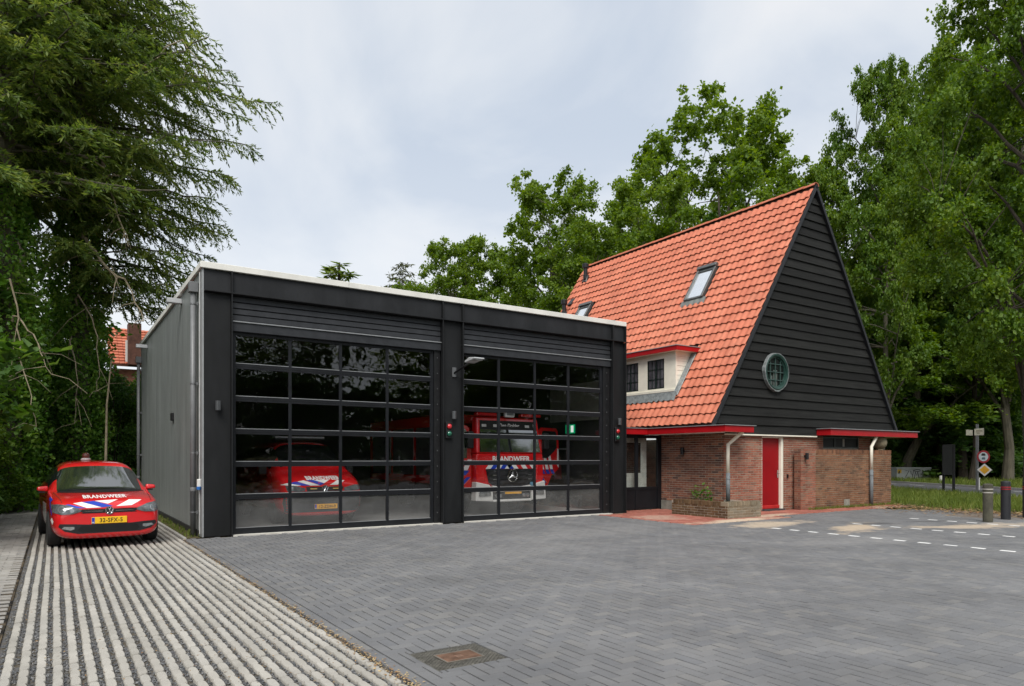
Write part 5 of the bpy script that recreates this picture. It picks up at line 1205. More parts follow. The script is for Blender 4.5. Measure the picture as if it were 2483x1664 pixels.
# markings on the bonnet
def pz(px, py): return ((px - 972) * .00137, .672 + (800 - py) * .00118)
W1 = [[(600, 735), (690, 720), (890, 797), (735, 800)], [(825, 710), (1080, 698), (960, 752)], [(1200, 704), (1345, 712), (1215, 782), (1045, 788)]]
B1 = [[(485, 768), (550, 745), (725, 800), (600, 800)], [(695, 720), (815, 710), (1012, 782), (900, 797)]]
R1 = [[(975, 756), (1088, 710), (1192, 704), (1030, 787)]]
decal(BV, [[pz(*q) for q in p] for p in W1], 'y', M_WH, 'white_stripe', car, 0.004); decal(BV, [[pz(*q) for q in p] for p in B1], 'y', M_BLU, 'blue_stripe', car, 0.0042)
decal_text(BV, 'BRANDWEER', 0.060, Matrix.Translation((-0.03, 0, .838)) @ UP, 'y', M_WH, car, xs=1.7, bold=0.0018, spacing=1.08)
for sx, ax, st in ((-1, 'x', -5), (1, '-x', 5)):
    decal(BV, [[(-.50, .60), (-.12, .80), (-.12, .74), (-.52, .54)], [(-.25, .80), (.1, .96 - .12), (.1, .80), (-.2, .68 + .07)]], ax, M_BLU, 'blue_stripe', car, 0.004)
    decal(BV, [[(-.52, .52), (-.40, .47), (-.55, .40), (-.62, .46)]] + [[(.45 + k * .16, .25), (.52 + k * .16, .25), (.62 + k * .16, .70), (.55 + k * .16, .70)] for k in range(6)], ax, M_WH, 'white_stripe', car, 0.004)
for s in (-1, 1):
    mi = L_(MB().hexa([(s * .78, .62, .90), (s * .95, .60, .92), (s * .95, .70, .93), (s * .78, .72, .91), (s * .78, .63, 1.01), (s * .94, .62, .995), (s * .94, .70, .99), (s * .78, .72, 1.0)]), 'mirror', M_CARRED, car, bevel=0.03, seg=3, smooth=True)
    link(MB().box(s * .86 - .06, s * .86 + .04, .63, .69, .885, .91).mesh('mirror_foot', M_TRIM), 'mirror_foot', mi, world=False)
    decal(BV, [[(-s * 0.02 + s * .55, .915), (s * .03, .945), (s * .05, .955), (s * .53, .925)]], 'y', M_TRIM, 'wiper', car, 0.012)
decal(BV, [[(-.68, .893), (.68, .893), (.62, .915), (.3, .93), (-.3, .93), (-.62, .915)]], 'y', M_MESHG, 'cowl', car, 0.004)
for y in (0.0, 2.47):
    for s in (-1, 1):
        decal(BV, [[(y + .335 * math.cos(2 * math.pi * k / 24), .30 + .335 * math.sin(2 * math.pi * k / 24)) for k in range(24) if .30 + .335 * math.sin(2 * math.pi * k / 24) > .16]], 'x' if s < 0 else '-x', M_MESHG, 'wheel_arch', car, 0.003)
        wheel(car, s * .735, y, .30, .19)
for s in (-1, 1):
    decal(BV, [[(s * .655, -.60), (s * .662, -.60), (s * .728, .34), (s * .720, .34)]], 'z', M_MESHG, 'bonnet_gap', car, 0.003)
    decal(BV, [[(.50, .30), (.507, .30), (.507, .90), (.50, .90)], [(1.62, .30), (1.627, .30), (1.627, .90), (1.62, .90)]], 'x' if s < 0 else '-x', M_MESHG, 'door_gap', car, 0.003)
decal(BV, [[(-.41, .588), (.41, .588), (.41, .583), (-.41, .583)], [(-.78, .59), (-.74, .56), (-.74, .555), (-.785, .583)]], 'y', M_MESHG, 'bumper_gap', car, 0.003)
bc = L_(MB().lathe([(.085, 1.46), (.085, 1.485), (.07, 1.49), (.068, 1.50)], (-.10, 1.72, 0), 'z', 18), 'beacon', mat('beacon_base', (0.5, 0.5, 0.5), 0.4), car)
link(MB().lathe([(.062, 1.50), (.064, 1.55), (.055, 1.585), (.03, 1.60)], (-.10, 1.72, 0), 'z', 18).mesh('dome', mat('beacon_dome', (0.12, 0.04, 0.03), 0.1, coat=1)), 'dome', bc, world=False)
L_(MB().box(-.64, .64, -.55, 2.9, .15, .30), 'underbody', M_MESHG, car)
# ------------------------------------------------------------------ red van inside the left bay
van = thing('fire_van', 'red fire service van parked behind the left glazed door', 'van', (5.06, 16.22, 0.0), 0.0)
VT = [(-.93, hp(.28, .55, (.76, .34), (.80, .55), (.76, .78), (.66, .88), (.5, .92), (.3, .94), (0, .945))),
      (-.88, hp(.20, .70, (.85, .32), (.88, .58), (.85, .87), (.76, .95), (.56, .985), (.32, 1.0), (0, 1.01))),
      (-.60, hp(.20, .75, (.91, .32), (.93, .62), (.91, .97), (.82, 1.06), (.62, 1.09), (.36, 1.11), (0, 1.12))),
      (-.18, hp(.22, .78, (.93, .32), (.95, .65), (.93, 1.08), (.87, 1.15), (.78, 1.18), (.42, 1.215), (0, 1.23))),
      (-.08, hp(.22, .78, (.93, .32), (.95, .65), (.93, 1.10), (.88, 1.17), (.79, 1.26), (.46, 1.30), (0, 1.32))),
      (.36, hp(.22, .78, (.93, .32), (.95, .66), (.935, 1.13), (.89, 1.18), (.74, 1.60), (.44, 1.64), (0, 1.66))),
      (.66, hp(.22, .78, (.93, .32), (.95, .66), (.935, 1.14), (.89, 1.19), (.71, 1.80), (.43, 1.85), (0, 1.87))),
      (.85, hp(.22, .78, (.93, .32), (.95, .66), (.935, 1.15), (.89, 1.20), (.70, 1.86), (.43, 1.91), (0, 1.93))),
      (3.4, hp(.22, .78, (.93, .32), (.95, .66), (.935, 1.15), (.89, 1.20), (.70, 1.86), (.43, 1.91), (0, 1.93))),
      (3.75, hp(.22, .78, (.92, .32), (.94, .66), (.92, 1.15), (.87, 1.20), (.69, 1.80), (.42, 1.86), (0, 1.88))),
      (3.85, hp(.30, .7, (.85, .40), (.87, .66), (.85, 1.1), (.80, 1.2), (.60, 1.6), (.38, 1.65), (0, 1.66)))]
def vmat(i, s):
    if s in (6, 7) and i in (4, 5): return 1
    if s == 5 and 5 <= i <= 8: return 2
    return 0
vf = loft_body(VT, vmat, [M_CARRED, M_CGL, M_CGL]); BV = bvh_of(vf)
link(take(vf, 0, 'body', M_CARRED), 'body', van, world=False); link(take(vf, 1, 'windscreen', M_CGL), 'windscreen', van, world=False); halves(vf, van)
M_BUMP = mat('grey_bumper', (0.035, 0.036, 0.04), 0.5, var=0.15)
decal(BV, [[(-.87, .73), (-.5, .76), (.5, .76), (.87, .73), (.89, .5), (.84, .30), (-.84, .30), (-.89, .5)]], 'y', M_BUMP, 'bumper', van, 0.005)
HV = [(.84, .885), (.70, .895), (.44, .835), (.44, .775), (.60, .755), (.82, .775)]
for pts, s in ((HV, 1), (mirror(HV), -1)):
    h = decal(BV, [pts], 'y', M_LENS, 'headlight', van, 0.008)
    for cx, r in ((.74, .05), (.58, .048)):
        decal(BV, [[(s * cx + r * math.cos(2 * math.pi * k / 16), .825 + r * math.sin(2 * math.pi * k / 16)) for k in range(16)]], 'y', M_LAMPW, 'reflector', h, 0.012)
decal(BV, [[(-.43, .855), (.43, .855), (.40, .765), (-.40, .765)]], 'y', M_MESHG, 'grille', van, 0.007)
decal(BV, [[(-.43, .862), (.43, .862), (.43, .853), (-.43, .853)], [(-.40, .778), (.40, .778), (.40, .770), (-.40, .770)]], 'y', M_CHR, 'grille_strip', van, 0.011)
decal(BV, [[(-.33, .83), (-.18, .83), (-.18, .805), (-.33, .805)]], 'y', M_AMB, 'flash_light', van, 0.012); decal(BV, [[(.18, .83), (.33, .83), (.33, .805), (.18, .805)]], 'y', M_AMB, 'flash_light', van, 0.012)
badge_vw(van, (0, -0.945, .815), 0.078)
plate(van, (0.02, -0.945, .42), '12-ZDH-9', M_YEL2)
def pv(px, py): return ((px - 1460) * .00152, .885 + (815 - py) * .00118)
decal(BV, [[pv(*q) for q in p] for p in ([(880, 790), (930, 765), (1110, 805), (1060, 815), (870, 800)], [(1070, 735), (1160, 715), (1390, 810), (1250, 812)], [(1300, 710), (1545, 708), (1445, 770)], [(1660, 715), (1780, 725), (1650, 805), (1530, 805)])], 'y', M_WH, 'white_stripe', van, 0.004)
decal(BV, [[pv(*q) for q in p] for p in ([(930, 762), (1060, 737), (1250, 812), (1120, 808)], [(1195, 712), (1300, 711), (1450, 775), (1390, 808)])], 'y', M_BLU, 'blue_stripe', van, 0.0042)
decal_text(BV, 'BRANDWEER', 0.105, Matrix.Translation((0.0, 0, 1.045)) @ UP, 'y', M_WH, van, xs=1.15, bold=0.005, spacing=1.08)
for s in (-1, 1):
    L_(MB().box(s * 1.04 - .09, s * 1.04 + .09, .32, .42, 1.12, 1.38), 'mirror', M_TRIM, van, bevel=0.03, seg=2)
    wheel(van, s * .83, 0, .33, .21); wheel(van, s * .83, 3.0, .33, .21)
lb = L_(MB().box(-.62, .62, .95, 1.25, 1.94, 1.99), 'light_bar', M_TRIM, van, bevel=0.01)
link(MB().box(-.60, .60, .945, 1.24, 1.992, 2.03).mesh('light_strip', mat('bar_lens', (0.5, 0.52, 0.52), 0.15, coat=1)), 'light_strip', lb, world=False)
# ------------------------------------------------------------------ fire engine inside the right bay
eng = thing('fire_engine', 'red and white fire engine with both cab doors open behind the right glazed door', 'fire engine', (10.25, 15.60, 0.0), 0.0)
CW = 1.08
cab = L_(MB().hexa([(-CW, 0, .62), (CW, 0, .62), (CW, 1.75, .62), (-CW, 1.75, .62), (-CW + .01, .0, 1.62), (CW - .01, .0, 1.62), (CW, 1.75, 1.62), (-CW, 1.75, 1.62)]).hexa([(-CW + .01, .002, 1.621), (CW - .01, .002, 1.621), (CW, .30, 1.621), (-CW, .30, 1.621), (-CW + .10, .16, 2.60), (CW - .10, .16, 2.60), (CW - .08, .38, 2.60), (-CW + .08, .38, 2.60)]).box(-CW + .08, CW - .08, .381, 1.75, 2.45, 2.62).box(-CW, CW, 1.45, 1.75, 1.622, 2.449), 'cab', M_CARRED, eng, bevel=0.05, seg=3)
def fpl(z): return .002 + (z - 1.621) / .979 * .158     # front plane of the upper cab
def fq(name, m, pts, off, par=cab):
    return link(MB().prism([(x, fpl(z) - off, z) for x, z in pts], (0, .004, 0)).mesh(name, m), name, par, world=False)
fq('windscreen', M_CGL, [(-.98, 1.66), (.98, 1.66), (.92, 2.26), (-.92, 2.26)], 0.012)
fq('header_panel', M_MESHG, [(-.92, 2.262), (.92, 2.262), (.895, 2.50), (-.895, 2.50)], 0.010)
me = text_mesh('Den Dolder', 0.13, bold=0.003); me.transform(Matrix.Translation((0.02, fpl(2.37) - 0.016, 2.375)) @ Matrix.Rotation(0.16, 4, 'X') @ UP); me.materials.append(M_WH); link(me, 'lettering', cab, world=False)
for cx in (-.78, -.42, .60):
    fq('marker_lamp', mat('marker_lamp', (0.5, 0.5, 0.48), 0.2), [(cx - .07, 2.33), (cx + .07, 2.33), (cx + .07, 2.40), (cx - .07, 2.40)], 0.016)
fq('crest', M_WH, [(.80, 2.30), (.87, 2.33), (.87, 2.42), (.84, 2.40), (.80, 2.43)], 0.016)
fl_ = [L_(MB().box(-CW + .05, -.10 - .28, .04, .22, 2.62, 2.70), 'roof_light_bar', mat('red_lens_bar', (0.5, 0.015, 0.02), 0.15, coat=1), eng, bevel=0.015), L_(MB().box(.38, CW - .05, .04, .22, 2.62, 2.70), 'roof_light_bar', MATS['red_lens_bar'], eng, bevel=0.015)]
sl = L_(MB().box(-.15, .15, .03, .14, 2.60, 2.84), 'search_light', M_WH, eng, bevel=0.02)
link(MB().box(-.11, .11, .022, .0295, 2.65, 2.80).mesh('lens', mat('dim_lens', (0.18, 0.19, 0.19), 0.1)), 'lens', sl, world=False)
# front: red band with lettering, stripes, grille and star
me = text_mesh('BRANDWEER', 0.20, bold=0.006); me.transform(Matrix.Translation((0.0, -0.062 + .04, 1.47)) @ UP); me.materials.append(M_WH); link(me, 'lettering', eng, world=False)
L_(MB().box(-.98, .98, -.016, -.002, 1.345, 1.60), 'front_band', M_CARRED, eng)
for k in range(11):
    x0 = -.80 + k * .148; d = .10 if k < 5 else -.10
    m = (M_WH if k % 2 == 0 else M_BLU) if k < 6 else (M_WH if k % 2 == 0 else M_REDF)
    L_(MB().prism([(x0 + d, -.022, 1.335), (x0 + .148 + d, -.022, 1.335), (x0 + .148, -.022, 1.215), (x0, -.022, 1.215)], (0, .014, 0)), 'stripe', m, eng)
gr = L_(MB().prism([(-.80, -.05, 1.205), (.80, -.05, 1.205), (.72, -.06, .86), (.60, -.06, .78), (.0, -.06, .70), (-.60, -.06, .78), (-.72, -.06, .86)], (0, .05, 0)), 'grille', M_TRIM, eng, bevel=0.015)
for z, w in ((1.12, .74), (1.01, .70), (.90, .66)):
    link(MB().prism([(-w, -.085, z), (w, -.085, z), (w, -.062, z - .07), (-w, -.062, z - .07)], (0, .02, 0)).mesh('slat', M_BUMP), 'slat', gr, world=False)
for s, z in ((-1, 1.045), (-1, .935), (1, 1.045), (1, .935)): link(MB().box(s * .56 - .06, s * .56 + .06, -.094, -.09, z - .012, z + .012).mesh('flash_light', M_LAMPW), 'flash_light', gr, world=False)
mb = MB(); R = .155; c = (0, -.10, 1.03)
mb.tube([(c[0] + R * math.cos(2 * math.pi * k / 28), c[1], c[2] + R * math.sin(2 * math.pi * k / 28)) for k in range(29)], .020, 6, caps=False)
for a in (90, 210, 330):
    ca, sa = math.cos(rad(a)), math.sin(rad(a)); mb.prism([(c[0] + R * .97 * ca, c[1] + .004, c[2] + R * .97 * sa), (c[0] - sa * .038, c[1] + .004, c[2] + ca * .038), (c[0], c[1] - .02, c[2]), (c[0] + sa * .038, c[1] + .004, c[2] - ca * .038)], (0, .006, 0))
L_(mb, 'star_badge', M_CHR, eng)
M_WB = mat('white_bumper', (0.72, 0.71, 0.68), 0.4, var=0.06, scale=3)
bp_ = L_(MB().prism([(-1.13, -.06, .38), (-.62, -.10, .36), (-.62, -.10, .70), (-.74, -.10, .80), (-1.10, -.05, .88)], (0, .25, 0)).prism([(1.13, -.06, .38), (.62, -.10, .36), (.62, -.10, .70), (.74, -.10, .80), (1.10, -.05, .88)], (0, .25, 0)).prism([(-.62, -.08, .60), (.62, -.08, .60), (.62, -.08, .775), (0, -.08, .70), (-.62, -.08, .775)], (0, .2, 0)).box(-.62, .62, -.10, .1, .34, .40), 'bumper', M_WB, eng, bevel=0.02, seg=2)
link(MB().box(-.60, .60, -.05, .1, .402, .598).mesh('dark_panel', M_TRIM), 'dark_panel', bp_, world=False)
for s in (-1, 1):
    link(MB().box(s * .86 - .18, s * .86 + .18, -.115, -.06, .50, .62).mesh('headlight', M_LAMPW), 'headlight', bp_, world=False, bevel=0.02)
    mb = MB(); 
    for q in (0, 1): mb.lathe([(.001, -.085), (.05, -.082), (.052, -.051)], (s * (.38 + q * .12), 0, .50), 'y', 14)
    link(mb.mesh('fog_light', M_LAMPW), 'fog_light', bp_, world=False)
    L_(MB().prism([(s * 1.075, .004, .90), (s * .81, -.02, .90), (s * .86, -.02, 1.34), (s * 1.075, .004, 1.34)], (0, .03, 0)), 'corner_panel', M_CARRED, eng, bevel=0.01)
plate(eng, (0.05, -.085, .625), '', M_YEL2, 0.5, 0.05) if False else L_(MB().box(-.25, .27, -.112, -.10, .545, .60), 'licence_plate', M_YEL2, eng)
L_(MB().lathe([(.001, -.10), (.055, -.098), (.055, -.06)], (.63, 0, .80), 'y', 14), 'blue_cap', mat('pale_blue', (0.15, 0.32, 0.45), 0.4), eng)
# open cab doors, their outer faces turned to the front
def cab_door(s):
    a = rad(20); O = Vector((s * (CW + .02), .22, 0)); U = Vector((s * math.cos(a), math.sin(a), 0)); Nn = Vector((math.sin(a) * s * 1.0, -math.cos(a), 0)) if s > 0 else Vector((-math.sin(a), -math.cos(a), 0))
    Nn = Vector((s * math.sin(a), -math.cos(a), 0))
    def P3(u_, z, h=0): p = O + U * u_ + Nn * h; return (p.x, p.y, z)
    def plt(name, m, pts, h, par, th=.004): 
        mb = MB().prism([P3(u_, z, h) for u_, z in pts], tuple(-Nn * th)); return link(mb.mesh(name, m), name, par, world=False)
    d = plt('cab_door', M_CARRED, [(0, .72), (.42, .72), (.62, 1.0), (.98, 1.18), (1.0, 1.9), (.94, 2.28), (.86, 2.36), (.14, 2.36), (.06, 2.28), (0, 1.7)], 0, eng, .07)
    plt('window', M_CGL, [(.12, 1.50), (.40, 1.50), (.72, 1.68), (.88, 1.80), (.86, 2.20), (.80, 2.27), (.17, 2.27), (.12, 2.2)], .008, d)
    for k in range(4): plt('stripe', M_WH, [(.10 + k * .22, 1.18), (.24 + k * .22, 1.18), (.10 + k * .22, 1.46 + k * .07), (-.02 + k * .22, 1.46 + k * .07)] if k < 3 else [(.90, 1.30), (.985, 1.22), (.985, 1.75), (.92, 1.78)], .007, d)
    for k in range(4): plt('stripe', M_BLU, [(.05 + k * .24, 1.17), (.20 + k * .24, 1.17), (.30 + k * .24, 1.05), (.15 + k * .24, 1.05)] if k < 3 else [(.02, 1.0), (.12, 1.0), (.34, .80), (.20, .80)], .0075, d)
    for k in range(3): plt('stripe', M_ORF, [(.0 + .10 * k, .98 - .06 * k), (.14 + .10 * k, .98 - .06 * k), (.30 + .06 * k, .80), (.18 + .06 * k, .80)], .0072, d)
    L_(MB().box(*sorted((s * (CW + .05), s * (CW + .45))), .30, .7, .42, .70), 'step', M_TRIM, eng)
    return d
cab_door(1); cab_door(-1)
for s in (-1, 1):
    L_(MB().box(s * 1.22 - .09, s * 1.22 + .09, .02, .12, 1.75, 2.20), 'mirror', M_TRIM, eng, bevel=0.03, seg=2)
    wheel(eng, s * .93, 1.2, .46, .28); wheel(eng, s * .93, 4.6, .46, .28)
L_(MB().box(-1.12, 1.12, 1.85, 7.2, .75, 2.75), 'equipment_body', M_CARRED, eng, bevel=0.04)
for s in (-1, 1):
    for k in range(3): L_(MB().box(*sorted((s * 1.121, s * 1.128)), 2.0 + k * 1.7, 3.5 + k * 1.7, 1.0, 2.4), 'roller_shutter', M_RIM, eng)
L_(MB().box(-.9, .9, .1, 7.0, .40, .62), 'chassis', M_MESHG, eng)
# ================================================================== TREES AND BUSHES
M_BARK = mat('bark', (0.055, 0.045, 0.033), 0.95, var=0.4, scale=6, bump=0.9, bscale=18, stretch=(1, 1, 0.25)); M_BARKG = mat('grey_bark', (0.10, 0.09, 0.065), 0.95, var=0.4, scale=6, bump=0.9, bscale=18, stretch=(1, 1, 0.25)); M_TWIG = mat('dead_twig', (0.30, 0.25, 0.17), 0.9, var=0.35, scale=5)
LF_A = leafmat('maple_leaf', (0.065, 0.120, 0.016), (0.12, 0.205, 0.026), (0.215, 0.295, 0.055), 0.5, patch=0.3)
LF_B = leafmat('oak_leaf', (0.048, 0.108, 0.012), (0.10, 0.185, 0.020), (0.21, 0.295, 0.042), 0.43, patch=0.35)
LF_C = leafmat('dark_leaf', (0.03, 0.08, 0.015), (0.066, 0.145, 0.025), (0.14, 0.22, 0.05), 0.4, patch=0.3)
LF_I = leafmat('ivy_leaf', (0.04, 0.115, 0.018), (0.12, 0.255, 0.035), (0.27, 0.40, 0.085), 0.4, rough=0.4, patch=0.9)
LF_N = leafmat('needle', (0.045, 0.088, 0.022), (0.115, 0.18, 0.038), (0.26, 0.30, 0.08), 0.45, patch=0.8)
LF_P = leafmat('pine_needle', (0.05, 0.065, 0.022), (0.09, 0.105, 0.04), (0.15, 0.16, 0.065), 0.3, patch=0.5)
def leaf_quads(C, size, R, upbias=0.45, aspect=0.55):
    """rhombic leaves at points C"""
    n = len(C); nrm = R.normal(size=(n, 3)); nrm[:, 2] = np.abs(nrm[:, 2]) + upbias; nrm /= np.linalg.norm(nrm, axis=1)[:, None]
    d = R.normal(size=(n, 3)); d -= (d * nrm).sum(1)[:, None] * nrm; d /= np.linalg.norm(d, axis=1)[:, None] + 1e-9
    w = np.cross(nrm, d); s = size * R.uniform(0.6, 1.35, n)[:, None]
    V = np.stack([C - d * s * 0.5, C + w * s * aspect * 0.5 + nrm * s * 0.08, C + d * s * 0.5, C - w * s * aspect * 0.5 + nrm * s * 0.08], 1).reshape(-1, 3)
    F = np.array([[0, 1, 2, 3]]) + 4 * np.arange(n)[:, None]
    return V, F
def np_mesh(name, V, F, m):
    me = bpy.data.meshes.new(name); k = F.shape[1]
    me.vertices.add(len(V)); me.vertices.foreach_set('co', np.ascontiguousarray(V, dtype=np.float32).ravel()); me.loops.add(F.size); me.loops.foreach_set('vertex_index', np.ascontiguousarray(F, dtype=np.int32).ravel())
    me.polygons.add(len(F)); me.polygons.foreach_set('loop_start', np.arange(0, F.size, k, dtype=np.int32))
    try: me.polygons.foreach_set('loop_total', np.full(len(F), k, dtype=np.int32))
    except Exception: pass
    me.polygons.foreach_set('use_smooth', np.zeros(len(F), dtype=bool))
    me.materials.append(m); me.update(calc_edges=True); return me
def broadleaf(seed, H, base, R0, nc, leaves, leaf, lm, bark, trunk_r=0.32, cr=0.95, nl=13, tf=0.72, top=0.42, lump=0.22):
    """round crowned tree: leaf clumps spread through a lumpy crown, each carried by a limb or a side branch"""
    r = random.Random(seed); R = np.random.RandomState(seed); mb = MB()
    lob = [(r.uniform(0, 6.28), r.uniform(0.1, 0.95), r.uniform(-1, 1)) for _ in range(9)]
    def rad_at(t, a):
        v = R0 * max(top * (1 - max(0, t - 0.9) * 4), math.sin(math.pi * (0.17 + 0.74 * t)) ** 0.65)
        return v * (1 + lump * sum(w * math.exp(-((t - tt) / 0.22) ** 2) * math.cos(a - aa) for aa, tt, w in lob))
    tp = []; x = y = 0
    for i in range(10):
        tp.append(Vector((x, y, H * tf * i / 9))); x += r.gauss(0, 0.009 * H); y += r.gauss(0, 0.009 * H)
    mb.tube(tp, [trunk_r * (1.3 if i == 0 else 1) * (1 - 0.82 * (i / 9)) + 0.02 for i in range(10)], 10)
    def tat(z):
        f = max(0, min(8.999, z / (H * tf) * 9)); i = int(f); return tp[i].lerp(tp[i + 1], f - i)
    cl = []
    for k in range(nc):
        t = ((k + r.random()) / nc) ** 0.85; a = k * 2.399963 + r.uniform(-0.4, 0.4); f = r.uniform(0.30, 1.0) ** 0.55; q = rad_at(t, a)
        z = base + (H - base) * t * (0.97 if f > 0.6 else 1.0) + r.gauss(0, 0.25); c = tat(z)
        cl.append((Vector((c.x * 0.8 + math.cos(a) * q * f, c.y * 0.8 + math.sin(a) * q * f, z)), cr * r.uniform(0.62, 1.25) * (0.8 if t > 0.85 else 1), f, t))
    nodes = []; far = sorted(range(nc), key=lambda i: -cl[i][2] + 0.15 * r.random())[:nl]
    for i in far:
        c = cl[i][0]; h = math.hypot(c.x, c.y); z0 = max(base * 0.75, min(H * tf * 0.97, c.z - h * r.uniform(0.5, 1.0))); s = tat(z0); pts = []
        for j in range(8):
            u_ = j / 7; m_ = s.lerp(c, u_); m_.z += 0.10 * h * math.sin(u_ * 3.14) * (1 if c.z > z0 else -0.3); pts.append(m_ + Vector((r.gauss(0, 0.06), r.gauss(0, 0.06), r.gauss(0, 0.05))) * (1 if 0 < j < 7 else 0))
        r0 = max(0.04, trunk_r * 0.45 * (1 - 0.5 * z0 / H)); mb.tube(pts, [r0 * (1 - 0.85 * j / 7) for j in range(8)], 6, caps=False); nodes += [(p_, r0 * (1 - 0.85 * j / 7)) for j, p_ in enumerate(pts) if j > 1]
    nodes += [(p_, trunk_r * 0.4) for p_ in tp[4:]]
    NA = np.array([p_ for p_, _ in nodes])
    for i in range(nc):
        if i in far: continue
        c = cl[i][0]; d = ((NA - np.array(c)) ** 2).sum(1) + 3.0 * np.maximum(0, NA[:, 2] - c.z) ** 2; j = int(d.argmin()); s, r1 = nodes[j]; m_ = s.lerp(c, 0.5) + Vector((r.gauss(0, 0.1), r.gauss(0, 0.1), 0.1))
        mb.tube([s, m_, c], [max(0.012, min(r1 * 0.6, 0.05)), 0.022, 0.008], 4, caps=False)
    C = np.array([c[0] for c in cl]); q = np.array([c[1] for c in cl]); D = C - np.array([tat(c.z * 0.8) for c in (k_[0] for k_ in cl)]); D /= np.linalg.norm(D, axis=1)[:, None] + 1e-6
    S_C, S_q = [], []           # every clump is a handful of uneven sprigs thrown outwards
    for i in range(nc):
        for j in range(6):
            o_ = R.normal(0, 0.55, 3) * q[i]; o_[2] *= 0.7; o_ += D[i] * q[i] * R.uniform(-0.5, 0.9); S_C.append(C[i] + o_); S_q.append(q[i] * R.uniform(0.28, 0.62))
    S_C = np.array(S_C); S_q = np.array(S_q); ids = R.choice(len(S_C), leaves, p=S_q ** 1.8 / (S_q ** 1.8).sum())
    pos = S_C[ids] + R.normal(0, 0.55, (leaves, 3)) * S_q[ids][:, None] * np.array([1, 1, 0.7])
    V, F = leaf_quads(pos, leaf, R, 0.45, 0.72)
    ext = (float(np.percentile(pos[:, 2], 99.3)), float(np.percentile(np.hypot(pos[:, 0], pos[:, 1]), 94)))
    return mb.mesh('trunk', bark), np_mesh('crown', V, F, lm), ext
def conifer(seed, H, base, prof, lm, bark, trunk_r=0.35, step=0.55, nper=5, needle=0.20, dens=1.0, bare=0.0, nd=15, clear=None):
    r = random.Random(seed); R = np.random.RandomState(seed); mb = MB(); NP, ND, NS = [], [], []
    mb.tube([(0, 0, 0), (0.05, 0.02, H * 0.3), (0.0, 0.06, H * 0.7), (0.02, 0, H - 1.1)], [trunk_r * 1.2, trunk_r * 0.9, trunk_r * 0.45, 0.03], 10)
    z = base; k = 0
    while z < H - 0.3:
        for q in range(nper):
            a = k * 2.399 + r.uniform(-0.3, 0.3); k += 1; L = prof(z) * r.uniform(0.70, 1.10)
            if L < 0.25: continue
            if clear and z < clear[0] and clear[1] * math.cos(a) + clear[2] * math.sin(a) < 0.35: continue
            z0 = z + r.uniform(-0.3, 0.3); d2 = Vector((math.cos(a), math.sin(a), 0)); n = 9; pts = []
            lift = r.uniform(-0.05, 0.22)
            for i in range(n + 1):
                t = i / n; pts.append(Vector((0, 0, z0)) + d2 * (L * t) + Vector((r.gauss(0, 0.02) * L * t, r.gauss(0, 0.02) * L * t, L * (lift * t - 0.34 * t * t + 0.16 * t ** 4))))
            mb.tube(pts, [0.055 * (L / 5) ** 0.5 * (1 - 0.85 * i / n) + 0.006 for i in range(n + 1)], 5, caps=False)
            if r.random() < bare: continue
            side = Vector((-d2.y, d2.x, 0)); nt = max(6, int(L * 6.5 * dens))
            for j in range(nt):
                t = 0.16 + 0.84 * (j + r.random()) / nt; f = t * n; i = min(n - 1, int(f)); b = pts[i].lerp(pts[i + 1], f - i)
                s = 1 if j % 2 else -1; tl = (0.30 + 0.75 * (1 - abs(t - 0.55) * 1.3)) * min(1, L / 3.5) * r.uniform(0.6, 1.2)
                dd = (side * s * r.uniform(0.55, 1.0) + d2 * r.uniform(0.35, 0.9) + Vector((0, 0, r.uniform(-0.65, 0.02)))).normalized()
                m_ = max(4, int(tl * nd * dens))
                tt = (np.arange(m_) + R.uniform(0, 1, m_)) / m_
                P_ = np.array(b)[None] + np.array(dd)[None] * (tl * tt)[:, None]; P_[:, 2] -= 0.28 * tl * tt ** 2
                D_ = np.array(dd)[None] + R.normal(0, 0.42, (m_, 3)); D_[:, 2] -= 0.15
                NP.append(P_); ND.append(D_)
        z += step * (0.85 if z < H * 0.6 else 0.65)
    P_ = np.vstack(NP); D_ = np.vstack(ND); D_ /= np.linalg.norm(D_, axis=1)[:, None]; n = len(P_)
    W = np.cross(D_, R.normal(size=(n, 3)) * 0.6 + np.array([0, 0, 1.0])); W /= np.linalg.norm(W, axis=1)[:, None] + 1e-9
    ln = needle * R.uniform(0.7, 1.3, n)[:, None]; w = ln * 0.13
    V = np.stack([P_, P_ + D_ * ln * 0.5 + W * w, P_ + D_ * ln, P_ + D_ * ln * 0.5 - W * w], 1).reshape(-1, 3); F = np.array([[0, 1, 2, 3]]) + 4 * np.arange(n)[:, None]
    return mb.mesh('trunk', bark), np_mesh('crown', V, F, lm)
def at_px(px, d):
    a = (px - 1241.5) / 1682; return (d * (FW[0] + a * RX[0]), d * (FW[1] + a * RX[1]), -0.05)
def tree(meshes, name, label, loc, scale=(1, 1, 1), rz=0.0, group=None, cat='tree'):
    t = thing(name, label, cat, loc, rz, group); t.scale = scale
    link(meshes[0], 'trunk', t, world=False, smooth=False); link(meshes[1], 'crown', t, world=False)
    return t
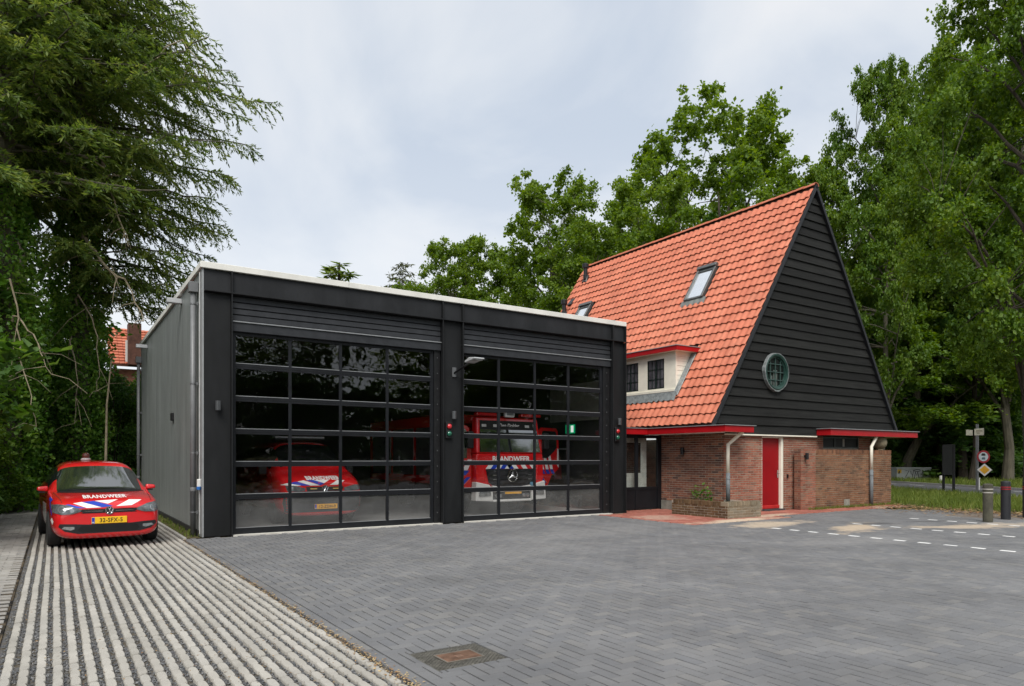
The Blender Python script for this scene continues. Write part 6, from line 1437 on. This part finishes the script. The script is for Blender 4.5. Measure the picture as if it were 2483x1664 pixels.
# prototypes
B1 = broadleaf(11, 20, 3.5, 5.0, 95, 42000, 0.25, LF_A, M_BARKG, 0.3, 1.0)
B2 = broadleaf(23, 20, 3.0, 4.6, 80, 36000, 0.25, LF_A, M_BARK, 0.28, 0.95, lump=0.35)
B3 = broadleaf(37, 22, 5.0, 7.6, 130, 60000, 0.27, LF_A, M_BARK, 0.42, 1.1, nl=18, tf=0.62, top=0.6, lump=0.35)
O1 = broadleaf(51, 22, 4.6, 5.6, 165, 95000, 0.215, LF_B, M_BARK, 0.34, 0.92, nl=17, lump=0.3)
O2 = broadleaf(67, 21, 4.2, 4.6, 130, 76000, 0.22, LF_B, M_BARKG, 0.30, 0.88, nl=15, lump=0.4)
F1 = broadleaf(83, 18, 5.0, 4.0, 60, 22000, 0.30, LF_C, M_BARK, 0.25, 1.15)
F2 = broadleaf(97, 9, 0.6, 3.4, 60, 20000, 0.27, LF_C, M_BARK, 0.12, 0.95)
def rs_(H, R, H0, R0): return (R / R0, R / R0, H / H0)
T = lambda px, top, d, halfw, me, H0, R0, name, label, rz=0, group=None: tree(me, name, label, at_px(px, d), rs_(1.5 + (1111 - top) / 1682 * d, halfw / 1682 * d, *(me[2] if len(me) > 2 else (H0 * 0.97, R0))), rz, group)
T(1100, 590, 55, 135, B1, 20, 5.0, 'maple_tree', 'light green leafy tree just behind the middle of the garage roof', 0.3)
T(1190, 590, 58, 110, B2, 20, 4.6, 'maple_tree', 'lower leafy tree between the two light green crowns behind the garage roof', 1.9)
T(1330, 450, 49, 165, B1, 20, 5.0, 'maple_tree', 'tall loose leafy tree behind the right end of the garage roof', 4.0)
T(1430, 560, 44, 150, B1, 20, 5.0, 'maple_tree', 'leafy tree close behind the far end of the tiled roof with the vent pipes', 2.4)
T(1745, 275, 62, 270, B3, 22, 7.4, 'ivy_tree', 'very tall spreading tree with an ivy thick centre behind the house roof', 0.5)
T(1560, 430, 46, 170, B1, 20, 5.0, 'maple_tree', 'leafy tree behind the middle of the tiled roof left of the tall spreading tree', 5.2)
T(1930, 420, 46, 150, B2, 20, 4.6, 'maple_tree', 'light leafy tree rising behind the peak of the black gable', 3.1)
# ivy mass in the spreading tree
def ivy_mass(name, n, fpos, size, parent=None, lm=None):
    R = np.random.RandomState(n); C = np.array([fpos(R) for _ in range(n)]); V, F = leaf_quads(C, size, R, 0.2, 0.8)
    return bulk(name, V, F, lm or LF_I, parent)
it_ = [o for o in COL.objects if o.name == 'ivy_tree'][0]
bx, by, bz = it_.location; sx, _, sz_ = it_.scale
IC = [(0, 0, 11.5, 2.2), (0.8, 0.6, 13.2, 1.6), (-1.0, -0.6, 12.5, 1.6), (0, 0, 9.0, 2.4), (1.8, 0, 15, 1.0), (-1.2, 0.4, 14.5, 1.1), (2.6, -1.0, 10.5, 1.7), (-2.4, 0.5, 10.0, 1.8)]
def ivp(R):
    c = IC[R.randint(len(IC))]; d = R.normal(size=3); d /= np.linalg.norm(d); return (c[0] + d[0] * c[3] * R.uniform(0.6, 1), c[1] + d[1] * c[3] * R.uniform(0.6, 1), c[2] + d[2] * c[3] * R.uniform(0.6, 1.1))
R = np.random.RandomState(77); Cx = np.array([ivp(R) for _ in range(15000)]); V, F = leaf_quads(Cx, 0.26, R, 0.2, 0.8); link(np_mesh('ivy', V, F, LF_I), 'ivy', it_, world=False)
# right hand oaks
T(2128, 160, 42, 135, O2, 21, 5.0, 'oak_tree', 'slender oak with the narrow crown just right of the black gable', 0.7)
T(2335, 100, 47, 185, O1, 22, 5.6, 'oak_tree', 'broad dark green oak between the slender oak and the tall oak at the picture edge', 2.2)
T(2500, -160, 27, 270, O1, 22, 5.6, 'oak_tree', 'tallest and nearest oak filling the upper right corner', 4.4)
T(2443, 150, 44, 190, O2, 21, 5.0, 'oak_tree', 'oak with a thick straight trunk behind the black bollards', 5.3)
T(2190, 560, 47, 210, O2, 21, 5.0, 'oak_tree', 'low leafy oak behind the right slope of the black gable', 1.2)
# wood beyond the road
rw = random.Random(8); k = 0
for i in range(15):
    d = rw.uniform(52, 78); px = 2200 + 330 * (i + rw.random()) / 15
    T(px, rw.uniform(380, 600), d, rw.uniform(150, 220), F1, 18, 4.0, 'forest_tree', 'dark tree of the wood beyond the road behind the signs', rw.uniform(0, 6), 'trees of the wood beyond the road')
for i, (px, d, lean) in enumerate(((2318, 52, -0.05), (2356, 45, 0.03), (2262, 55, 0.02))):
    t = T(px, 330, d, 130, F1, 18, 4.0, 'forest_tree', ['leaning bare trunk left of the signpost beyond the road', 'dark straight trunk directly behind the signpost', 'thin trunk behind the black notice board'][i], i * 2.0, None); t.rotation_euler[1] = lean
for i in range(16):
    d = rw.uniform(49, 60); px = 2060 + 460 * (i + rw.random()) / 16; q = at_px(px, d)
    tree(F2, 'undergrowth_shrub', 'dark shrub at the edge of the wood beyond the road', q, (rw.uniform(0.9, 1.3), rw.uniform(0.9, 1.3), rw.uniform(0.6, 1.05)), rw.uniform(0, 6), 'shrubs along the wood edge', 'shrub')
# trees across the yard, seen mirrored in the glazed doors
for i in (0, 1, 3, 4, 5, 6, 7, 8, 9, 10):
    x = 7 + i * 7.0 + rw.uniform(-1.5, 1.5); y = -27 - i * 0.8 + rw.uniform(-3, 3); s = rw.uniform(0.75, 1.05)
    tree((B1, O2, F1)[i % 3], 'yard_tree', 'leafy tree across the yard mirrored in the glazed doors', (x, y, -0.05), (s * 1.15, s * 1.15, s), rw.uniform(0, 6), 'trees mirrored in the doors')
for i in range(12):
    x = 5 + i * 6.0; y = -22 - i * 0.8 + rw.uniform(-2, 2)
    tree(F2, 'yard_shrub', 'shrub across the yard mirrored in the glazed doors', (x, y, -0.05), (1.3, 1.3, rw.uniform(0.5, 0.9)), rw.uniform(0, 6), 'shrubs mirrored in the doors', 'shrub')
# conifers at the left
def prof1(z):
    if z < 14: return 3.5 + 2.6 * (z - 6.5) / 7.5
    return max(0, 6.1 - 2.3 * (z - 14) / 3.0) if z < 17 else max(0, 3.8 * (23.5 - z) / 6.5)
C1 = conifer(5, 23.5, 6.7, prof1, LF_N, M_BARKG, 0.34, 0.46, 6, 0.17, 1.25, bare=0.06, nd=34, clear=(9.6, math.cos(-TH - 0.4), math.sin(-TH - 0.4)))
C2 = conifer(9, 25, 9.0, lambda z: max(0, 4.6 * (25 - z) / 18) + 0.3, LF_N, M_BARKG, 0.36, 0.50, 6, 0.19, 1.1, bare=0.06, nd=28)
C3 = conifer(15, 19, 4, lambda z: max(0.15, 3.6 * (19 - z) / 15), LF_N, M_BARK, 0.2, 0.8, 5, 0.36, 0.7, nd=20)
C4 = conifer(19, 19, 8, lambda z: 2.2 * math.sin(max(0.05, (19.3 - z) / 11.3) * 2.6) + 0.3, LF_P, M_BARK, 0.2, 0.7, 5, 0.36, 0.9, nd=20)
cA = tree(C1, 'spruce_tree', 'big spruce with an ivy covered trunk leaning its crown over the garage', at_px(190, 22.5), (0.91, 0.91, 1), 0.4)
cB = tree(C2, 'spruce_tree', 'spruce with an ivy covered trunk at the left edge of the picture', at_px(12, 19.5), (1, 1, 1), 1.7)
cC = tree(C2, 'spruce_tree', 'spruce standing behind the left edge spruce with its foliage high up', at_px(40, 30), (1.2, 1.2, 1.6), 3.9)
T(822, 620, 60, 260, C3, 19, 3.6, 'fir_tree', 'small dark fir top showing above the left half of the garage roof', 0.4)
T(752, 668, 63, 200, C3, 19, 3.6, 'fir_tree', 'lowest thin fir tip left of the dark fir top above the garage roof', 2.4)
T(975, 645, 62, 75, C4, 19, 2.4, 'pine_tree', 'round brownish pine top above the garage roof left of the leafy trees', 0.8)
# ivy on the trunks, dead branches
def trunk_ivy(par, n, h, r0, seed, size=0.115):
    R = np.random.RandomState(seed); z = h * R.uniform(0, 1, n) ** 0.9; a = R.uniform(0, 6.283, n)
    bul = 0.30 + 0.32 * np.abs(np.sin(z * 1.3 + 2 * np.sin(a * 2 + seed))) + 0.25 * np.abs(np.sin(z * 2.9 + a * 3))
    rr = r0 + bul * R.uniform(0.25, 1.0, n) * np.clip((h - z) / 2.0, 0.25, 1)
    C = np.stack([rr * np.cos(a), rr * np.sin(a), z], 1); V, F = leaf_quads(C, size, R, 0.1, 0.85); link(np_mesh('ivy', V, F, LF_I), 'ivy', par, world=False)
trunk_ivy(cA, 20000, 10.0, 0.36, 3); trunk_ivy(cB, 15000, 9.5, 0.36, 4); 
def dead_branch(par, pts, r0, seed, twigs=6):
    r = random.Random(seed); mb = MB(); P_ = [Vector(p) for p in pts]; Q = []
    for i in range(len(P_) - 1):
        for k in range(4): t = k / 4; Q.append(P_[i].lerp(P_[i + 1], t) + Vector((r.gauss(0, 0.04), r.gauss(0, 0.04), r.gauss(0, 0.04))))
    Q.append(P_[-1]); n = len(Q); mb.tube(Q, [r0 * (1 - 0.8 * i / n) for i in range(n)], 6)
    for j in range(twigs):
        b = Q[r.randint(n // 3, n - 1)]; d = Vector((r.gauss(0, 0.6), r.gauss(0, 0.6), r.gauss(-0.5, 0.4))); L = r.uniform(0.4, 1.1)
        mb.tube([b, b + d * L * 0.5 + Vector((0, 0, 0.05)), b + d * L + Vector((0, 0, -0.15 * L))], [r0 * 0.3, r0 * 0.2, 0.004], 4, caps=False)
    link(mb.mesh('dead_branch', M_TWIG), 'dead_branch', par, world=False)
rr_ = Vector((RX[0], RX[1], 0)); ff_ = Vector((FW[0], FW[1], 0))
def rel(rgt, fwd, z, rz): v = rr_ * rgt + ff_ * fwd; c, s = math.cos(-rz), math.sin(-rz); return (v.x * c - v.y * s, v.x * s + v.y * c, z)
for i, (pts, r0) in enumerate([([(0, 0, 14.2), (-1.2, -2.2, 13.6), (0.2, -2.6, 12.2), (1.2, -2.4, 10.6), (2.6, -2.2, 9.9)], 0.085), ([(0.2, 0, 9.0), (1.2, -1.6, 8.2), (2.2, -2.0, 7.2), (2.9, -2.2, 6.8), (3.5, -2.2, 5.6)], 0.065), ([(0.2, 0, 12.0), (1.6, -1.4, 11.0), (2.4, -2.0, 9.2), (3.0, -2.2, 7.8)], 0.055),
                               ([(0.1, -0.4, 6.4), (0.8, -1.2, 6.6), (1.4, -1.4, 5.8), (1.6, -1.4, 4.6), (1.5, -1.4, 3.6)], 0.032), ([(0, -0.4, 5.5), (0.5, -1.2, 5.2), (0.9, -1.5, 4.2), (0.8, -1.5, 2.6)], 0.028), ([(0.4, -0.2, 13.0), (2.8, -1.4, 13.4), (4.4, -1.6, 14.2), (5.2, -1.6, 13.6), (5.4, -1.6, 12.6)], 0.03), ([(-0.2, -0.5, 7.5), (-1.5, -1.0, 7.9), (-2.6, -1.2, 7.4)], 0.035)]):
    dead_branch(cA, [rel(a, b, z, 0.4) for a, b, z in pts], r0, 40 + i, 12 if i < 3 else 9)
for i, pts in enumerate([[(0.4, -0.4, 6.2), (0.8, -0.8, 6.3), (1.0, -0.9, 5.0), (1.3, -0.9, 3.4), (1.5, -0.9, 2.4)], [(0.4, -0.4, 5.2), (0.9, -0.8, 5.4), (1.5, -0.9, 4.6), (1.9, -0.9, 3.8)]]):
    dead_branch(cB, [rel(a, b, z, 1.7) for a, b, z in pts], 0.03, 60 + i)
# bushes at the end of the drive
def bush_mesh(seed, r0, h, n, leaf, lm):
    r = random.Random(seed); R = np.random.RandomState(seed); mb = MB(); cl = []
    for k in range(15):
        a = k * 2.4; rr = r0 * r.uniform(0.2, 0.85); z = h * r.uniform(0.25, 0.92); c = Vector((rr * math.cos(a), rr * math.sin(a), z)); cl.append((c, r.uniform(0.28, 0.5) * r0))
        mb.tube([(0.1 * math.cos(a), 0.1 * math.sin(a), 0), (c.x * 0.5, c.y * 0.5, z * 0.55), c], [0.03, 0.022, 0.008], 5, caps=False)
    for k in range(8): a = k * 0.8; cl.append((Vector((r0 * 0.75 * math.cos(a), r0 * 0.75 * math.sin(a), h * 0.16)), 0.36 * r0))
    C = np.array([c for c, _ in cl]); q = np.array([x for _, x in cl]); ids = R.choice(len(C), n, p=q ** 2 / (q ** 2).sum()); d = R.normal(size=(n, 3)); d /= np.linalg.norm(d, axis=1)[:, None]
    pos = C[ids] + d * (q[ids] * R.uniform(0.2, 1, n) ** 0.5)[:, None]; pos[:, 2] = np.abs(pos[:, 2]); V, F = leaf_quads(pos, leaf, R, 0.5, 0.6)
    return mb.mesh('trunk', M_BARK), np_mesh('crown', V, F, lm)
S1 = bush_mesh(3, 1.3, 4.2, 13000, 0.105, LF_C); S2 = bush_mesh(4, 1.2, 3.4, 11000, 0.11, LF_B); S3 = bush_mesh(6, 1.4, 5.0, 13000, 0.12, LF_C)
BL = [(S1, -1.95, 20.6, 0.75, 0.75, 'dark evergreen bush beside the kerb left of the parked car'), (S2, -1.75, 23.4, 0.85, 0.8, 'mid green bush next to the end of the ribbed strip left of the red car'), (S3, -1.2, 26.4, 0.9, 1.0, 'tall dark bush between the two ivy covered trunks'),
      (S1, 0.2, 26.9, 0.9, 0.9, 'dark bush in front of the big ivy covered trunk behind the red car'), (S3, 1.5, 27.6, 1.0, 0.95, 'tall dark bush behind the far corner of the garage'), (S2, 2.9, 28.6, 1.1, 1.2, 'bush behind the garage below the neighbouring tiled roof'), (S2, -3.4, 28.5, 1.5, 1.8, 'large bush deep at the left edge behind the trunks'), (S1, 0.6, 32.0, 1.5, 1.4, 'large dark bush in front of the neighbouring house')]
for me, x, y, sr, sh, lab in BL: tree(me, 'evergreen_bush', lab, (x, y, -0.05), (sr, sr, sh), x * 3.0 + y, None, 'bush')
for i, (x, y, sr, sh) in enumerate(((-4.6, 34, 1.1, 1.15), (-1.2, 37, 1.0, 0.9), (3.6, 44, 0.8, 0.65), (7.0, 46, 0.9, 0.6))):
    tree(F2, 'garden_tree', ['leafy small tree deep at the left edge behind the spruces', 'leafy small tree seen between the ivy covered trunks', 'small dark tree in front of the neighbouring house wall', 'small tree hiding behind the garage beside the neighbouring house'][i], (x, y, -0.05), (sr, sr, sh), i * 1.3)
for i, (x, y, sr, sh) in enumerate(((-4.2, 24, 1.0, 0.9), (-5.0, 19, 1.0, 0.7), (-6.2, 14.5, 1.0, 0.75), (-7.5, 9.5, 1.0, 0.7), (-8, 30, 1.3, 1.2))):
    tree(F2, 'garden_tree', 'leafy small tree in the thicket left of the kerb beyond the picture edge', (x, y, -0.05), (sr, sr, sh), i * 1.7, 'thicket left of the kerb')
sapling = thing('sapling', 'thin bare pale stem standing behind the red car near the garage', 'tree', at_px(252, 21.5))
MB().tube([(0, 0, 0), (0.05, 0, 1.5), (0.08, 0.02, 3.2), (0.2, 0.05, 4.6)], [0.045, 0.04, 0.03, 0.015], 7).build('trunk', M_TWIG, sapling, world=False)
# ================================================================== NEIGHBOURING HOUSE
nh = thing('neighbour_house', 'neighbouring brick house with an orange tiled roof half hidden behind the trees', 'house', (2.9, 52, 0))
MB().box(3.1, 13, 52.4, 60, 0, 7.4).build('wall', mat('far_brick', (0.24, 0.10, 0.065), 0.9, var=0.3, scale=3), nh)
mb = MB().hexa([(2.9, 51.9, 7.5), (13, 51.9, 7.5), (13, 55.4, 10.4), (2.9, 55.4, 10.4), (2.9, 51.9, 7.62), (13, 51.9, 7.62), (13, 55.4, 10.52), (2.9, 55.4, 10.52)]); nr = mb.build('roof', M_SLAB, nh)
tmf = MB(); nrow, ncl = 13, 34
for i in range(nrow):
    for j in range(ncl):
        y0 = 51.88 + i * 3.5 / nrow; z0 = 7.64 + i * 2.9 / nrow; x0 = 2.95 + j * 0.3
        tmf.hexa([(x0, y0, z0), (x0 + 0.28, y0, z0 + 0.02), (x0 + 0.28, y0 + 0.29, z0 + 0.22), (x0, y0 + 0.29, z0 + 0.20), (x0, y0 - 0.02, z0 + 0.07), (x0 + 0.28, y0 - 0.02, z0 + 0.09), (x0 + 0.28, y0 + 0.29, z0 + 0.24), (x0, y0 + 0.29, z0 + 0.22)])
stuff(link(tmf.mesh('roof_tile_field', mts), 'roof_tile_field', nr))
MB().prism([(2.82, 51.8, 7.45), (2.82, 55.4, 10.45), (2.82, 55.4, 10.65), (2.82, 51.8, 7.65)], (0.12, 0, 0)).build('barge_board', M_WHITE, nh)
MB().box(4.0, 4.75, 51.3, 52.3, 7.6, 10.3).build('chimney', mat('dark_brick', (0.11, 0.05, 0.035), 0.9, var=0.35, scale=5), nh); MB().box(3.86, 3.98, 51.7, 51.8, 7.8, 9.2).box(4.77, 4.89, 51.7, 51.8, 7.8, 9.2).build('flashing', M_WHITE, nh)
for x in (4.9, 7.2): 
    w = MB().box(x, x + 1.2, 52.33, 52.41, 4.6, 6.0).build('window', M_WHITE, nh); link(MB().box(x + 0.08, x + 1.12, 52.31, 52.325, 4.7, 5.9).mesh('pane', M_HGL), 'pane', w)
# ================================================================== STREET FURNITURE
def bollard(loc, r, h, m, label, kind):
    t = thing('bollard', label, 'bollard', loc, group='bollards at the edge of the yard'); x, y, z0 = loc
    MB().lathe([(r, -0.05), (r, h - 0.03), (r - 0.012, h - 0.008), (0.001, h + 0.008)], (x, y, 0), 'z', 24).build('post', m, t, smooth=False)
    for z in ((h - 0.15, h - 0.20) if kind == 'red' else (h - 0.13, h - 0.21)):
        MB().lathe([(r + 0.0005, z - 0.012), (r + 0.003, z - 0.008), (r + 0.003, z + 0.008), (r + 0.0005, z + 0.012)], (x, y, 0), 'z', 24).build('band', mat('red_band', (0.32, 0.012, 0.02), 0.4) if kind == 'red' else mat('grey_band', (0.42, 0.40, 0.36), 0.6), t)
    return t
M_OLDB = mat('mossy_bollard', (0.075, 0.072, 0.052), 0.9, var=0.35, scale=7, bump=0.4); M_BLKB = mat('black_bollard', (0.020, 0.021, 0.025), 0.6, var=0.3, scale=6, bump=0.2)
bollard((18.30, 7.45, 0), 0.104, 0.90, M_OLDB, 'weathered grey green concrete bollard without red bands', 'grey')
bollard((19.43, 7.52, 0), 0.104, 0.94, M_BLKB, 'black bollard with two red bands beside the grey green one', 'red')
bollard((20.42, 7.42, 0), 0.108, 0.93, M_BLKB, 'black bollard with two red bands cut by the right picture edge', 'red')
nb = thing('notice_board', 'plain black notice board on two black posts standing in the grass', 'notice board', (32.0, 14.5, 0))
M_NB = mat('matte_black', (0.008, 0.008, 0.009), 0.7)
PA, PB = Vector((32.48, 14.95, 0)), Vector((31.5, 14.1, 0))
for p in (PA, PB): MB().tube([(p.x, p.y, -0.05), (p.x, p.y, 2.06)], 0.055, 10).build('post', M_NB, nb)
nv = Vector((-(PB - PA).y, (PB - PA).x, 0)).normalized() * 0.04; mb = MB()
mb.prism([tuple(PA + nv * -1 + Vector((0, 0, .78))), tuple(PB + nv * -1 + Vector((0, 0, .78))), tuple(PB + nv * -1 + Vector((0, 0, 2.08))), tuple(PA + nv * -1 + Vector((0, 0, 2.08)))], tuple(nv * 2)); mb.build('board', M_NB, nb)
ub = thing('utility_box', 'long pale grey utility box with black graffiti beyond the road', 'utility box', (47.85, 23.85, 0))
UA, UB = Vector((46.9, 24.49, 0)), Vector((48.79, 23.25, 0)); dU = (UB - UA).normalized(); nU = Vector((-dU.y, dU.x, 0)); nU = nU if nU.dot(ff_) > 0 else -nU; LU = (UB - UA).length
def ubp(a, n_, z): p = UA + dU * a + nU * n_; return (p.x, p.y, z)
M_UB = mat('pale_box', (0.36, 0.38, 0.37), 0.7, var=0.12, scale=3)
MB().hexa([ubp(0, 0, 0), ubp(LU, 0, 0), ubp(LU, .7, 0), ubp(0, .7, 0), ubp(0, 0, .80), ubp(LU, 0, .80), ubp(LU, .7, .80), ubp(0, .7, .80)]).build('cabinet', M_UB, ub)
MB().hexa([ubp(-.05, -.05, .801), ubp(LU + .05, -.05, .801), ubp(LU + .05, .75, .801), ubp(-.05, .75, .801), ubp(-.02, 0, .88), ubp(LU + .02, 0, .88), ubp(LU + .02, .7, .88), ubp(-.02, .7, .88)]).build('lid', M_UB, ub)
M_SPRAY = mat('black_spray', (0.03, 0.03, 0.03), 0.7)
def stroke(pts, r=0.018):
    return [ubp(a, -0.012, z) for a, z in pts]
mb = MB()
for s in ([(.58, .66), (.80, .66), (.56, .22), (.84, .20)], [(.92, .66), (.94, .44), (1.06, .42)], [(1.10, .70), (1.06, .42), (.98, .08), (.92, .14)], [(1.16, .12), (1.22, .58), (1.30, .34), (1.38, .58), (1.46, .10)], [(1.12, .68), (1.28, .74), (1.52, .72), (1.56, .66), (1.40, .60), (1.14, .64)]): mb.tube(stroke(s), 0.020, 5)
mb.build('lettering', M_SPRAY, ub)
me = text_mesh('NQ', 0.42); ang = math.atan2(dU.y, dU.x); me.transform(Matrix.Translation(ubp(1.98, -0.012, .55)) @ Matrix.Rotation(ang, 4, 'Z') @ UP); me.materials.append(M_SPRAY); link(me, 'lettering', ub)
MB().prism([ubp(.04, -.012, .50), ubp(.30, -.012, .50), ubp(.30, -.012, .74), ubp(.04, -.012, .74)], tuple(nU * 0.01)).build('sticker', mat('yellow_sticker', (0.5, 0.32, 0.02), 0.6), ub); MB().prism([ubp(.07, -.016, .46), ubp(.17, -.016, .46), ubp(.22, -.016, .66), ubp(.10, -.016, .62)], tuple(nU * 0.003)).build('sticker_mark', M_SPRAY, ub)
sp = thing('signpost', 'grey signpost with a round red sign, a yellow diamond sign and pale boards on top', 'signpost', (33.0, 13.84, 0))
MB().tube([(33.0, 13.84, -0.05), (33.0, 13.84, 2.95)], 0.055, 10).build('post', M_GALV, sp)
toC = Vector((-33.0, -13.84, 0)).normalized(); toR = Vector((RX[0], RX[1], 0))
def face(cx, cz, pts, h, name, m, par=None, th=0.012):
    o = Vector((33.0, 13.84, 0)) + toC * h; s_ = Vector((-toC.y, toC.x, 0)); s_ = s_ if s_.dot(toR) > 0 else -s_
    mb = MB().prism([tuple(o + s_ * (cx + a) + Vector((0, 0, cz + b))) for a, b in pts], tuple(-toC * th)); return link(mb.mesh(name, m), name, par or sp) if par else mb.build(name, m, sp)
circ = lambda r: [(r * 0.86 * math.cos(2 * math.pi * k / 28), r * math.sin(2 * math.pi * k / 28)) for k in range(28)]
rnd = face(.22, 1.56, circ(.27), .09, 'round_sign', mat('sign_red', (0.42, 0.02, 0.03), 0.4)); face(.22, 1.56, circ(.195), .10, 'sign_face', mat('sign_pale', (0.62, 0.68, 0.70), 0.4), rnd, 0.006)
face(.22, 1.56, [(-.07, .04), (.07, .04), (.07, .10), (.04, .14), (-.04, .14), (-.07, .10)], .106, 'car_mark', M_SPRAY, rnd, 0.004); face(.22, 1.56, [(-.06, -.12), (.06, -.12), (.05, -.03), (-.05, -.03)], .106, 'motorcycle_mark', mat('sign_mark', (0.10, 0.16, 0.20), 0.5), rnd, 0.004)
dia = face(.26, 1.00, [(-.27, 0), (0, -.27), (.27, 0), (0, .27)], .09, 'diamond_sign', M_WHITE); face(.26, 1.00, [(-.18, 0), (0, -.18), (.18, 0), (0, .18)], .10, 'sign_face', mat('sign_yellow', (0.85, 0.42, 0.02), 0.4), dia, 0.006)
sb_ = face(.07, 2.62, [(-.17, -.15), (.17, -.14), (.17, .16), (-.17, .13)], .09, 'name_board', mat('cream_board', (0.62, 0.60, 0.48), 0.5)); face(-.26, 2.60, [(-.14, -.12), (.10, -.13), (.10, .10), (-.14, .13)], .04, 'name_board', MATS['cream_board'])
for i, (a, b, z) in enumerate(((-.11, .11, .05), (-.11, .12, -.01), (-.08, .02, -.07))): face(.07, 2.62, [(a, z), (b, z), (b, z + .022), (a, z + .022)], .098, 'print_line', mat('board_print', (0.25, 0.2, 0.12), 0.6), sb_, 0.003)
mp = thing('marker_post', 'thin white marker post right of the signpost by the road', 'marker post', at_px(2374, 33.5)); MB().tube([(0, 0, 0), (0, 0, .55)], 0.035, 8).build('post', M_WHITE, mp, world=False); MB().box(-.04, .04, -.04, .04, .551, .60).build('cap', M_WHITE, mp, world=False)
mp2 = thing('marker_post', 'short wide white marker beside the black notice board', 'marker post', at_px(2282, 43)); MB().box(-.09, .09, -.05, .05, 0, .42).build('post', M_WHITE, mp2, world=False); MB().box(-.07, .07, -.04, .04, .421, .46).build('cap', M_WHITE, mp2, world=False)
# ================================================================== DRAIN COVER
dc = thing('drain_cover', 'square iron drain cover with a rusty inner lid set in the grey paving', 'drain cover', (2.56, 4.62, 0))
M_IRON = mat('cast_iron', (0.12, 0.115, 0.10), 0.65, metal=0.3, var=0.4, scale=12, bump=0.3); M_RUST = mat('rusty_iron', (0.21, 0.125, 0.085), 0.75, metal=0.2, var=0.35, scale=10)
MB().box(2.265, 2.85, 4.37, 4.87, -0.05, -0.006).build('frame', M_IRON, dc)
mb = MB()
for i in range(30):
    for j in range(26):
        x = 2.275 + (i + .5) * 0.565 / 30; y = 4.378 + (j + .5) * 0.484 / 26
        if 2.395 < x < 2.725 and 4.495 < y < 4.735: continue
        s = 1 if (i + j) % 2 else -1; c, q = 0.0085, 0.0038
        mb.hexa([(x - c, y - s * c * .5 - q, -0.006), (x + c, y + s * c * .5 - q, -0.006), (x + c, y + s * c * .5 + q, -0.006), (x - c, y - s * c * .5 + q, -0.006), (x - c * .8, y - s * c * .4 - q * .6, 0.001), (x + c * .8, y + s * c * .4 - q * .6, 0.001), (x + c * .8, y + s * c * .4 + q * .6, 0.001), (x - c * .8, y - s * c * .4 + q * .6, 0.001)])
stuff(mb.build('tread_pattern', M_IRON, dc))
ld = MB().box(2.41, 2.71, 4.51, 4.72, -0.0055, 0.0).build('lid', M_RUST, dc)
mb = MB()
for i in range(20):
    x = 2.425 + i * 0.0142
    if 8 <= i <= 11: mb.box(x, x + .006, 4.53, 4.58, 0.0, .005).box(x, x + .006, 4.65, 4.705, 0.0, .005)
    else: mb.box(x, x + .006, 4.525, 4.705, 0.0, .005)
stuff(link(mb.mesh('lid_ribs', M_RUST), 'lid_ribs', ld))
mb = MB().box(2.398, 2.412, 4.498, 4.732, -.004, .003).box(2.708, 2.722, 4.498, 4.732, -.004, .003).box(2.412, 2.708, 4.498, 4.511, -.004, .003).box(2.412, 2.708, 4.719, 4.732, -.004, .003); mb.build('lid_rim', mat('worn_rim', (0.2, 0.18, 0.15), 0.5, metal=0.4), dc)
